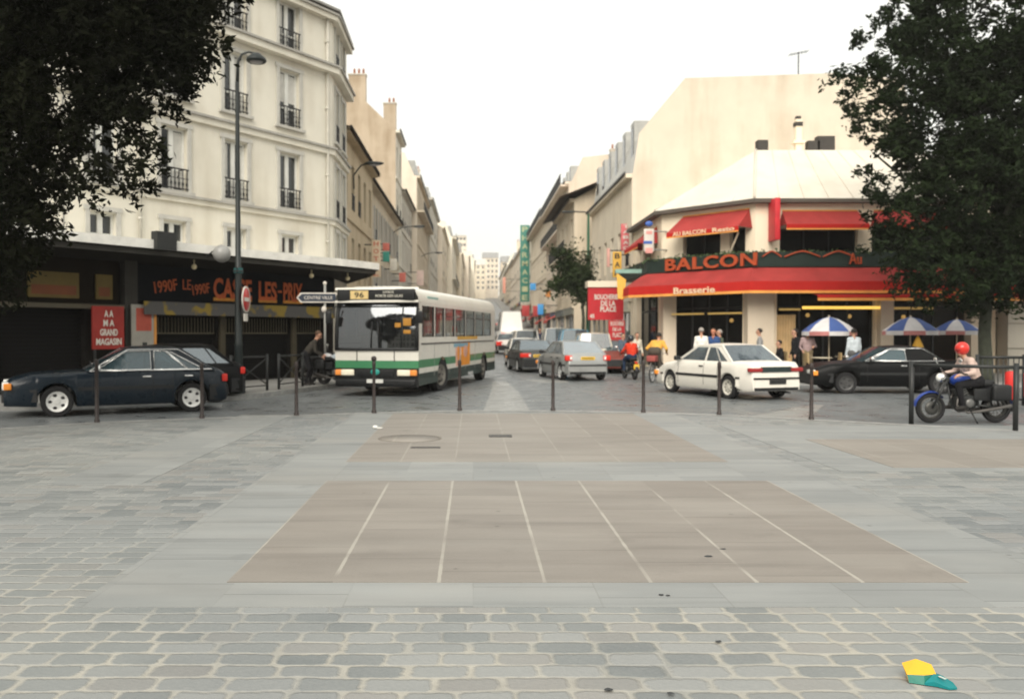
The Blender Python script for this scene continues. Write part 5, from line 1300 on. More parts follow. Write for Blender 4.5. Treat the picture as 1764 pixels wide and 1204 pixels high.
w = MB(); n = 12; R = [[(bul(y) - .20 * u ** 2.4, y, lerp(1.24, 2.5, u)) for y in [lerp(-hw + .01, hw - .01, k / n) for k in range(n + 1)]] for u in (0, .2, .4, .5, .6, .7, .8, .9, 1)]
w.rings(R, cap=False, close=False, sm=True); ws = w.build('windshield', screen_glass, bus)
w = MB()
for y in (-hw + .03, hw - .05, .62 * hw): w.tube([(bul(y) + .012 - .20 * u ** 2.4, y, lerp(1.25, 2.5, u)) for u in (0, .3, .5, .7, .85, 1)], .05 if abs(y) > .8 * hw else .02, 4)
for z, t in ((1.26, .05), (2.5, .03)): w.tube([(bul(y) + .01 - (.2 if z > 2 else 0), y, z) for y in [lerp(-hw, hw, k / 10) for k in range(11)]], t, 4)
w.build('windshield_frame', bus_black, ws)
w = MB()
for y, e in ((.1, .06), (-.12, -.1)): w.tube([(.13, y, 1.28), (.085, e, 2.0)], .016, 5)
w.build('wiper', bus_black, ws)
db = MB(); db.box((.02, 0, 2.70), (.12, BW - .18, .30), bev=.02); dbo = db.build('destination_box', bus_black, bus)
db = MB(); db.box((.085, .45 * -1, 2.70), (.01, .5, .22)); db.build('route_number', mat('lit_amber_blind', (.6, .45, .2), .5, emit=.12), dbo)
Mf = Matrix(((0, 1, 0, .083), (1, 0, 0, -.45), (0, 0, 1, 2.70), (0, 0, 0, 1)))
def text_front(body_, y, z, w_, h_, m, par, x=.094):   # reads for somebody facing the bus
    M = Matrix(((0, -1, 0, x), (1, 0, 0, y), (0, 0, 1, z), (0, 0, 0, 1))); return text(body_, w_, h_, m, par, M, off=.01, ext=.004)
text_front('96', -.45, 2.70, .26, .15, bus_black, dbo); text_front('PORTE DES LILAS', .38, 2.67, .75, .07, mat('pale_blind', (.6, .58, .5), .5), dbo, .085)
text_front('EXPRESS', .36, 2.77, .3, .05, mat('pale_blind', (.6, .58, .5), .5), dbo, .085)
ob = MB(); ob.box((.04, hw - .30, 1.98), (.03, .22, .2), bev=.01); ob.box((.05, hw - .30, 1.72), (.03, .2, .1), bev=.01); ob.box((.06, hw - .55, 1.9), (.02, .16, .12)); ob.build('route_card', mat('amber_card', (.42, .2, .03), .5), bus)
for sgn in (1, -1):
    h = MB(); h.box((.08, sgn * (hw - .38), .64), (.09, .36, .16), bev=.03); h.i = 1; h.box((.06, sgn * (hw - .12), .64), (.12, .18, .15), bev=.03); h.build('headlight', [mat('lit_lamp', (.8, .74, .58), .2, emit=.12), mat('amber_glow', (.8, .28, .06), .3, emit=.1)], bus)
g = MB(); g.box((.10, 0, .62), (.03, 1.0, .18), bev=.01); g.i = 1; g.ball((.125, 0, .66), (.02, .13, .085)); g.i = 0; g.box((.06, 0, .38), (.14, BW - .1, .16), bev=.03); g.build('bumper', [bus_black, mat('teal_badge', (.03, .3, .25), .4)], bus)
for y in (-.52, .52):
    g = MB(); g.box((bul(y) + .006, y, 1.08), (.012, .02, .3)); g.build('panel_seam', bus_black, bus)
g = MB(); g.box((.14, 0, .42), (.02, .45, .1)); g.build('licence_plate', white_plate, bus)
for i, (a, c) in enumerate(wxs):
    for sgn in (1, -1):
        p = MB(); p.poly([(a, sgn * (hw - .015), 1.58), (c, sgn * (hw - .015), 1.58), (c, sgn * (hw - .015), 2.42), (a, sgn * (hw - .015), 2.42)]); po_ = p.build('side_window', bus_glass, bus)
        f = MB(); yv = sgn * (hw - .002)
        for xx in (a - .02, c + .02): f.box((xx, yv, 2.0), (.04, .03, .84))
        if i > 1: f.box(((a + c) / 2, yv, 2.17), (abs(a - c) - .06, .025, .03))
        f.build('frame', bus_black, po_)
# interior
st = MB()
for k in range(8):
    for y in (.75, -.75, ):
        x = -2.0 - k * 1.0; st.box((x, y, 1.25), (.12, .8, .75), bev=.04); st.box((x + .2, y, .95), (.4, .8, .12), bev=.03)
st.build('seats', mat('brown_seats', (.2, .15, .1), .8), bus)
st = MB()
for x in (-1.6, -2.78, -4.1, -5.5, -7, -8.4):
    for y in (.3, -.3): st.tube([(x, y, .5), (x, y, 2.7)], .02, 6)
st.tube([(-1.5, .3, 2.35), (-9.8, .3, 2.35)], .018, 6); st.tube([(-1.5, -.3, 2.35), (-9.8, -.3, 2.35)], .018, 6); st.build('grab_rails', mat('rail_metal', (.5, .48, .42), .35, .5), bus)
st = MB(); st.box((-.9, .6, 1.2), (.14, .5, .8), bev=.05); st.box((-.3, 0, 1.1), (.5, BW - .2, .3), bev=.04); st.box((-1.4, -.2, .45), (2.6, BW - .2, .06)); st.box((-BL / 2, 0, .5), (BL - .3, BW - .12, .05)); st.build('cab', bus_black, bus)
# side details: dark rub strip, advertising panels, panel joints, badge lettering
s = MB()
for sgn in (1, -1): s.box((-BL / 2, sgn * (hw + .006), 1.40), (BL - .5, .018, .035))
s.build('rub_strip', bus_black, bus)
s = MB()
for x in (-1.62, -3.35, -5.5, -7.0): s.box((x, hw + .002, .95), (.015, .008, .9))
s.build('panel_joints', mat('joint_grey', (.3, .3, .28), .6), bus)
ad = MB(); ad.box((-4.5, hw + .006, 1.02), (.62, .014, .72)); ad.i = 1; ad.box((-5.55, hw + .006, 1.02), (1.2, .014, .72)); ad.i = 2; ad.box((-4.9, hw + .006, 1.31), (1.9, .015, .12)); ad.i = 1; ad.ball((-4.5, hw + .012, 1.05), (.14, .012, .24)); ad.i = 0; ad.ball((-5.5, hw + .012, 1.1), (.32, .012, .2))
ad.build('advertisement', [mat('ad_pink', (.62, .34, .26), .6), mat('ad_orange', (.75, .28, .03), .6), mat('ad_blue', (.2, .36, .45), .6)], bus)
s = MB(); s.box((-5.9, hw - .03, 1.53), (3.0, .07, .1)); s.build('sill_poster', mat('ad_yellow', (.6, .34, .06), .6), bus)
s = MB(); s.box((-1.5, hw - .018, 2.66), (1.15, .02, .07), M=Matrix.Rotation(-.12, 4, 'X')); s.build('name_strip', mat('pale_teal', (.32, .5, .46), .5), bus)
s = MB(); s.box((-6.3, hw + .004, .36), (.7, .02, .1)); s.build('step', silver, bus)
tm, rm_ = wheel_meshes(wr, .28, mat('bus_rim', (.16, .15, .13), .5), 'cover')
for a in arcs:
    for sgn in (1, -1):
        M = Matrix.Translation((a, sgn * (hw - .17), wr)) @ (Matrix.Rotation(pi, 4, 'Z') if sgn < 0 else Matrix()) @ (Matrix.Rotation(radians(-12), 4, 'Z') if a == arcs[0] else Matrix())
        wo = place('wheel', tm, bus, M=M); place('rim', rm_, wo)
for sgn in (1, -1):
    m = MB(); m.box((.22, sgn * (hw + .1), 2.1), (.1, .16, .32), bev=.03); m.tube([(.05, sgn * (hw - .05), 2.4), (.2, sgn * (hw + .08), 2.3)], .018, 5); m.build('mirror', bus_black, bus)
# ================================================================== PEOPLE
skin_m = mat('skin', (.50, .27, .18), .6, var=.06); skin_d = mat('skin_dark', (.30, .16, .10), .6, var=.06); eye_m = mat('eye_dark', (.02, .015, .01), .4); lip_m = mat('lips', (.38, .14, .11), .6)
hair_b = mat('dark_hair', (.02, .015, .012), .7); hair_g = mat('grey_hair', (.32, .29, .26), .7); hair_br = mat('brown_hair', (.09, .05, .03), .7)
shoe_m = mat('dark_shoes', (.02, .018, .016), .6)
def cloth(n, c): return mat('cloth_' + n, c, .9, var=.1, scale=5, bump=.15, bscale=14, spec=.15)
def capsule(bm, p, q, r1, r2, n=10):
    p, q = Vector(p), Vector(q); d = q - p; L = d.length
    d = d / L if L > 1e-6 else Vector((0, 0, 1)); u = d.orthogonal().normalized(); w = d.cross(u); R = []
    for k in range(4): a = -pi / 2 + (k + .35) * pi / 8; R.append((p + d * (r1 * sin(a)), r1 * cos(a)))
    R.append((p, r1)); R.append((q, r2))
    for k in range(4): a = (k + .65) * pi / 8; R.append((q + d * (r2 * sin(a)), r2 * cos(a)))
    V = [[bm.verts.new(c + (u * cos(2 * pi * i / n) + w * sin(2 * pi * i / n)) * r) for i in range(n)] for c, r in R]
    for a, b in zip(V, V[1:]):
        for i in range(n): bm.faces.new((a[i], a[(i + 1) % n], b[(i + 1) % n], b[i]))
    bm.faces.new(V[0][::-1]); bm.faces.new(V[-1])
def ik(a, b, l1, l2, pole):
    a, b, pole = Vector(a), Vector(b), Vector(pole); d = b - a; L = min(d.length, (l1 + l2) * .999); d.normalize()
    x = (l1 * l1 - l2 * l2 + L * L) / (2 * L); h = sqrt(max(l1 * l1 - x * x, 0)); n = (pole - d * pole.dot(d)).normalized()
    return a + d * x + n * h, a + d * L
def person(label, loc, rz, h=1.74, pelvis=(0, 0, .93), lean=0, feet=None, hands=None, shirt=None, trousers=None, hair=hair_b, skin=skin_m, sleeves='long', head=(0, 0), helmet=None, visor=None,
           shoes=shoe_m, vox=.013, curl=.6, group=None, build_=1.0, long_hair=False, extra=None, grip=(0, -1, 0)):
    """one standing, sitting or leaning figure; local x is forward, y is left; lean in degrees; feet/hands = ((left), (right))"""
    o = thing('person', label, 'person', loc, rz, group); P = Vector(pelvis); la = radians(lean); t = Vector((sin(la), 0, cos(la))); f = Vector((cos(la), 0, -sin(la)))
    feet = feet or ((.03, .11, .08), (-.03, -.11, .08)); pr = []
    def add(p, q, r1, r2, m): pr.append((Vector(p), Vector(q), r1 * build_ if m != 'skin' else r1, r2 * build_ if m != 'skin' else r2, m))
    ch = P + t * .36; nk = P + t * .53
    add(P + Vector((0, .07, .02)), P + Vector((0, -.07, .02)), .125, .125, 'tr'); add(P + t * .06, P + t * .2, .125, .13, 'sh')
    for s in (1, -1):
        Y = Vector((0, s, 0)); add(P + t * .08 + Y * .055, ch + Y * .075, .105, .115, 'sh'); add(ch + Y * .07, P + t * .465 + Y * .10, .105, .075, 'sh')
        sh = P + t * .47 + Y * .165; add(P + t * .49 + Y * .06, sh, .06, .068, 'sh')
        i = 0 if s > 0 else 1
        hd_ = Vector(hands[i]) if hands else sh + Vector((.08, s * .07, -.52))
        el, wr_ = ik(sh, hd_, .285, .255, Vector((-.6, s * .5, -.5)) if hands else Vector((-1, s * .3, 0)))
        add(sh, el, .058, .047, 'sh'); add(el, wr_, .044, .032, 'sh' if sleeves == 'long' else 'skin')
        fd = (wr_ - el).normalized(); fd = (fd * .7 + Vector((.25, 0, -.25))).normalized() if hands else fd
        sd = fd.cross(Vector((0, 0, 1)));  sd = sd.normalized() if sd.length > .1 else Vector((1, 0, 0))
        dn = sd.cross(fd).normalized(); dn = -dn if dn.z > 0 else dn
        pm = wr_ + fd * .05; add(wr_, pm + fd * .02, .027, .034, 'skin')
        for k, (ln, of) in enumerate(((.062, .030), (.074, .010), (.069, -.010), (.055, -.028))):
            b0 = pm + fd * .032 + sd * of; b1 = b0 + fd * ln * .5 + dn * (.012 * curl); b2 = b1 + (fd * (1 - curl) + dn * curl).normalized() * ln * .55
            add(b0, b1, .0095, .009, 'skin'); add(b1, b2, .009, .0075, 'skin')
        tb = pm + sd * .032 * s; add(tb, tb + (fd * .7 + sd * s * .6 + dn * .3).normalized() * .05, .011, .009, 'skin')
        hip = P + Y * .095; ft = Vector(feet[i]); kn, an = ik(hip, ft, .44, .43, Vector((1, s * .12, 0)))
        add(hip, kn, .088, .062, 'tr'); add(kn, an, .060, .042, 'tr'); add(an, an + Vector((.0, 0, -.02)), .043, .043, 'shoe'); add(an + Vector((-.03, 0, -.045)), an + Vector((.15, s * .02, -.05)), .038, .033, 'shoe')
    hp, hy_ = radians(head[0]), radians(head[1])     # pitch, yaw of the head
    hu = Vector((sin(la * .5), 0, cos(la * .5))); hf = Vector((cos(hp) * cos(hy_), cos(hp) * sin(hy_), sin(hp))); hl = Vector((0, 0, 1)).cross(hf).normalized(); hup = hf.cross(hl)
    hc = nk + hu * .17 + hf * .025
    add(nk - t * .02, hc - hup * .05, .056, .05, 'skin'); add(hc + hup * .035 - hf * .02, hc + hup * .03 + hf * .012, .088, .086, 'skin'); add(hc + hf * .03 - hup * .01, hc + hf * .045 - hup * .075, .070, .046, 'skin')
    add(hc + hf * .095 + hup * .01, hc + hf * .118 - hup * .025, .011, .016, 'skin')
    for s in (1, -1): add(hc + hl * s * .083 + hup * .01, hc + hl * s * .086 - hup * .02, .016, .013, 'skin'); add(hc + hf * .083 + hl * s * .032 + hup * .012, hc + hf * .089 + hl * s * .032 + hup * .012, .012, .012, 'eye')
    add(hc + hf * .087 + hl * .022 - hup * .058, hc + hf * .087 - hl * .022 - hup * .058, .010, .010, 'lip')
    if extra: extra(add, P, t)
    bm = bmesh.new()
    for p, q, r1, r2, m in pr: capsule(bm, p, q, r1, r2)
    me = bpy.data.meshes.new('body'); bm.to_mesh(me); bm.free()
    tmp = bpy.data.objects.new('tmp', me); COL.objects.link(tmp)
    md = tmp.modifiers.new('r', 'REMESH'); md.mode = 'VOXEL'; md.voxel_size = vox; md.use_smooth_shade = True
    sm = tmp.modifiers.new('s', 'SMOOTH'); sm.factor = .5; sm.iterations = 2
    dg = bpy.context.evaluated_depsgraph_get(); dg.update(); nm = bpy.data.meshes.new_from_object(tmp.evaluated_get(dg)); bpy.data.objects.remove(tmp); nm.name = 'body'
    keys = ['skin', 'sh', 'tr', 'shoe', 'eye', 'lip']; nm.materials.clear()
    for m in (skin, shirt, trousers, shoes, eye_m, lip_m): nm.materials.append(m)
    C = np.empty(len(nm.polygons) * 3); nm.polygons.foreach_get('center', C); C = C.reshape(-1, 3); best = np.full(len(C), 1e9); idx = np.zeros(len(C), int)
    for p, q, r1, r2, m in pr:
        a, d = np.array(p), np.array(q - p); tt = np.clip((C - a) @ d / max(d @ d, 1e-9), 0, 1); dist = np.linalg.norm(C - a - tt[:, None] * d, axis=1) - (r1 + (r2 - r1) * tt) - (.004 if m in ('eye', 'lip') else 0)
        k = dist < best; best[k] = dist[k]; idx[k] = keys.index(m)
    nm.polygons.foreach_set('material_index', idx.astype(np.int32)); nm.polygons.foreach_set('use_smooth', np.ones(len(C), bool)); nm.update()
    b = place('body', nm, o)
    k = h / 1.74; o.scale = (k, k, k)
    Rm = Matrix((hf, hl, hup)).transposed()
    if helmet:
        g = MB(); g.ball(hc + hup * .035 - hf * .005, (.142, .128, .138), 16, 12, Rm); g.i = 1; g.ball(hc + hup * .02 + hf * .035, (.112, .108, .07), 14, 8, Rm); ho = g.build('helmet', [helmet, visor or black_plastic], o)
    elif hair:
        g = MB(); R = []
        for j in range(8):
            a = pi / 2 * (1 - j / 7 * (1.42 if long_hair else 1.18)); kk = max(cos(a), .03)
            ring = []
            for i in range(18):
                an = 2 * pi * i / 18; cut = 1 if cos(an) < .35 else max(0, 1 - (j / 7) * .0)
                v = Vector((.103 * kk * cos(an), .096 * kk * sin(an), .105 * sin(a) * (1 if a > 0 else 1.2)))
                if cos(an) > .3 and v.z < .045: v = Vector((v.x * .82, v.y * .92, .045))
                if long_hair and cos(an) < .2 and a < 0: v.z *= 2.2
                ring.append(hc + hup * .035 - hf * .018 + Rm @ v)
            R.append(ring)
        g.rings(R, cap=True); g.build('hair', hair, o)
    return o
def stand_feet(d=.1, fwd=.0): return ((.05 + fwd, d, .08), (-.06, -d, .08))

# ================================================================== TWO WHEELERS
def wheel2(o, x, r, w, spokes=16, tyre=tyre_m, rimm=chrome, disc=False):
    t = MB(); t.lathe([(r - w * .9, -w * .25), (r - w * .6, -w / 2), (r - w * .15, -w * .38), (r, 0), (r - w * .15, w * .38), (r - w * .6, w / 2), (r - w * .9, w * .25)], axis='y', n=32)
    wo = t.build('wheel', tyre, o, sharp=50); wo.location = (x, 0, r)
    q = MB(); q.lathe([(r - w * 1.15, -w * .3), (r - w * .8, -w * .3), (r - w * .8, w * .3), (r - w * 1.15, w * .3)], axis='y', n=32); q.lathe([(.012, -.05), (.035, -.05), (.035, .05), (.012, .05)], axis='y', n=12)
    for i in range(spokes):
        a = 2 * pi * i / spokes; s = .03 if i % 2 else -.03; q.tube([(.03 * cos(a + .4), s, .03 * sin(a + .4)), ((r - w) * cos(a), 0, (r - w) * sin(a))], .0035, 4)
    if disc: q.lathe([(.05, .045), (.13, .045), (.13, .052), (.05, .052)], axis='y', n=20)
    q.build('rim', rimm, wo); return wo
def motorcycle(label, loc, rz, paint_, wb=1.28, r=.30, seat=.78, small=False, plate=None, trunk=False):
    o = thing('motorcycle', label, 'motorcycle', loc, rz); x0, x1 = -wb / 2, wb / 2; w = .09 if small else .11
    dkr = mat('dark_spokes', (.07, .07, .065), .4, .4); wheel2(o, x1, r, w * .85, 18, rimm=dkr, disc=True); wheel2(o, x0, r, w, 18, rimm=dkr)
    b = MB(); hx_ = x1 - .34; hz = r + .52
    for s in (1, -1): b.tube([(x1, s * .075, r), (hx_ + .03, s * .075, hz + .06)], [.022, .026], 8)
    b.tube([(hx_ + .01, 0, hz), (hx_ - .25, 0, hz - .02), (-.25, 0, seat - .1), (x0 + .08, 0, seat - .05)], .022, 8); b.tube([(hx_ + .02, 0, hz - .06), (.22, 0, .32), (-.2, 0, .28), (-.28, 0, .55)], .02, 8)
    for s in (1, -1): b.tube([(-.22, s * .09, .34), (x0, s * .09, r)], .022, 8); b.tube([(x0, s * .11, r + .02), (x0 + .12, s * .11, seat - .08)], .022, 8)
    b.build('frame', dark_metal, o)
    b = MB(); b.ball((hx_ - .28, 0, hz + .0), (.26, .13, .13), 14, 10); b.build('tank', paint_, o)
    b = MB(); b.box((-.20, 0, seat), (.62, .25, .1), bev=.04); b.box((-.44, 0, seat + .03), (.2, .24, .08), bev=.035); b.build('saddle', black_plastic, o)
    b = MB()
    for xx, a0, a1 in ((x1, .15, 2.5), (x0, .5, 2.9)):
        R = [[(xx + (r + .035) * cos(a), y, r + (r + .035) * sin(a) - abs(y) * .35) for y in (-.065, -.04, 0, .04, .065)] for a in [lerp(a0, a1, k / 10) for k in range(11)]]
        b.rings(R, cap=False, close=False)
    b.build('mudguard', paint_, o)
    b = MB(); b.box((-.02, 0, .40), (.34, .24, .26), bev=.05); b.box((.06, 0, .58), (.16, .15, .2), M=Matrix.Rotation(.4, 4, 'Y'), bev=.02); b.i = 1
    for k in range(5): b.box((.06 + .02 * k - .04, 0, .5 + .04 * k), (.19, .18, .012), M=Matrix.Rotation(.4, 4, 'Y'))
    for s in (1, -1): b.lathe([(.02, s * .12), (.09, s * .12), (.08, s * .15), (.02, s * .15)], (-.05, 0, .38), axis='y', n=16)
    b.build('engine', [dark_metal, mat('dull_alloy', (.16, .16, .155), .4, .4)], o)
    for s in (1, -1):
        b = MB(); b.tube([(.14, s * .1, .56), (.2, s * .13, .34), (.0, s * .15, .2), (-.3, s * .15, .24), (x0 - .2, s * .15, .33)], [.018, .018, .018, .03, .036], 10); b.build('exhaust', mat('dull_exhaust', (.16, .15, .14), .4, .6), o)
    b = MB(); b.tube([(hx_ - .16, .36, hz + .12), (hx_ - .02, .28, hz + .17), (hx_ + .02, 0, hz + .12), (hx_ - .02, -.28, hz + .17), (hx_ - .16, -.36, hz + .12)], .013, 6)
    for s in (1, -1): b.i = 1; b.tube([(hx_ - .08, s * .30, hz + .15), (hx_ + .02, s * .40, hz + .36)], .006, 5); b.ball((hx_ + .02, s * .41, hz + .38), (.012, .06, .04))
    b.build('handlebar', [black_plastic, chrome], o)
    b = MB(); b.ball((hx_ + .13, 0, hz + .05), (.09, .09, .09), 14, 10); b.i = 1; b.ball((hx_ + .17, 0, hz + .05), (.055, .075, .075), 14, 10); b.build('headlight', [chrome, clear_lens], o)
    b = MB(); b.box((x0 - .16, 0, seat - .1), (.06, .1, .07), bev=.015); b.build('tail_light', red_lens, o)
    if plate: b = MB(); b.box((x0 - .2, 0, seat - .24), (.02, .2, .18)); b.build('licence_plate', plate, o)
    if trunk: b = MB(); b.box((x0 - .02, 0, seat + .16), (.3, .3, .24), bev=.04); b.build('top_box', black_plastic, o)
    for s in (1, -1):
        b = MB(); b.box((-.3, s * .12, seat - .2), (.34, .04, .22), bev=.015); b.build('side_panel', black_plastic, o)
        b = MB(); b.box((x0 + .02, s * .2, seat - .16), (.36, .12, .3), bev=.05) if not small else b.box((x0 + .1, s * .1, seat - .14), (.2, .05, .12), bev=.02); b.build('pannier', black_plastic, o)
    b = MB(); b.tube([(-.05, .12, .28), (-.1, .3, .02)], .014, 6); b.build('side_stand', dark_metal, o)
    return o
def bicycle(label, loc, rz, m, r=.33, basket=True):
    o = thing('bicycle', label, 'bicycle', loc, rz); x0, x1 = -.52, .52
    wheel2(o, x1, r, .045, 20, rimm=silver); wheel2(o, x0, r, .045, 20, rimm=silver)
    b = MB(); hd0, hd1 = Vector((.33, 0, .88)), Vector((.38, 0, .66)); bb = Vector((-.08, 0, .28)); st = Vector((-.22, 0, .80))
    b.tube([hd0, hd1], .02, 8); b.tube([hd1, bb], .02, 8); b.tube([bb, st], .018, 8); b.tube([st + Vector((.03, 0, -.1)), hd0 + Vector((.01, 0, -.06))], .018, 8)
    for s in (1, -1):
        b.tube([hd1, (.42, s * .05, .6), (x1, s * .05, r)], .013, 6); b.tube([bb, (x0, s * .05, r)], .011, 6); b.tube([st + Vector((.01, 0, -.06)), (x0, s * .05, r)], .011, 6)
    b.build('frame', m, o)
    b = MB(); b.ball(st + Vector((-.02, 0, .09)), (.14, .09, .04), 12, 8); b.tube([st, st + Vector((-.01, 0, .07))], .013, 6); b.build('saddle', black_plastic, o)
    b = MB(); b.tube([(.20, .29, .98), (.32, .22, 1.0), (.36, 0, .96), (.32, -.22, 1.0), (.20, -.29, .98)], .012, 6); b.tube([hd0, (.36, 0, .96)], .013, 6); b.build('handlebar', chrome, o)
    b = MB(); b.lathe([(.02, -.02), (.09, -.02), (.09, 0), (.02, 0)], bb, axis='y', n=20)
    for s, a in ((1, .6), (-1, .6 + pi)): p = bb + Vector((.17 * cos(a), s * .07, .17 * sin(a))); b.tube([bb + Vector((0, s * .06, 0)), p], .012, 6); b.box(p + Vector((0, s * .05, 0)), (.09, .09, .02))
    b.build('crank', dark_metal, o)
    b = MB()
    for xx in (x0, x1): b.rings([[(xx + (r + .03) * cos(a), y, r + (r + .03) * sin(a)) for y in (-.03, 0, .03)] for a in [lerp(.3, 2.8, k / 10) for k in range(11)]], cap=False, close=False)
    b.build('mudguard', m, o)
    if basket: b = MB(); b.box((x0 + .02, 0, .82), (.4, .3, .2), bev=.03); b.build('rear_bag', mat('worn_red_bag', (.3, .07, .06), .8), o)
    return o

# -- rider on the right
Ym = 16.35; xm = (gx(1602, Ym) + gx(1716, Ym)) / 2 + .04
motorcycle('blue motorcycle ridden past the railing at the right edge', (xm, Ym + .05, 0), radians(180 + 2), paint('moto_blue', (.012, .045, .26), .3, .4), wb=1.26, r=.285, seat=.74)
person('motorcyclist in a round red helmet and pale shirt riding the blue motorcycle', (xm, Ym + .05, 0), radians(180 + 2), h=1.60, pelvis=(-.24, 0, .84), lean=24, feet=((.10, .17, .36), (.10, -.17, .36)), hands=((.24, .30, 1.0), (.24, -.30, 1.0)),
       shirt=cloth('pinkish_white', (.5, .38, .33)), trousers=cloth('black', (.014, .014, .016)), helmet=mat('red_helmet', (.6, .03, .02), .3, coat=.4), visor=mat('red_visor', (.3, .02, .015), .3), head=(-4, 4), hair=None, build_=1.22)
# -- moped rider and cyclist seen from behind, riding up the street
Ys = gy(653); xs_ = gx(1084, Ys)
motorcycle('small black moped under the rider in the red jacket', (xs_ + .02, Ys, 0), radians(98), mat('moped_black', (.02, .02, .025), .4), wb=1.15, r=.27, seat=.72, small=True, plate=yellow_plate)
person('moped rider from behind in a red jacket with a black helmet', (xs_ + .02, Ys, 0), radians(98), h=1.66, pelvis=(-.25, 0, .84), lean=10, feet=((.12, .19, .33), (.12, -.19, .33)), hands=((.2, .28, .98), (.2, -.28, .98)),
       shirt=cloth('red_jacket', (.58, .045, .02)), trousers=cloth('dark_blue', (.02, .035, .07)), helmet=mat('black_helmet', (.03, .035, .04), .25, coat=.4), hair=None, build_=1.18, head=(-5, 0))
Yc = gy(658); xc = gx(1131, Yc)
bicycle('bicycle with a worn red bag, ridden by the man in the mustard pullover', (xc, Yc, 0), radians(62), mat('dull_grey_frame', (.12, .11, .1), .5))
person('cyclist from behind in a mustard yellow pullover bent over the handlebar', (xc, Yc, 0), radians(62), h=1.84, pelvis=(-.2, 0, .98), lean=50, feet=((-.02, .12, .30), (-.12, -.14, .14)), hands=((.24, .27, .98), (.24, -.27, .98)),
       shirt=cloth('mustard', (.66, .35, .07)), trousers=cloth('grey_brown', (.085, .07, .055)), hair=hair_b, build_=1.2, head=(-10, 0))
# -- man bending over a parked motorbike, left of the bus
motorcycle('parked motorbike with chrome parts beside the stooping man, left of the bus', (gx(562, 26.5), 26.5, .13), radians(-20), mat('pale_grey_paint', (.45, .45, .45), .4), wb=1.2)
motorcycle('second parked motorbike half hidden by the front of the bus', (gx(583, 26.0), 26.0, .13), radians(-35), mat('light_blue_grey', (.4, .46, .5), .4), wb=1.2)
person('man in a dark jacket stooping over the parked motorbike', (gx(530, 26.1), 26.1, .13), radians(8), h=1.72, pelvis=(-.05, 0, .92), lean=34, feet=stand_feet(.12), hands=((.46, .15, .92), (.42, -.14, .88)), shirt=cloth('grey_brown_jacket', (.05, .045, .038)), trousers=cloth('black', (.014, .014, .016)), hair=hair_br, head=(-25, -10))
# -- people in front of the brasserie
def at_walk(px, Y): return (gx(px, Y), Y, .13)
khaki = cloth('khaki', (.2, .16, .1)); navy = cloth('navy', (.02, .03, .06)); blk = cloth('black', (.014, .014, .016)); wht = cloth('white', (.74, .72, .66))
person('man in a white shirt with back turned, behind the white saloon', at_walk(1208, 29.8), radians(80), h=1.72, shirt=wht, trousers=navy, hair=hair_g)
person('red faced man in blue standing next to the man in the white shirt', at_walk(1229, 30.2), radians(-120), h=1.70, shirt=cloth('blue', (.04, .08, .2)), trousers=navy, hair=hair_br, skin=mat('ruddy_skin', (.55, .22, .13), .6))
person('person with grey green top at the right of the group behind the white saloon', at_walk(1240, 30.6), radians(190), h=1.66, shirt=cloth('grey_green', (.09, .11, .08)), trousers=blk, hair=hair_g)
person('dark haired person in a striped top in front of the cream pier', at_walk(1309, 31.0), radians(160), h=1.70, shirt=cloth('white_and_black', (.3, .3, .3)), trousers=blk, hair=hair_b)
person('person in black walking along the terrace beside the white saloon', at_walk(1370, 29.0), radians(180), h=1.68, shirt=blk, trousers=blk, hair=hair_b, feet=((.2, .1, .08), (-.2, -.1, .1)))
person('person in a lilac top under the left parasol', at_walk(1391, 29.5), radians(-100), h=1.68, shirt=cloth('lilac', (.36, .26, .26)), trousers=khaki, hair=hair_br, hands=((.22, .16, 1.15), (.2, -.2, 1.0)))
person('man in a light blue shirt seen from behind at the terrace', at_walk(1471, 28.4), radians(95), h=1.68, shirt=cloth('light_blue', (.58, .64, .68)), trousers=cloth('grey', (.12, .12, .12)), hair=hair_b, build_=1.12)
person('seated guest in dark clothes low behind the white saloon', at_walk(1345, 31.2), radians(180), h=1.68, pelvis=(0, 0, .52), lean=4, feet=((.42, .12, .08), (.42, -.12, .08)), hands=((.3, .15, .74), (.3, -.15, .74)), shirt=blk, trousers=navy, hair=hair_b)
person('pedestrian in white beside the moped, at the foot of the butcher sign', (gx(1097, 36.4), 36.4, .0), radians(-80), h=1.68, shirt=cloth('cream_white', (.6, .55, .45)), trousers=cloth('grey', (.12, .12, .12)), hair=hair_br)
person('dark haired pedestrian with a blue grey top left of the one in white', (gx(1070, 37.0), 36.6, .0), radians(-60), h=1.66, shirt=cloth('blue_grey', (.1, .13, .17)), trousers=blk, hair=hair_b)
person('pedestrian in dark blue up the street beside the parked vans', (gx(930, 60), 60, hill(60) + .0), radians(-90), h=1.78, shirt=navy, trousers=navy, hair=hair_b, vox=.02)
person('pedestrian in red far up the left pavement', (gx(783, 90), 90, hill(90) + .13), radians(-90), h=1.7, shirt=cloth('red_jacket', (.58, .045, .02)), trousers=blk, vox=.025)
person('driver of the dark blue saloon with a bare forearm on the window edge', (0, 0, 0), 0, h=1.70, pelvis=(0, 0, .42), lean=-10, feet=((.75, .1, .3), (.75, -.1, .3)), hands=((.42, .30, .86), (.5, -.12, .9)), shirt=cloth('grey_shirt', (.3, .28, .26)), trousers=navy, hair=hair_b, sleeves='short')
dr = [o for o in COL.objects if o.get('label', '').startswith('driver of')][0]
ca, sa = cos(hd), sin(hd); lx, ly = .06, .36
dr.location = (cA[0] + ca * lx - sa * ly, cA[1] + sa * lx + ca * ly, -.02); dr.rotation_euler = (0, 0, hd)
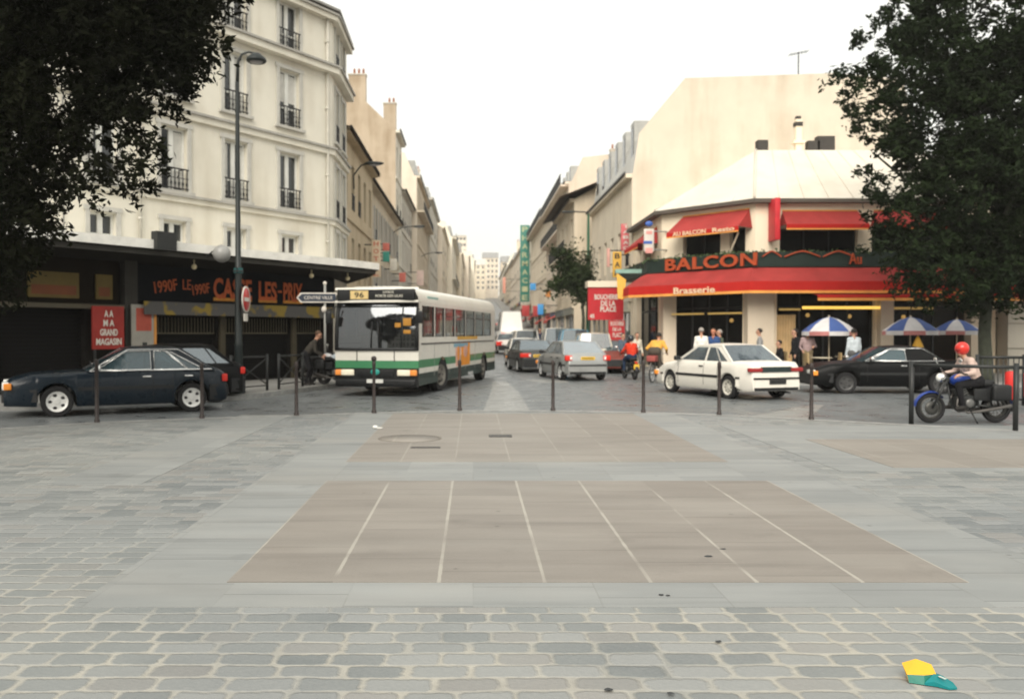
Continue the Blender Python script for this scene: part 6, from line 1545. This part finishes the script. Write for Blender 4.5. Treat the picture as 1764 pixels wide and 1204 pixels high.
# ================================================================== STREET FURNITURE
rust = mat('bollard_brown_metal', (.035, .026, .024), .5, var=.25, scale=8, spec=.4)
bol = None
BP = [(170, 727), (350, 720), (512, 715), (645, 711), (792, 707), (952, 707), (1107, 710), (1237, 714), (1395, 722)]
BLAB = ['at the left edge in front of the blue saloon door', 'in front of the rear wheel of the blue saloon', 'on the rim of the square left of the bus', 'before the middle of the bus front, topped with a ball', 'before the front wheel of the bus', 'before the silver hatchback',
        'before the cyclist and moped', 'before the rear wheel of the white saloon', 'between the white saloon and the black car']
for i, ((px, py), lb) in enumerate(zip(BP, BLAB)):
    Y = gy(py, PZ); b = thing('bollard', 'slim brown metal bollard ' + lb, 'bollard', (gx(px, Y), Y - .1, PZ), 0, 'bollards along the rim of the square')
    m = MB(); h = 1.06 if i else 1.15
    m.lathe([(.05, 0), (.05, .05), (.037, .07), (.034, .5), (.032, h - .1), (.038, h - .09), (.038, h - .03), (.028, h), (.004, h + .012)], n=14); m.build('post', rust, b, sharp=40)
    if i == 3: m = MB(); m.ball((0, 0, h + .05), .058, 14, 10); m.build('ball_top', rust, b)
# railing on the right
def railing(label, pts, h=1.05, bars=0, cross=False, m=dark_metal, z=PZ, r=.032, gap=.11):
    o = thing('railing', label, 'railing', (*pts[0], z)); 
    for p in pts:
        q = MB(); q.tube([(*p, z), (*p, z + h + .04)], r + .012, 10); q.build('post', m, o, world=True)
    for a, c in zip(pts, pts[1:]):
        q = MB(); q.tube([(*a, z + h - .03), (*c, z + h - .03)], r, 8); q.build('top_rail', m, o, world=True)
        if bars or cross: q = MB(); q.tube([(*a, z + .14), (*c, z + .14)], r * .7, 8); q.build('bottom_rail', m, o, world=True)
        if cross:
            q = MB(); q.tube([(*a, z + .16), (*c, z + h - .06)], .018, 6); q.tube([(*c, z + .16), (*a, z + h - .06)], .018, 6); q.build('cross_bars', m, o, world=True)
        if bars:
            q = MB()
            for k in range(1, bars): t_ = k / bars; x, y = lerp(a[0], c[0], t_), lerp(a[1], c[1], t_); q.tube([(x, y, z + .14), (x, y, z + h - .03)], .012, 6)
            q.build('bars', m, o, world=True)
    return o
Y1, Y2 = gy(730, PZ) - .05, gy(741, PZ) - .1
railing('dark metal railing with thick posts before the motorcycle, at the right edge', [(gx(1571, Y1), Y1), (gx(1751, Y2), Y2), (gx(1980, Y2 - .4), Y2 - .4)], h=1.09, r=.03)
railing('dark fence of upright bars behind the motorcycle at the right edge', [(gx(1684, 20.5), 20.5), (gx(1765, 20.3), 20.3), (gx(1860, 20.0), 20.0)], h=1.15, bars=9, z=0)
for (px, lb) in ((1742, 'red plastic bin standing behind the railing, next to its thick post'), (1775, 'second red plastic bin at the very right edge')):
    o = thing('litter_bin', lb, 'bin', (gx(px, 18.8), 18.8, 0)); q = MB(); q.lathe([(.08, .26), (.11, .34), (.115, .8), (.1, .85), (.02, .87)], n=18); q.build('drum', mat('bright_red_plastic', (.6, .03, .025), .4), o, sharp=40); q = MB(); q.tube([(0, 0, 0), (0, 0, .32)], .05, 8); q.build('stand', dark_metal, o)
# X barriers on the left pavement
kx = lambda Y: interp([(21.9, -5.74), (24.2, -5.0), (26.8, -4.2)], Y) - .35
railing('low barrier with crossed bars on the pavement beside the lamp post', [(kx(22.4) - .3, 22.4), (kx(23.7) - .1, 23.7)], h=.95, cross=True, z=.13, r=.025)
railing('second low barrier with crossed bars, nearer the stooping man', [(kx(24.1), 24.1), (kx(25.4), 25.4)], h=.95, cross=True, z=.13, r=.025)
# lamp post
Yl = 22.5; xl = gx(411, Yl)
o = thing('street_lamp', 'tall dark lamp post with a round lamp on a short arm, by the black car', 'street lamp', (xl, Yl, .13))
lamp_g = mat('lamp_post_green', (.009, .014, .014), .45, spec=.4)
q = MB(); q.lathe([(.17, 0), (.17, .25), (.12, .3), (.10, 1.2), (.115, 1.25), (.095, 1.3), (.088, zt(470, Yl) - .13), (.14, zt(468, Yl) - .13), (.075, zt(462, Yl) - .13), (.06, 5.5), (.05, 8.0)], n=14); q.i = 1; q.lathe([(.118, zt(466, Yl) - .2), (.118, zt(462, Yl) - .13)], n=14); pst = q.build('pole', [lamp_g, mat('teal_collar', (.05, .2, .2), .5)], o, sharp=40)
q = MB(); tx, tz = gx(444, Yl) - xl, zt(101, Yl) - .13; q.tube([(0, 0, 7.9), (.02, 0, tz - .1), (.12, 0, tz + .1), (.3, 0, tz + .16), (tx, 0, tz + .12)], [.05, .04, .03, .025, .025], 8); q.build('arm', lamp_g, o)
q = MB(); q.lathe([(.03, .2), (.1, .18), (.24, .06), (.26, 0), (.24, -.03), (.2, -.05), (.19, -.02)], (tx, 0, tz - .06), n=22); q.i = 1; q.ball((tx, 0, tz - .08), (.17, .17, .06), 16, 8); q.build('lantern', [lamp_g, mat('pale_glass_bowl', (.3, .29, .3), .3)], o, sharp=40)
sg = thing('traffic_sign', 'round no entry sign seen almost edge on, fixed to the lamp post', 'sign', (xl, Yl, 0))
sz = zt(516, Yl); Ms = Matrix.Rotation(radians(88), 4, 'Z')
q = MB(); q.lathe([(.01, -.02), (.33, -.02), (.33, .0), (.01, .0)], axis='y', n=28); q.i = 1; q.lathe([(.3, -.026), (.335, -.026), (.335, .004), (.3, .004)], axis='y', n=28); q.i = 1; q.box((0, -.03, 0), (.42, .012, .1)); pnl = q.build('panel', [mat('sign_red', (.5, .03, .03), .4), letter_w], sg); pnl.matrix_basis = Matrix.Translation((.2, -.05, sz)) @ Ms
q = MB(); q.box((0, 0, 0), (.3, .02, .2)); pnl = q.build('plate', letter_w, sg); pnl.matrix_basis = Matrix.Translation((.2, -.05, sz - .46)) @ Ms
q = MB(); q.box((.12, -.02, sz), (.2, .03, .03)); q.build('bracket', dark_metal, sg)
# globe lamp at the canopy edge
Yg = 24.6; gl = thing('globe_lamp', 'milky globe lamp at the edge of the shop canopy, left of the lamp post', 'lamp', (gx(383, Yg), Yg, zt(437, Yg)))
q = MB(); q.ball((0, 0, 0), .25, 18, 12); q.build('globe', mat('milky_globe', (.27, .27, .26), .3), gl); q = MB(); q.tube([(-.02, .02, .1), (-.25, .17, .12), (-.55, .37, -.05)], .025, 6); q.build('arm', dark_metal, gl)
# direction sign
Ys = 26.6; xs2 = gx(560, Ys); ds = thing('direction_sign', 'blue arrow shaped direction sign with white border on a pole by the bus', 'sign', (xs2, Ys, .13))
q = MB(); q.tube([(0, 0, 0), (0, 0, zt(490, Ys) - .13)], .035, 8); q.i = 1; q.ball((0, 0, zt(488, Ys) - .13), .06); q.ball((-.02, -.05, zt(533, Ys) - .13), (.08, .05, .1)); q.build('pole', [mat('grey_pole', (.3, .3, .28), .5), letter_w], ds)
q = MB(); zc = zt(513, Ys) - .13; xa, xb = gx(512, Ys) - xs2, gx(581, Ys) - xs2; hh = .15
def arrow(b, a, c, h_, y0, y1): b.prism([(a, zc), (a + .12, zc + h_), (c, zc + h_), (c, zc - h_), (a + .12, zc - h_)], 'y', y0, y1)
q.i = 0; arrow(q, xa, xb, hh, -.07, -.04); q.i = 1; arrow(q, xa + .04, xb - .03, hh - .035, -.076, -.07); pn = q.build('panel', [letter_w, mat('sign_navy', (.02, .03, .05), .5)], ds)
text('CENTRE VILLE', xb - xa - .36, .10, letter_w, pn, Matrix.Translation(((xa + xb) / 2 + .05, -.078, zc)), ext=.004, off=.0)
# lamps hung over the street
def wall_lamp(label, px, py, Y, wx, side):
    x, z = gx(px, Y), zt(py, Y); o = thing('wall_lamp', label, 'street lamp', (x, Y, z)); q = MB(); w = wx - x
    q.tube([(w, 0, -1.1), (w - side * .02 , 0, -.5), (w + (-w) * .35, 0, -.06), (w + (-w) * .8, 0, .04)], .035, 6); q.build('arm', lamp_g, o); q = MB(); q.ball((0, 0, .03), (.45, .14, .09), 14, 8); q.i = 1; q.ball((.02, 0, -.03), (.3, .1, .06), 12, 6); q.build('lantern', [lamp_g, mat('pale_glass_bowl', (.3, .29, .3), .3)], o)
wall_lamp('street lamp on a curved arm from the ochre house above the bus', 645, 283, 38.5, -5.25, 1)
wall_lamp('street lamp on an arm in the middle of the left row', 722, 391, 62, -5.8, 1)
wall_lamp('small street lamp on an arm far up the left row', 756, 436, 90, -5.5, 1)
Yp = 52; xp = gx(1013, Yp); o = thing('street_lamp', 'tall green lamp post with side arms near the overhanging roof', 'street lamp', (xp, Yp, hill(Yp) + .13))
q = MB(); q.lathe([(.16, 0), (.16, .8), (.1, 1.0), (.08, 7.5), (.06, zt(368, Yp) - .2)], n=10); q.build('pole', mat('lamp_post_mid_green', (.03, .11, .06), .5), o, sharp=40)
zz = zt(366, Yp) - .17; q = MB(); q.tube([(0, 0, zz - .2), (0, 0, zz), (-1.0, 0, zz + .05)], .045, 6); q.box((-1.2, 0, zz + .02), (.7, .25, .12), bev=.03); q.build('arm', lamp_g, o)
an = thing('roof_antenna', 'thin television antenna standing on the roof above the blank cream wall', 'antenna', (gx(1372, 46), 46, 14.3)); q = MB(); q.tube([(0, 0, 0), (0, 0, 2.1)], .03, 6); q.build('mast', dark_metal, an)
q = MB(); q.tube([(-.5, 0, 1.95), (.5, 0, 2.15)], .018, 5)
for k in range(6): q.tube([(-.45 + .18 * k, -.3, 1.96 + .036 * k), (-.45 + .18 * k, .3, 1.96 + .036 * k)], .012, 4)
q.build('aerial', dark_metal, an)
# parasols
pb, pw, pr_ = mat('parasol_blue', (.05, .10, .30), .7), mat('parasol_white', (.62, .6, .6), .7), mat('parasol_pink', (.5, .2, .19), .7)
def parasol(label, px, Y, pytop, R, a0, pyb):
    z1 = zt(pytop, Y); zb_ = zt(pyb, Y); o = thing('parasol', label, 'parasol', (gx(px, Y), Y, .13), 0, 'parasols on the brasserie terrace'); q = MB(); n = 8
    for k in range(n):
        A_, B_ = a0 + 2 * pi * k / n, a0 + 2 * pi * (k + 1) / n; q.i = k % 2
        rows = []
        for u in (0.02, .35, .7, 1.0):
            zz = lerp(z1, zb_, u ** 1.7) - .13; sag = .03 * sin(pi * u)
            rows.append([(R * u * cos(t_), R * u * sin(t_), zz - sag * (1 - abs(2 * j / 4 - 1))) for j, t_ in [(j, lerp(A_, B_, j / 4)) for j in range(5)]])
        q.rings(rows, cap=False, close=False, sm=True)
        q.i = 2 if k % 2 else 1; q.rings([rows[-1], [(x * 1.0, y * 1.0, z - .14) for x, y, z in rows[-1]]], cap=False, close=False)
    q.build('canopy', [pb, pw, pr_], o, normals=False)
    q = MB(); q.tube([(0, 0, 0), (0, 0, z1 - .1)], .022, 8); q.ball((0, 0, z1 - .11), .035); q.build('pole', mat('parasol_pole', (.6, .5, .36), .5), o)
    q = MB(); q.lathe([(.22, 0), (.22, .06), (.05, .09), (.04, .3)], n=16); q.build('base', mat('concrete', (.4, .4, .38), .8), o)
    q = MB()
    for k in range(n): t_ = a0 + 2 * pi * k / n; q.tube([(.02 * cos(t_), .02 * sin(t_), z1 - .35), (R * .55 * cos(t_), R * .55 * sin(t_), lerp(z1, zb_, .36) - .16)], .007, 4)
    q.build('ribs', dark_metal, o)
parasol('blue and white parasol nearest the white saloon, leftmost on the terrace', 1428, 29.5, 546, .87, radians(-112), 571)
parasol('blue and white parasol in the middle, half shaded by the tree', 1568, 29.5, 546, .87, radians(-85), 570)
parasol('blue and white parasol at the right, beside the tree trunk', 1648, 31, 550, .78, radians(-100), 570)
o = thing('folded_parasol', 'yellow closed parasol shaped like a cone above the black car roof', 'parasol', (gx(1581, 28.8), 28.8, .13)); q = MB()
q.lathe([(.02, zt(578, 28.8) - .13), (.12, zt(590, 28.8) - .13), (.24, zt(606, 28.8) - .13), (.2, zt(609, 28.8) - .13)], n=14); q.build('canopy', mat('yellow_cloth', (.72, .40, .05), .7), o); q = MB(); q.tube([(0, 0, 0), (0, 0, zt(578, 28.8) - .12)], .022, 6); q.build('pole', mat('parasol_pole', (.6, .5, .36), .5), o); q = MB(); q.lathe([(.2, 0), (.2, .06), (.04, .09)], n=14); q.build('base', mat('concrete', (.4, .4, .38), .8), o)
# tables and chairs
wick = mat('cane_chair', (.42, .3, .15), .7)
def table(label, px, Y):
    o = thing('cafe_table', label, 'table', (gx(px, Y), Y, .13)); q = MB(); q.lathe([(.02, .72), (.33, .72), (.33, .75), (.02, .75)], n=22); q.build('table_top', mat('cream_top', (.6, .54, .42), .4), o); q = MB(); q.lathe([(.2, 0), (.19, .03), (.03, .06), (.03, .72)], n=14); q.build('leg', dark_metal, o)
def chair(label, px, Y, rz):
    o = thing('cafe_chair', label, 'chair', (gx(px, Y), Y, .13), rz); q = MB(); q.box((0, 0, .46), (.4, .4, .05), bev=.02); q.build('seat', wick, o)
    q = MB(); q.box((-.19, 0, .74), (.04, .4, .34), bev=.02); q.build('backrest', wick, o)
    for x in (-.17, .17):
        for y in (-.17, .17): q = MB(); q.tube([(x, y, 0), (x, y, .72 if x < 0 else .45)], .014, 6); q.build('leg', wick, o)
table('round cream cafe table beside the pole of the left parasol', 1416, 29.0); table('round cream cafe table behind the man in the light blue shirt', 1456, 30.4); table('round cafe table under the middle parasol', 1560, 30.2)
chair('cane chair left of the table under the left parasol', 1399, 28.8, radians(0)); chair('cane chair facing away, right of the table under the left parasol', 1437, 28.9, radians(170)); chair('cane chair by the table under the middle parasol', 1538, 29.9, radians(10)); chair('cane chair in front of the cream pier beside the seated guest', 1345, 31.2, radians(180)); chair('cane chair near the curtain', 1360, 32.2, radians(140))
# manhole, gutter grates, litter, stones on the square
def lid(name, label, cat, px, py, rx, ry, m, rim=None):
    Y = gy(py, PZ); o = thing(name, label, cat, (gx(px, Y), Y, PZ)); q = MB(); q.lathe([(.01, .011), (rx * .93, .011), (rx * .93, .009)], n=36); q.i = 1; q.lathe([(rx * .95, .009), (rx * .95, .013), (rx, .013), (rx, .009)], n=36); q.build('cover', [m, rim or dark_metal], o); return o
lid('manhole_cover', 'large round manhole cover in the far red paving panel', 'manhole', 706, 756, .49, .5, red_gran_far, mat('manhole_ring', (.19, .17, .145), .6))
def slot(label, px, py, w, d, cat='grate'):
    Y = gy(py, PZ); o = thing('drain_grate', label, cat, (gx(px, Y), Y, PZ)); q = MB(); q.box((0, 0, .011), (w, d, .012)); q.build('frame', mat('iron_grate', (.055, .055, .055), .6), o); q = MB()
    for k in range(6): q.box((-w / 2 + w * (k + .5) / 6, 0, .018), (w * .06, d * .8, .006))
    q.build('slots', mat('rusty_bars', (.12, .11, .1), .7), o)
slot('thin dark drain slot just below the round manhole cover', 733, 772, .42, .10); slot('dark iron grate right of the round manhole cover', 862, 752, .36, .30)
gran = mat('dark_stone_chip', (.045, .048, .05), .8)
for px, py, r, lb in ((1141, 1026, .022, 'on the grey band below the red panel'), (1153, 1027, .02, 'wider one on the grey band below the red panel'), (1240, 1107, .022, 'on the setts right of centre'), (1050, 1190, .024, 'flat one near the bottom edge'), (1158, 1197, .022, 'small one near the bottom edge'), (1222, 960, .035, 'flat one in the near red panel'), (1247, 947, .03, 'tiny one in the near red panel')):
    Y = gy(py, PZ); q = MB(); q.poly([(r * .7 * (1 + .4 * RND.random()) * cos(k * pi / 4), r * .55 * (1 + .5 * RND.random()) * sin(k * pi / 4), .003 + .006 * RND.random()) for k in range(8)]); oo = q.build('leaf', gran); oo.location = (gx(px, Y), Y, PZ + .004); tag(oo, 'dark dead leaf ' + lb, 'leaf', 'dead leaves on the square')
Y = gy(739, PZ); q = MB(); q.ball((0, 0, .03), (.05, .035, .03), 6, 4); q.ball((.07, .01, .012), (.07, .04, .012), 6, 4); o = q.build('paper_scrap', mat('white_paper', (.75, .75, .72), .7)); o.location = (gx(646, Y), Y, PZ + .008); tag(o, 'crumpled white paper scrap at the corner of the far red panel', 'litter')
# crumpled yellow and green packet, lower right
Y = gy(1175, PZ); o = thing('crumpled_packet', 'crumpled yellow and green drink packet lying on the setts at the lower right', 'litter', (gx(1597, Y), Y, PZ + .004), radians(-22)); o.scale = (.72, .72, .72)
q = MB(); P3 = lambda x, y, z: (x, y, z)
top = [(-.125, .06, .085), (-.04, .085, .115), (.05, .06, .10), (.072, .0, .06), (.0, -.03, .052), (-.10, -.035, .045)]; bot = [(-.09, .07, 0), (-.02, .08, 0), (.05, .05, 0), (.07, -.02, 0), (.0, -.06, 0), (-.09, -.055, 0)]
V = [q.bm.verts.new(p) for p in top]; U = [q.bm.verts.new(p) for p in bot]; q.i = 0; q.face(V)
for i in range(6): q.i = 1 if i in (3, 4) else 0; q.face([U[i], U[(i + 1) % 6], V[(i + 1) % 6], V[i]])
q.build('carton', [mat('yellow_carton', (.75, .42, .03), .45), mat('green_carton', (.01, .16, .12), .45)], o)
q = MB(); a = [(.05, .055, .058), (.11, .03, .045), (.165, -.025, .03), (.185, -.06, .012), (.14, -.085, .01), (.06, -.06, .03), (.0, -.06, .015), (.058, -.005, .062)]
V = [q.bm.verts.new(p) for p in a]; U = [q.bm.verts.new((x, y, 0)) for x, y, z in a]; q.face(V)
for i in range(8): q.face([U[i], U[(i + 1) % 8], V[(i + 1) % 8], V[i]])
q.i = 1; q.box((.105, -.02, .05), (.05, .016, .003), rz=-.8); q.build('flap', [mat('teal_carton', (.005, .19, .2), .45), mat('pale_print', (.55, .6, .55), .6)], o)

# ================================================================== TREES
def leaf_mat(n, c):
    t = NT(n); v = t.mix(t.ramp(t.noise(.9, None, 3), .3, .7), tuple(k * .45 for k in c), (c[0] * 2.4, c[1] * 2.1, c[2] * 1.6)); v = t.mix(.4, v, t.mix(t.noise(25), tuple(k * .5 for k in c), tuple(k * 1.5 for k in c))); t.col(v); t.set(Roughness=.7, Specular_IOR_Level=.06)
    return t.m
bark = mat('bark', (.045, .05, .035), .9, var=.35, scale=5, bump=.6, bscale=18)
def crown(parent, lobes, m, n, size, seed, clump=.42, per=26, holes=(), origin=(0, 0, 0)):
    """leaves gathered in small sprays inside the given lobes (centre, radii)"""
    rd = random.Random(seed); co, fa = [], []; vol = [r[0] * r[1] * r[2] for c, r in lobes]; tot = sum(vol); O = Vector(origin); cls = []
    for (c, r), v in zip(lobes, vol):
        for _ in range(max(4, int(n / per * v / tot))):
            while True:
                d = Vector((rd.uniform(-1, 1), rd.uniform(-1, 1), rd.uniform(-1, 1)))
                if .12 < d.length < 1: break
            d = d.normalized() * d.length ** .55
            p = Vector((c[0] + d.x * r[0], c[1] + d.y * r[1], c[2] + d.z * r[2]))
            if any((p - Vector(h)).length < hr for h, hr in holes): continue
            cls.append((p, Vector(c)))
    for p, c in cls:
        ax = ((p - c).normalized() + Vector((0, 0, -.25)) + Vector((rd.gauss(0, .35), rd.gauss(0, .35), rd.gauss(0, .3)))).normalized(); s1 = clump * rd.uniform(.6, 1.25)
        u = ax.orthogonal().normalized(); w = ax.cross(u)
        for _ in range(int(per * rd.uniform(.6, 1.4))):
            q = p + ax * rd.uniform(-.6, .9) * s1 + u * rd.gauss(0, .32) * s1 + w * rd.gauss(0, .32) * s1
            a = (ax * .6 + Vector((rd.gauss(0, .7), rd.gauss(0, .7), rd.gauss(0, .5)))).normalized(); e = a.cross(Vector((rd.gauss(0, 1), rd.gauss(0, 1), rd.gauss(0, 1)))).normalized(); s = size * rd.uniform(.6, 1.3)
            nn = a.cross(e) * s * .15; k = len(co); q = q - O
            co += [q - a * s, q - e * s * .42 + nn, q + a * s, q + e * s * .42 + nn]; fa += [(k, k + 1, k + 2), (k, k + 2, k + 3)]
    me = bpy.data.meshes.new('crown'); me.from_pydata(co, [], fa); me.materials.append(m); return place('crown', me, parent)
# right tree: stands on the pavement in front of the terrace
Yt = 26.9; TX = gx(1698, Yt); rt = thing('tree', 'large dark green broadleaf tree at the right, hiding half of the brasserie', 'tree', (TX, Yt, .1))
q = MB(); L = lambda *p: [Vector(v) for v in p]
q.tube(L((0, 0, -.1), (.02, 0, .4), (-.03, .02, 1.6), (.02, .0, 2.8), (.0, 0, 4.2)), [.30, .21, .18, .17, .15], 12)
rd_ = random.Random(3)
for (x, y, z), b0 in (((-2.6, -.6, 5.2), 2.4), ((2.6, .2, 5.4), 2.6), ((-1.8, 1.2, 7.4), 3.6), ((1.6, -1.2, 7.8), 3.8), ((-.4, .3, 9.6), 4.1), ((-3.4, .3, 7.2), 3.2), ((3.2, -.4, 7.2), 3.4)):
    q.tube(L((0, 0, b0), (x * .4, y * .4, lerp(b0, z, .55)), (x, y, z)), [.11, .07, .025], 7)
q.build('trunk', bark, rt)
def lb(px, py, Y, rx, rz_=None, ry=None): return ((gx(px, Y), Y, zt(py, Y)), (rx, ry or rx, rz_ or rx))
lobesR = [lb(1590, 120, 26.5, 1.6, 1.4), lb(1500, 155, 26.2, .95, .75), lb(1445, 125, 26.0, .42, .3), lb(1530, 235, 26.4, .95, .55), lb(1500, 205, 26.0, .7, .5), lb(1585, 30, 27, 1.1, 1.0), lb(1500, 20, 26.8, .5, .5), lb(1690, 60, 27, 2.3, 2.2), lb(1640, 230, 26.6, 1.9, 1.6), lb(1700, 330, 26.2, 2.2, 1.8), lb(1600, 390, 26.4, 1.35, 1.2), lb(1660, 460, 25.8, 1.7, .95),
          lb(1545, 250, 26, .6, .3), lb(1500, 245, 26, .5, .28), lb(1520, 370, 26.2, .75, .4), lb(1490, 305, 26, .45, .25), lb(1530, 430, 26.2, .8, .55), lb(1495, 340, 26, .38, .2), lb(1560, 480, 26, .6, .45), lb(1780, 200, 27, 2.6, 3.0), lb(1760, 440, 26.4, 1.9, 1.4), lb(1480, 70, 26.3, .35, .25), lb(1850, 350, 26.8, 2.2, 2.4), lb(1720, 515, 26, 1.3, .5), lb(1600, 500, 26, .7, .4), lb(1548, 330, 26.3, .7, .7)]
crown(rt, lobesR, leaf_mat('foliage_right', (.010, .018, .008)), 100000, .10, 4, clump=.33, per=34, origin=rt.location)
# left tree: its trunk stands outside the picture, the crown hangs into the upper left
Yq = 12.2; lt = thing('tree', 'dark tree whose crown hangs into the upper left corner', 'tree', (gx(-210, Yq), Yq, PZ))
q = MB(); q.tube(L((0, 0, -.1), (0, 0, .5), (.06, 0, 2.5), (.0, 0, 4.5), (.1, .2, 7)), [.34, .25, .2, .17, .1], 12)
for (x, y, z), b0 in (((2.3, .2, 4.8), 2.9), ((3.6, -.1, 6.2), 3.6), ((1.5, .8, 6.4), 4.0), ((-2, .3, 6.2), 3.2), ((-1.2, -1.2, 7.5), 4.2), ((1.8, -1, 7.6), 4.4)): q.tube(L((0, 0, b0), (x * .45, y * .4, lerp(b0, z, .6)), (x, y, z)), [.10, .06, .02], 7)
q.build('trunk', bark, lt)
lobesL = [lb(170, 30, 12.2, 1.6, .95), lb(60, 130, 12.2, 1.2, 1.0), lb(240, 140, 12.0, .72, .62), lb(290, 80, 12.1, .62, .5), lb(205, 235, 12.0, .62, .62), lb(225, 290, 12, .45, .42), lb(50, 260, 12.2, .62, .85), lb(20, 370, 12.3, .62, .7), lb(-60, 300, 12.4, 1.3, 1.6), lb(375, 92, 11.8, .26, .22), lb(330, 30, 12, .32, .3), lb(160, 310, 12, .42, .12), lb(130, 225, 12.3, .25, .25), lb(300, 20, 12, .5, .5), lb(-200, 60, 12.4, 2.2, 1.8), lb(100, -80, 12.2, 2.6, 1.0), lb(-20, 460, 12.5, .5, .55), lb(145, 340, 12.1, .3, .14), lb(70, 330, 12.2, .33, .3), lb(350, 100, 11.9, .2, .16)]
hl_ = [((gx(122, 12), 12, zt(140, 12)), .16), ((gx(143, 12), 12, zt(275, 12)), .28), ((gx(10, 12), 12, zt(215, 12)), .13), ((gx(55, 12), 12, zt(180, 12)), .12)]
hl_ = [((h[0][0], 12 + d, h[0][2]), h[1]) for h in hl_ for d in (-.6, -.3, 0, .3, .6)]
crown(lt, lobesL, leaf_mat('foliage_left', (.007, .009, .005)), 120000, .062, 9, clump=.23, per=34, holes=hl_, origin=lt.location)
# young tree up the street
st_ = thing('tree', 'young spiky street tree in front of the overhanging roof house', 'tree', (gx(1004, 49), 49, .13))
q = MB(); q.tube(L((0, 0, 0), (.03, 0, 2.4), (-.1, 0, 4.2), (-.2, 0, 5.6)), [.12, .09, .06, .02], 8)
for k in range(9): a = k * 2.4; q.tube(L((-.05, 0, 3.0 + .15 * k), (.5 * cos(a) - .2, .5 * sin(a), 4.2 + .2 * k), (1.1 * cos(a) - .4, .9 * sin(a), 5.0 + .2 * k)), [.04, .025, .008], 5)
q.build('trunk', bark, st_)
crown(st_, [lb(995, 478, 49, .7, .75), lb(962, 438, 49, .45, .3), lb(1006, 500, 49, .55, .6), lb(968, 488, 49, .55, .35), lb(946, 462, 49, .35, .12), lb(988, 432, 49, .28, .35), lb(975, 455, 49, .5, .3), lb(1010, 450, 49, .3, .45), lb(952, 500, 49, .3, .12)], leaf_mat('foliage_young', (.022, .036, .017)), 5200, .12, 5, clump=.5, per=18, origin=st_.location)

# ================================================================== the far side of the square (behind the camera; it mirrors in windscreens and glass)
for i, (x0, x1, h) in enumerate(((-34, -12, 15), (-11.9, 9, 18), (9.1, 34, 14))):
    o = thing('square_building', ('grey house closing the square behind the viewpoint, west part', 'tall grey house closing the square behind the viewpoint', 'grey house closing the square behind the viewpoint, east part')[i], 'building', (x0, -46, 0)); b = MB(); ops = [(1.2 + 2.6 * k, 2.3 + 2.6 * k, 4 + 3 * f, 5.9 + 3 * f) for k in range(int((x1 - x0 - 2) / 2.6)) for f in range(int((h - 5) / 3))]
    P = facade(b, (x1, -46, 0), (x0, -46, 0), -.1, h, ops, (0, 1), .2); b.poly([(x0, -46, -.1), (x0, -56, -.1), (x0, -56, h), (x0, -46, h)]); b.poly([(x1, -46, -.1), (x1, -56, -.1), (x1, -56, h), (x1, -46, h)]); b.build('wall', W_grey, o, world=True)
    r = MB(); r.prism([(-45.8, h), (-47, h + 3), (-55, h + 3), (-56, h)], 'x', x0, x1); r.build('roof', slate, o, world=True)
    q = MB()
    for u0, u1, z0, z1 in ops: q.poly([P(u0, z0, .18), P(u1, z0, .18), P(u1, z1, .18), P(u0, z1, .18)])
    w = q.build('windows', dark_pane, o, world=True); w['kind'] = 'stuff'

# ================================================================== AIR
HZ = MB(); HZ.span((-520, -320, -1.3), (520, 720, 60)); hz = HZ.build('haze', None); hz.data.materials.clear(); tag(hz, kind='stuff')
hm = bpy.data.materials.new('thin_haze'); hm.use_nodes = True; nt = hm.node_tree; nt.nodes.clear(); oo = nt.nodes.new('ShaderNodeOutputMaterial'); pv_ = nt.nodes.new('ShaderNodeVolumePrincipled')
pv_.inputs['Color'].default_value = (.95, .93, .9, 1); pv_.inputs['Density'].default_value = .00045; nt.links.new(pv_.outputs[0], oo.inputs['Volume']); hz.data.materials.append(hm)
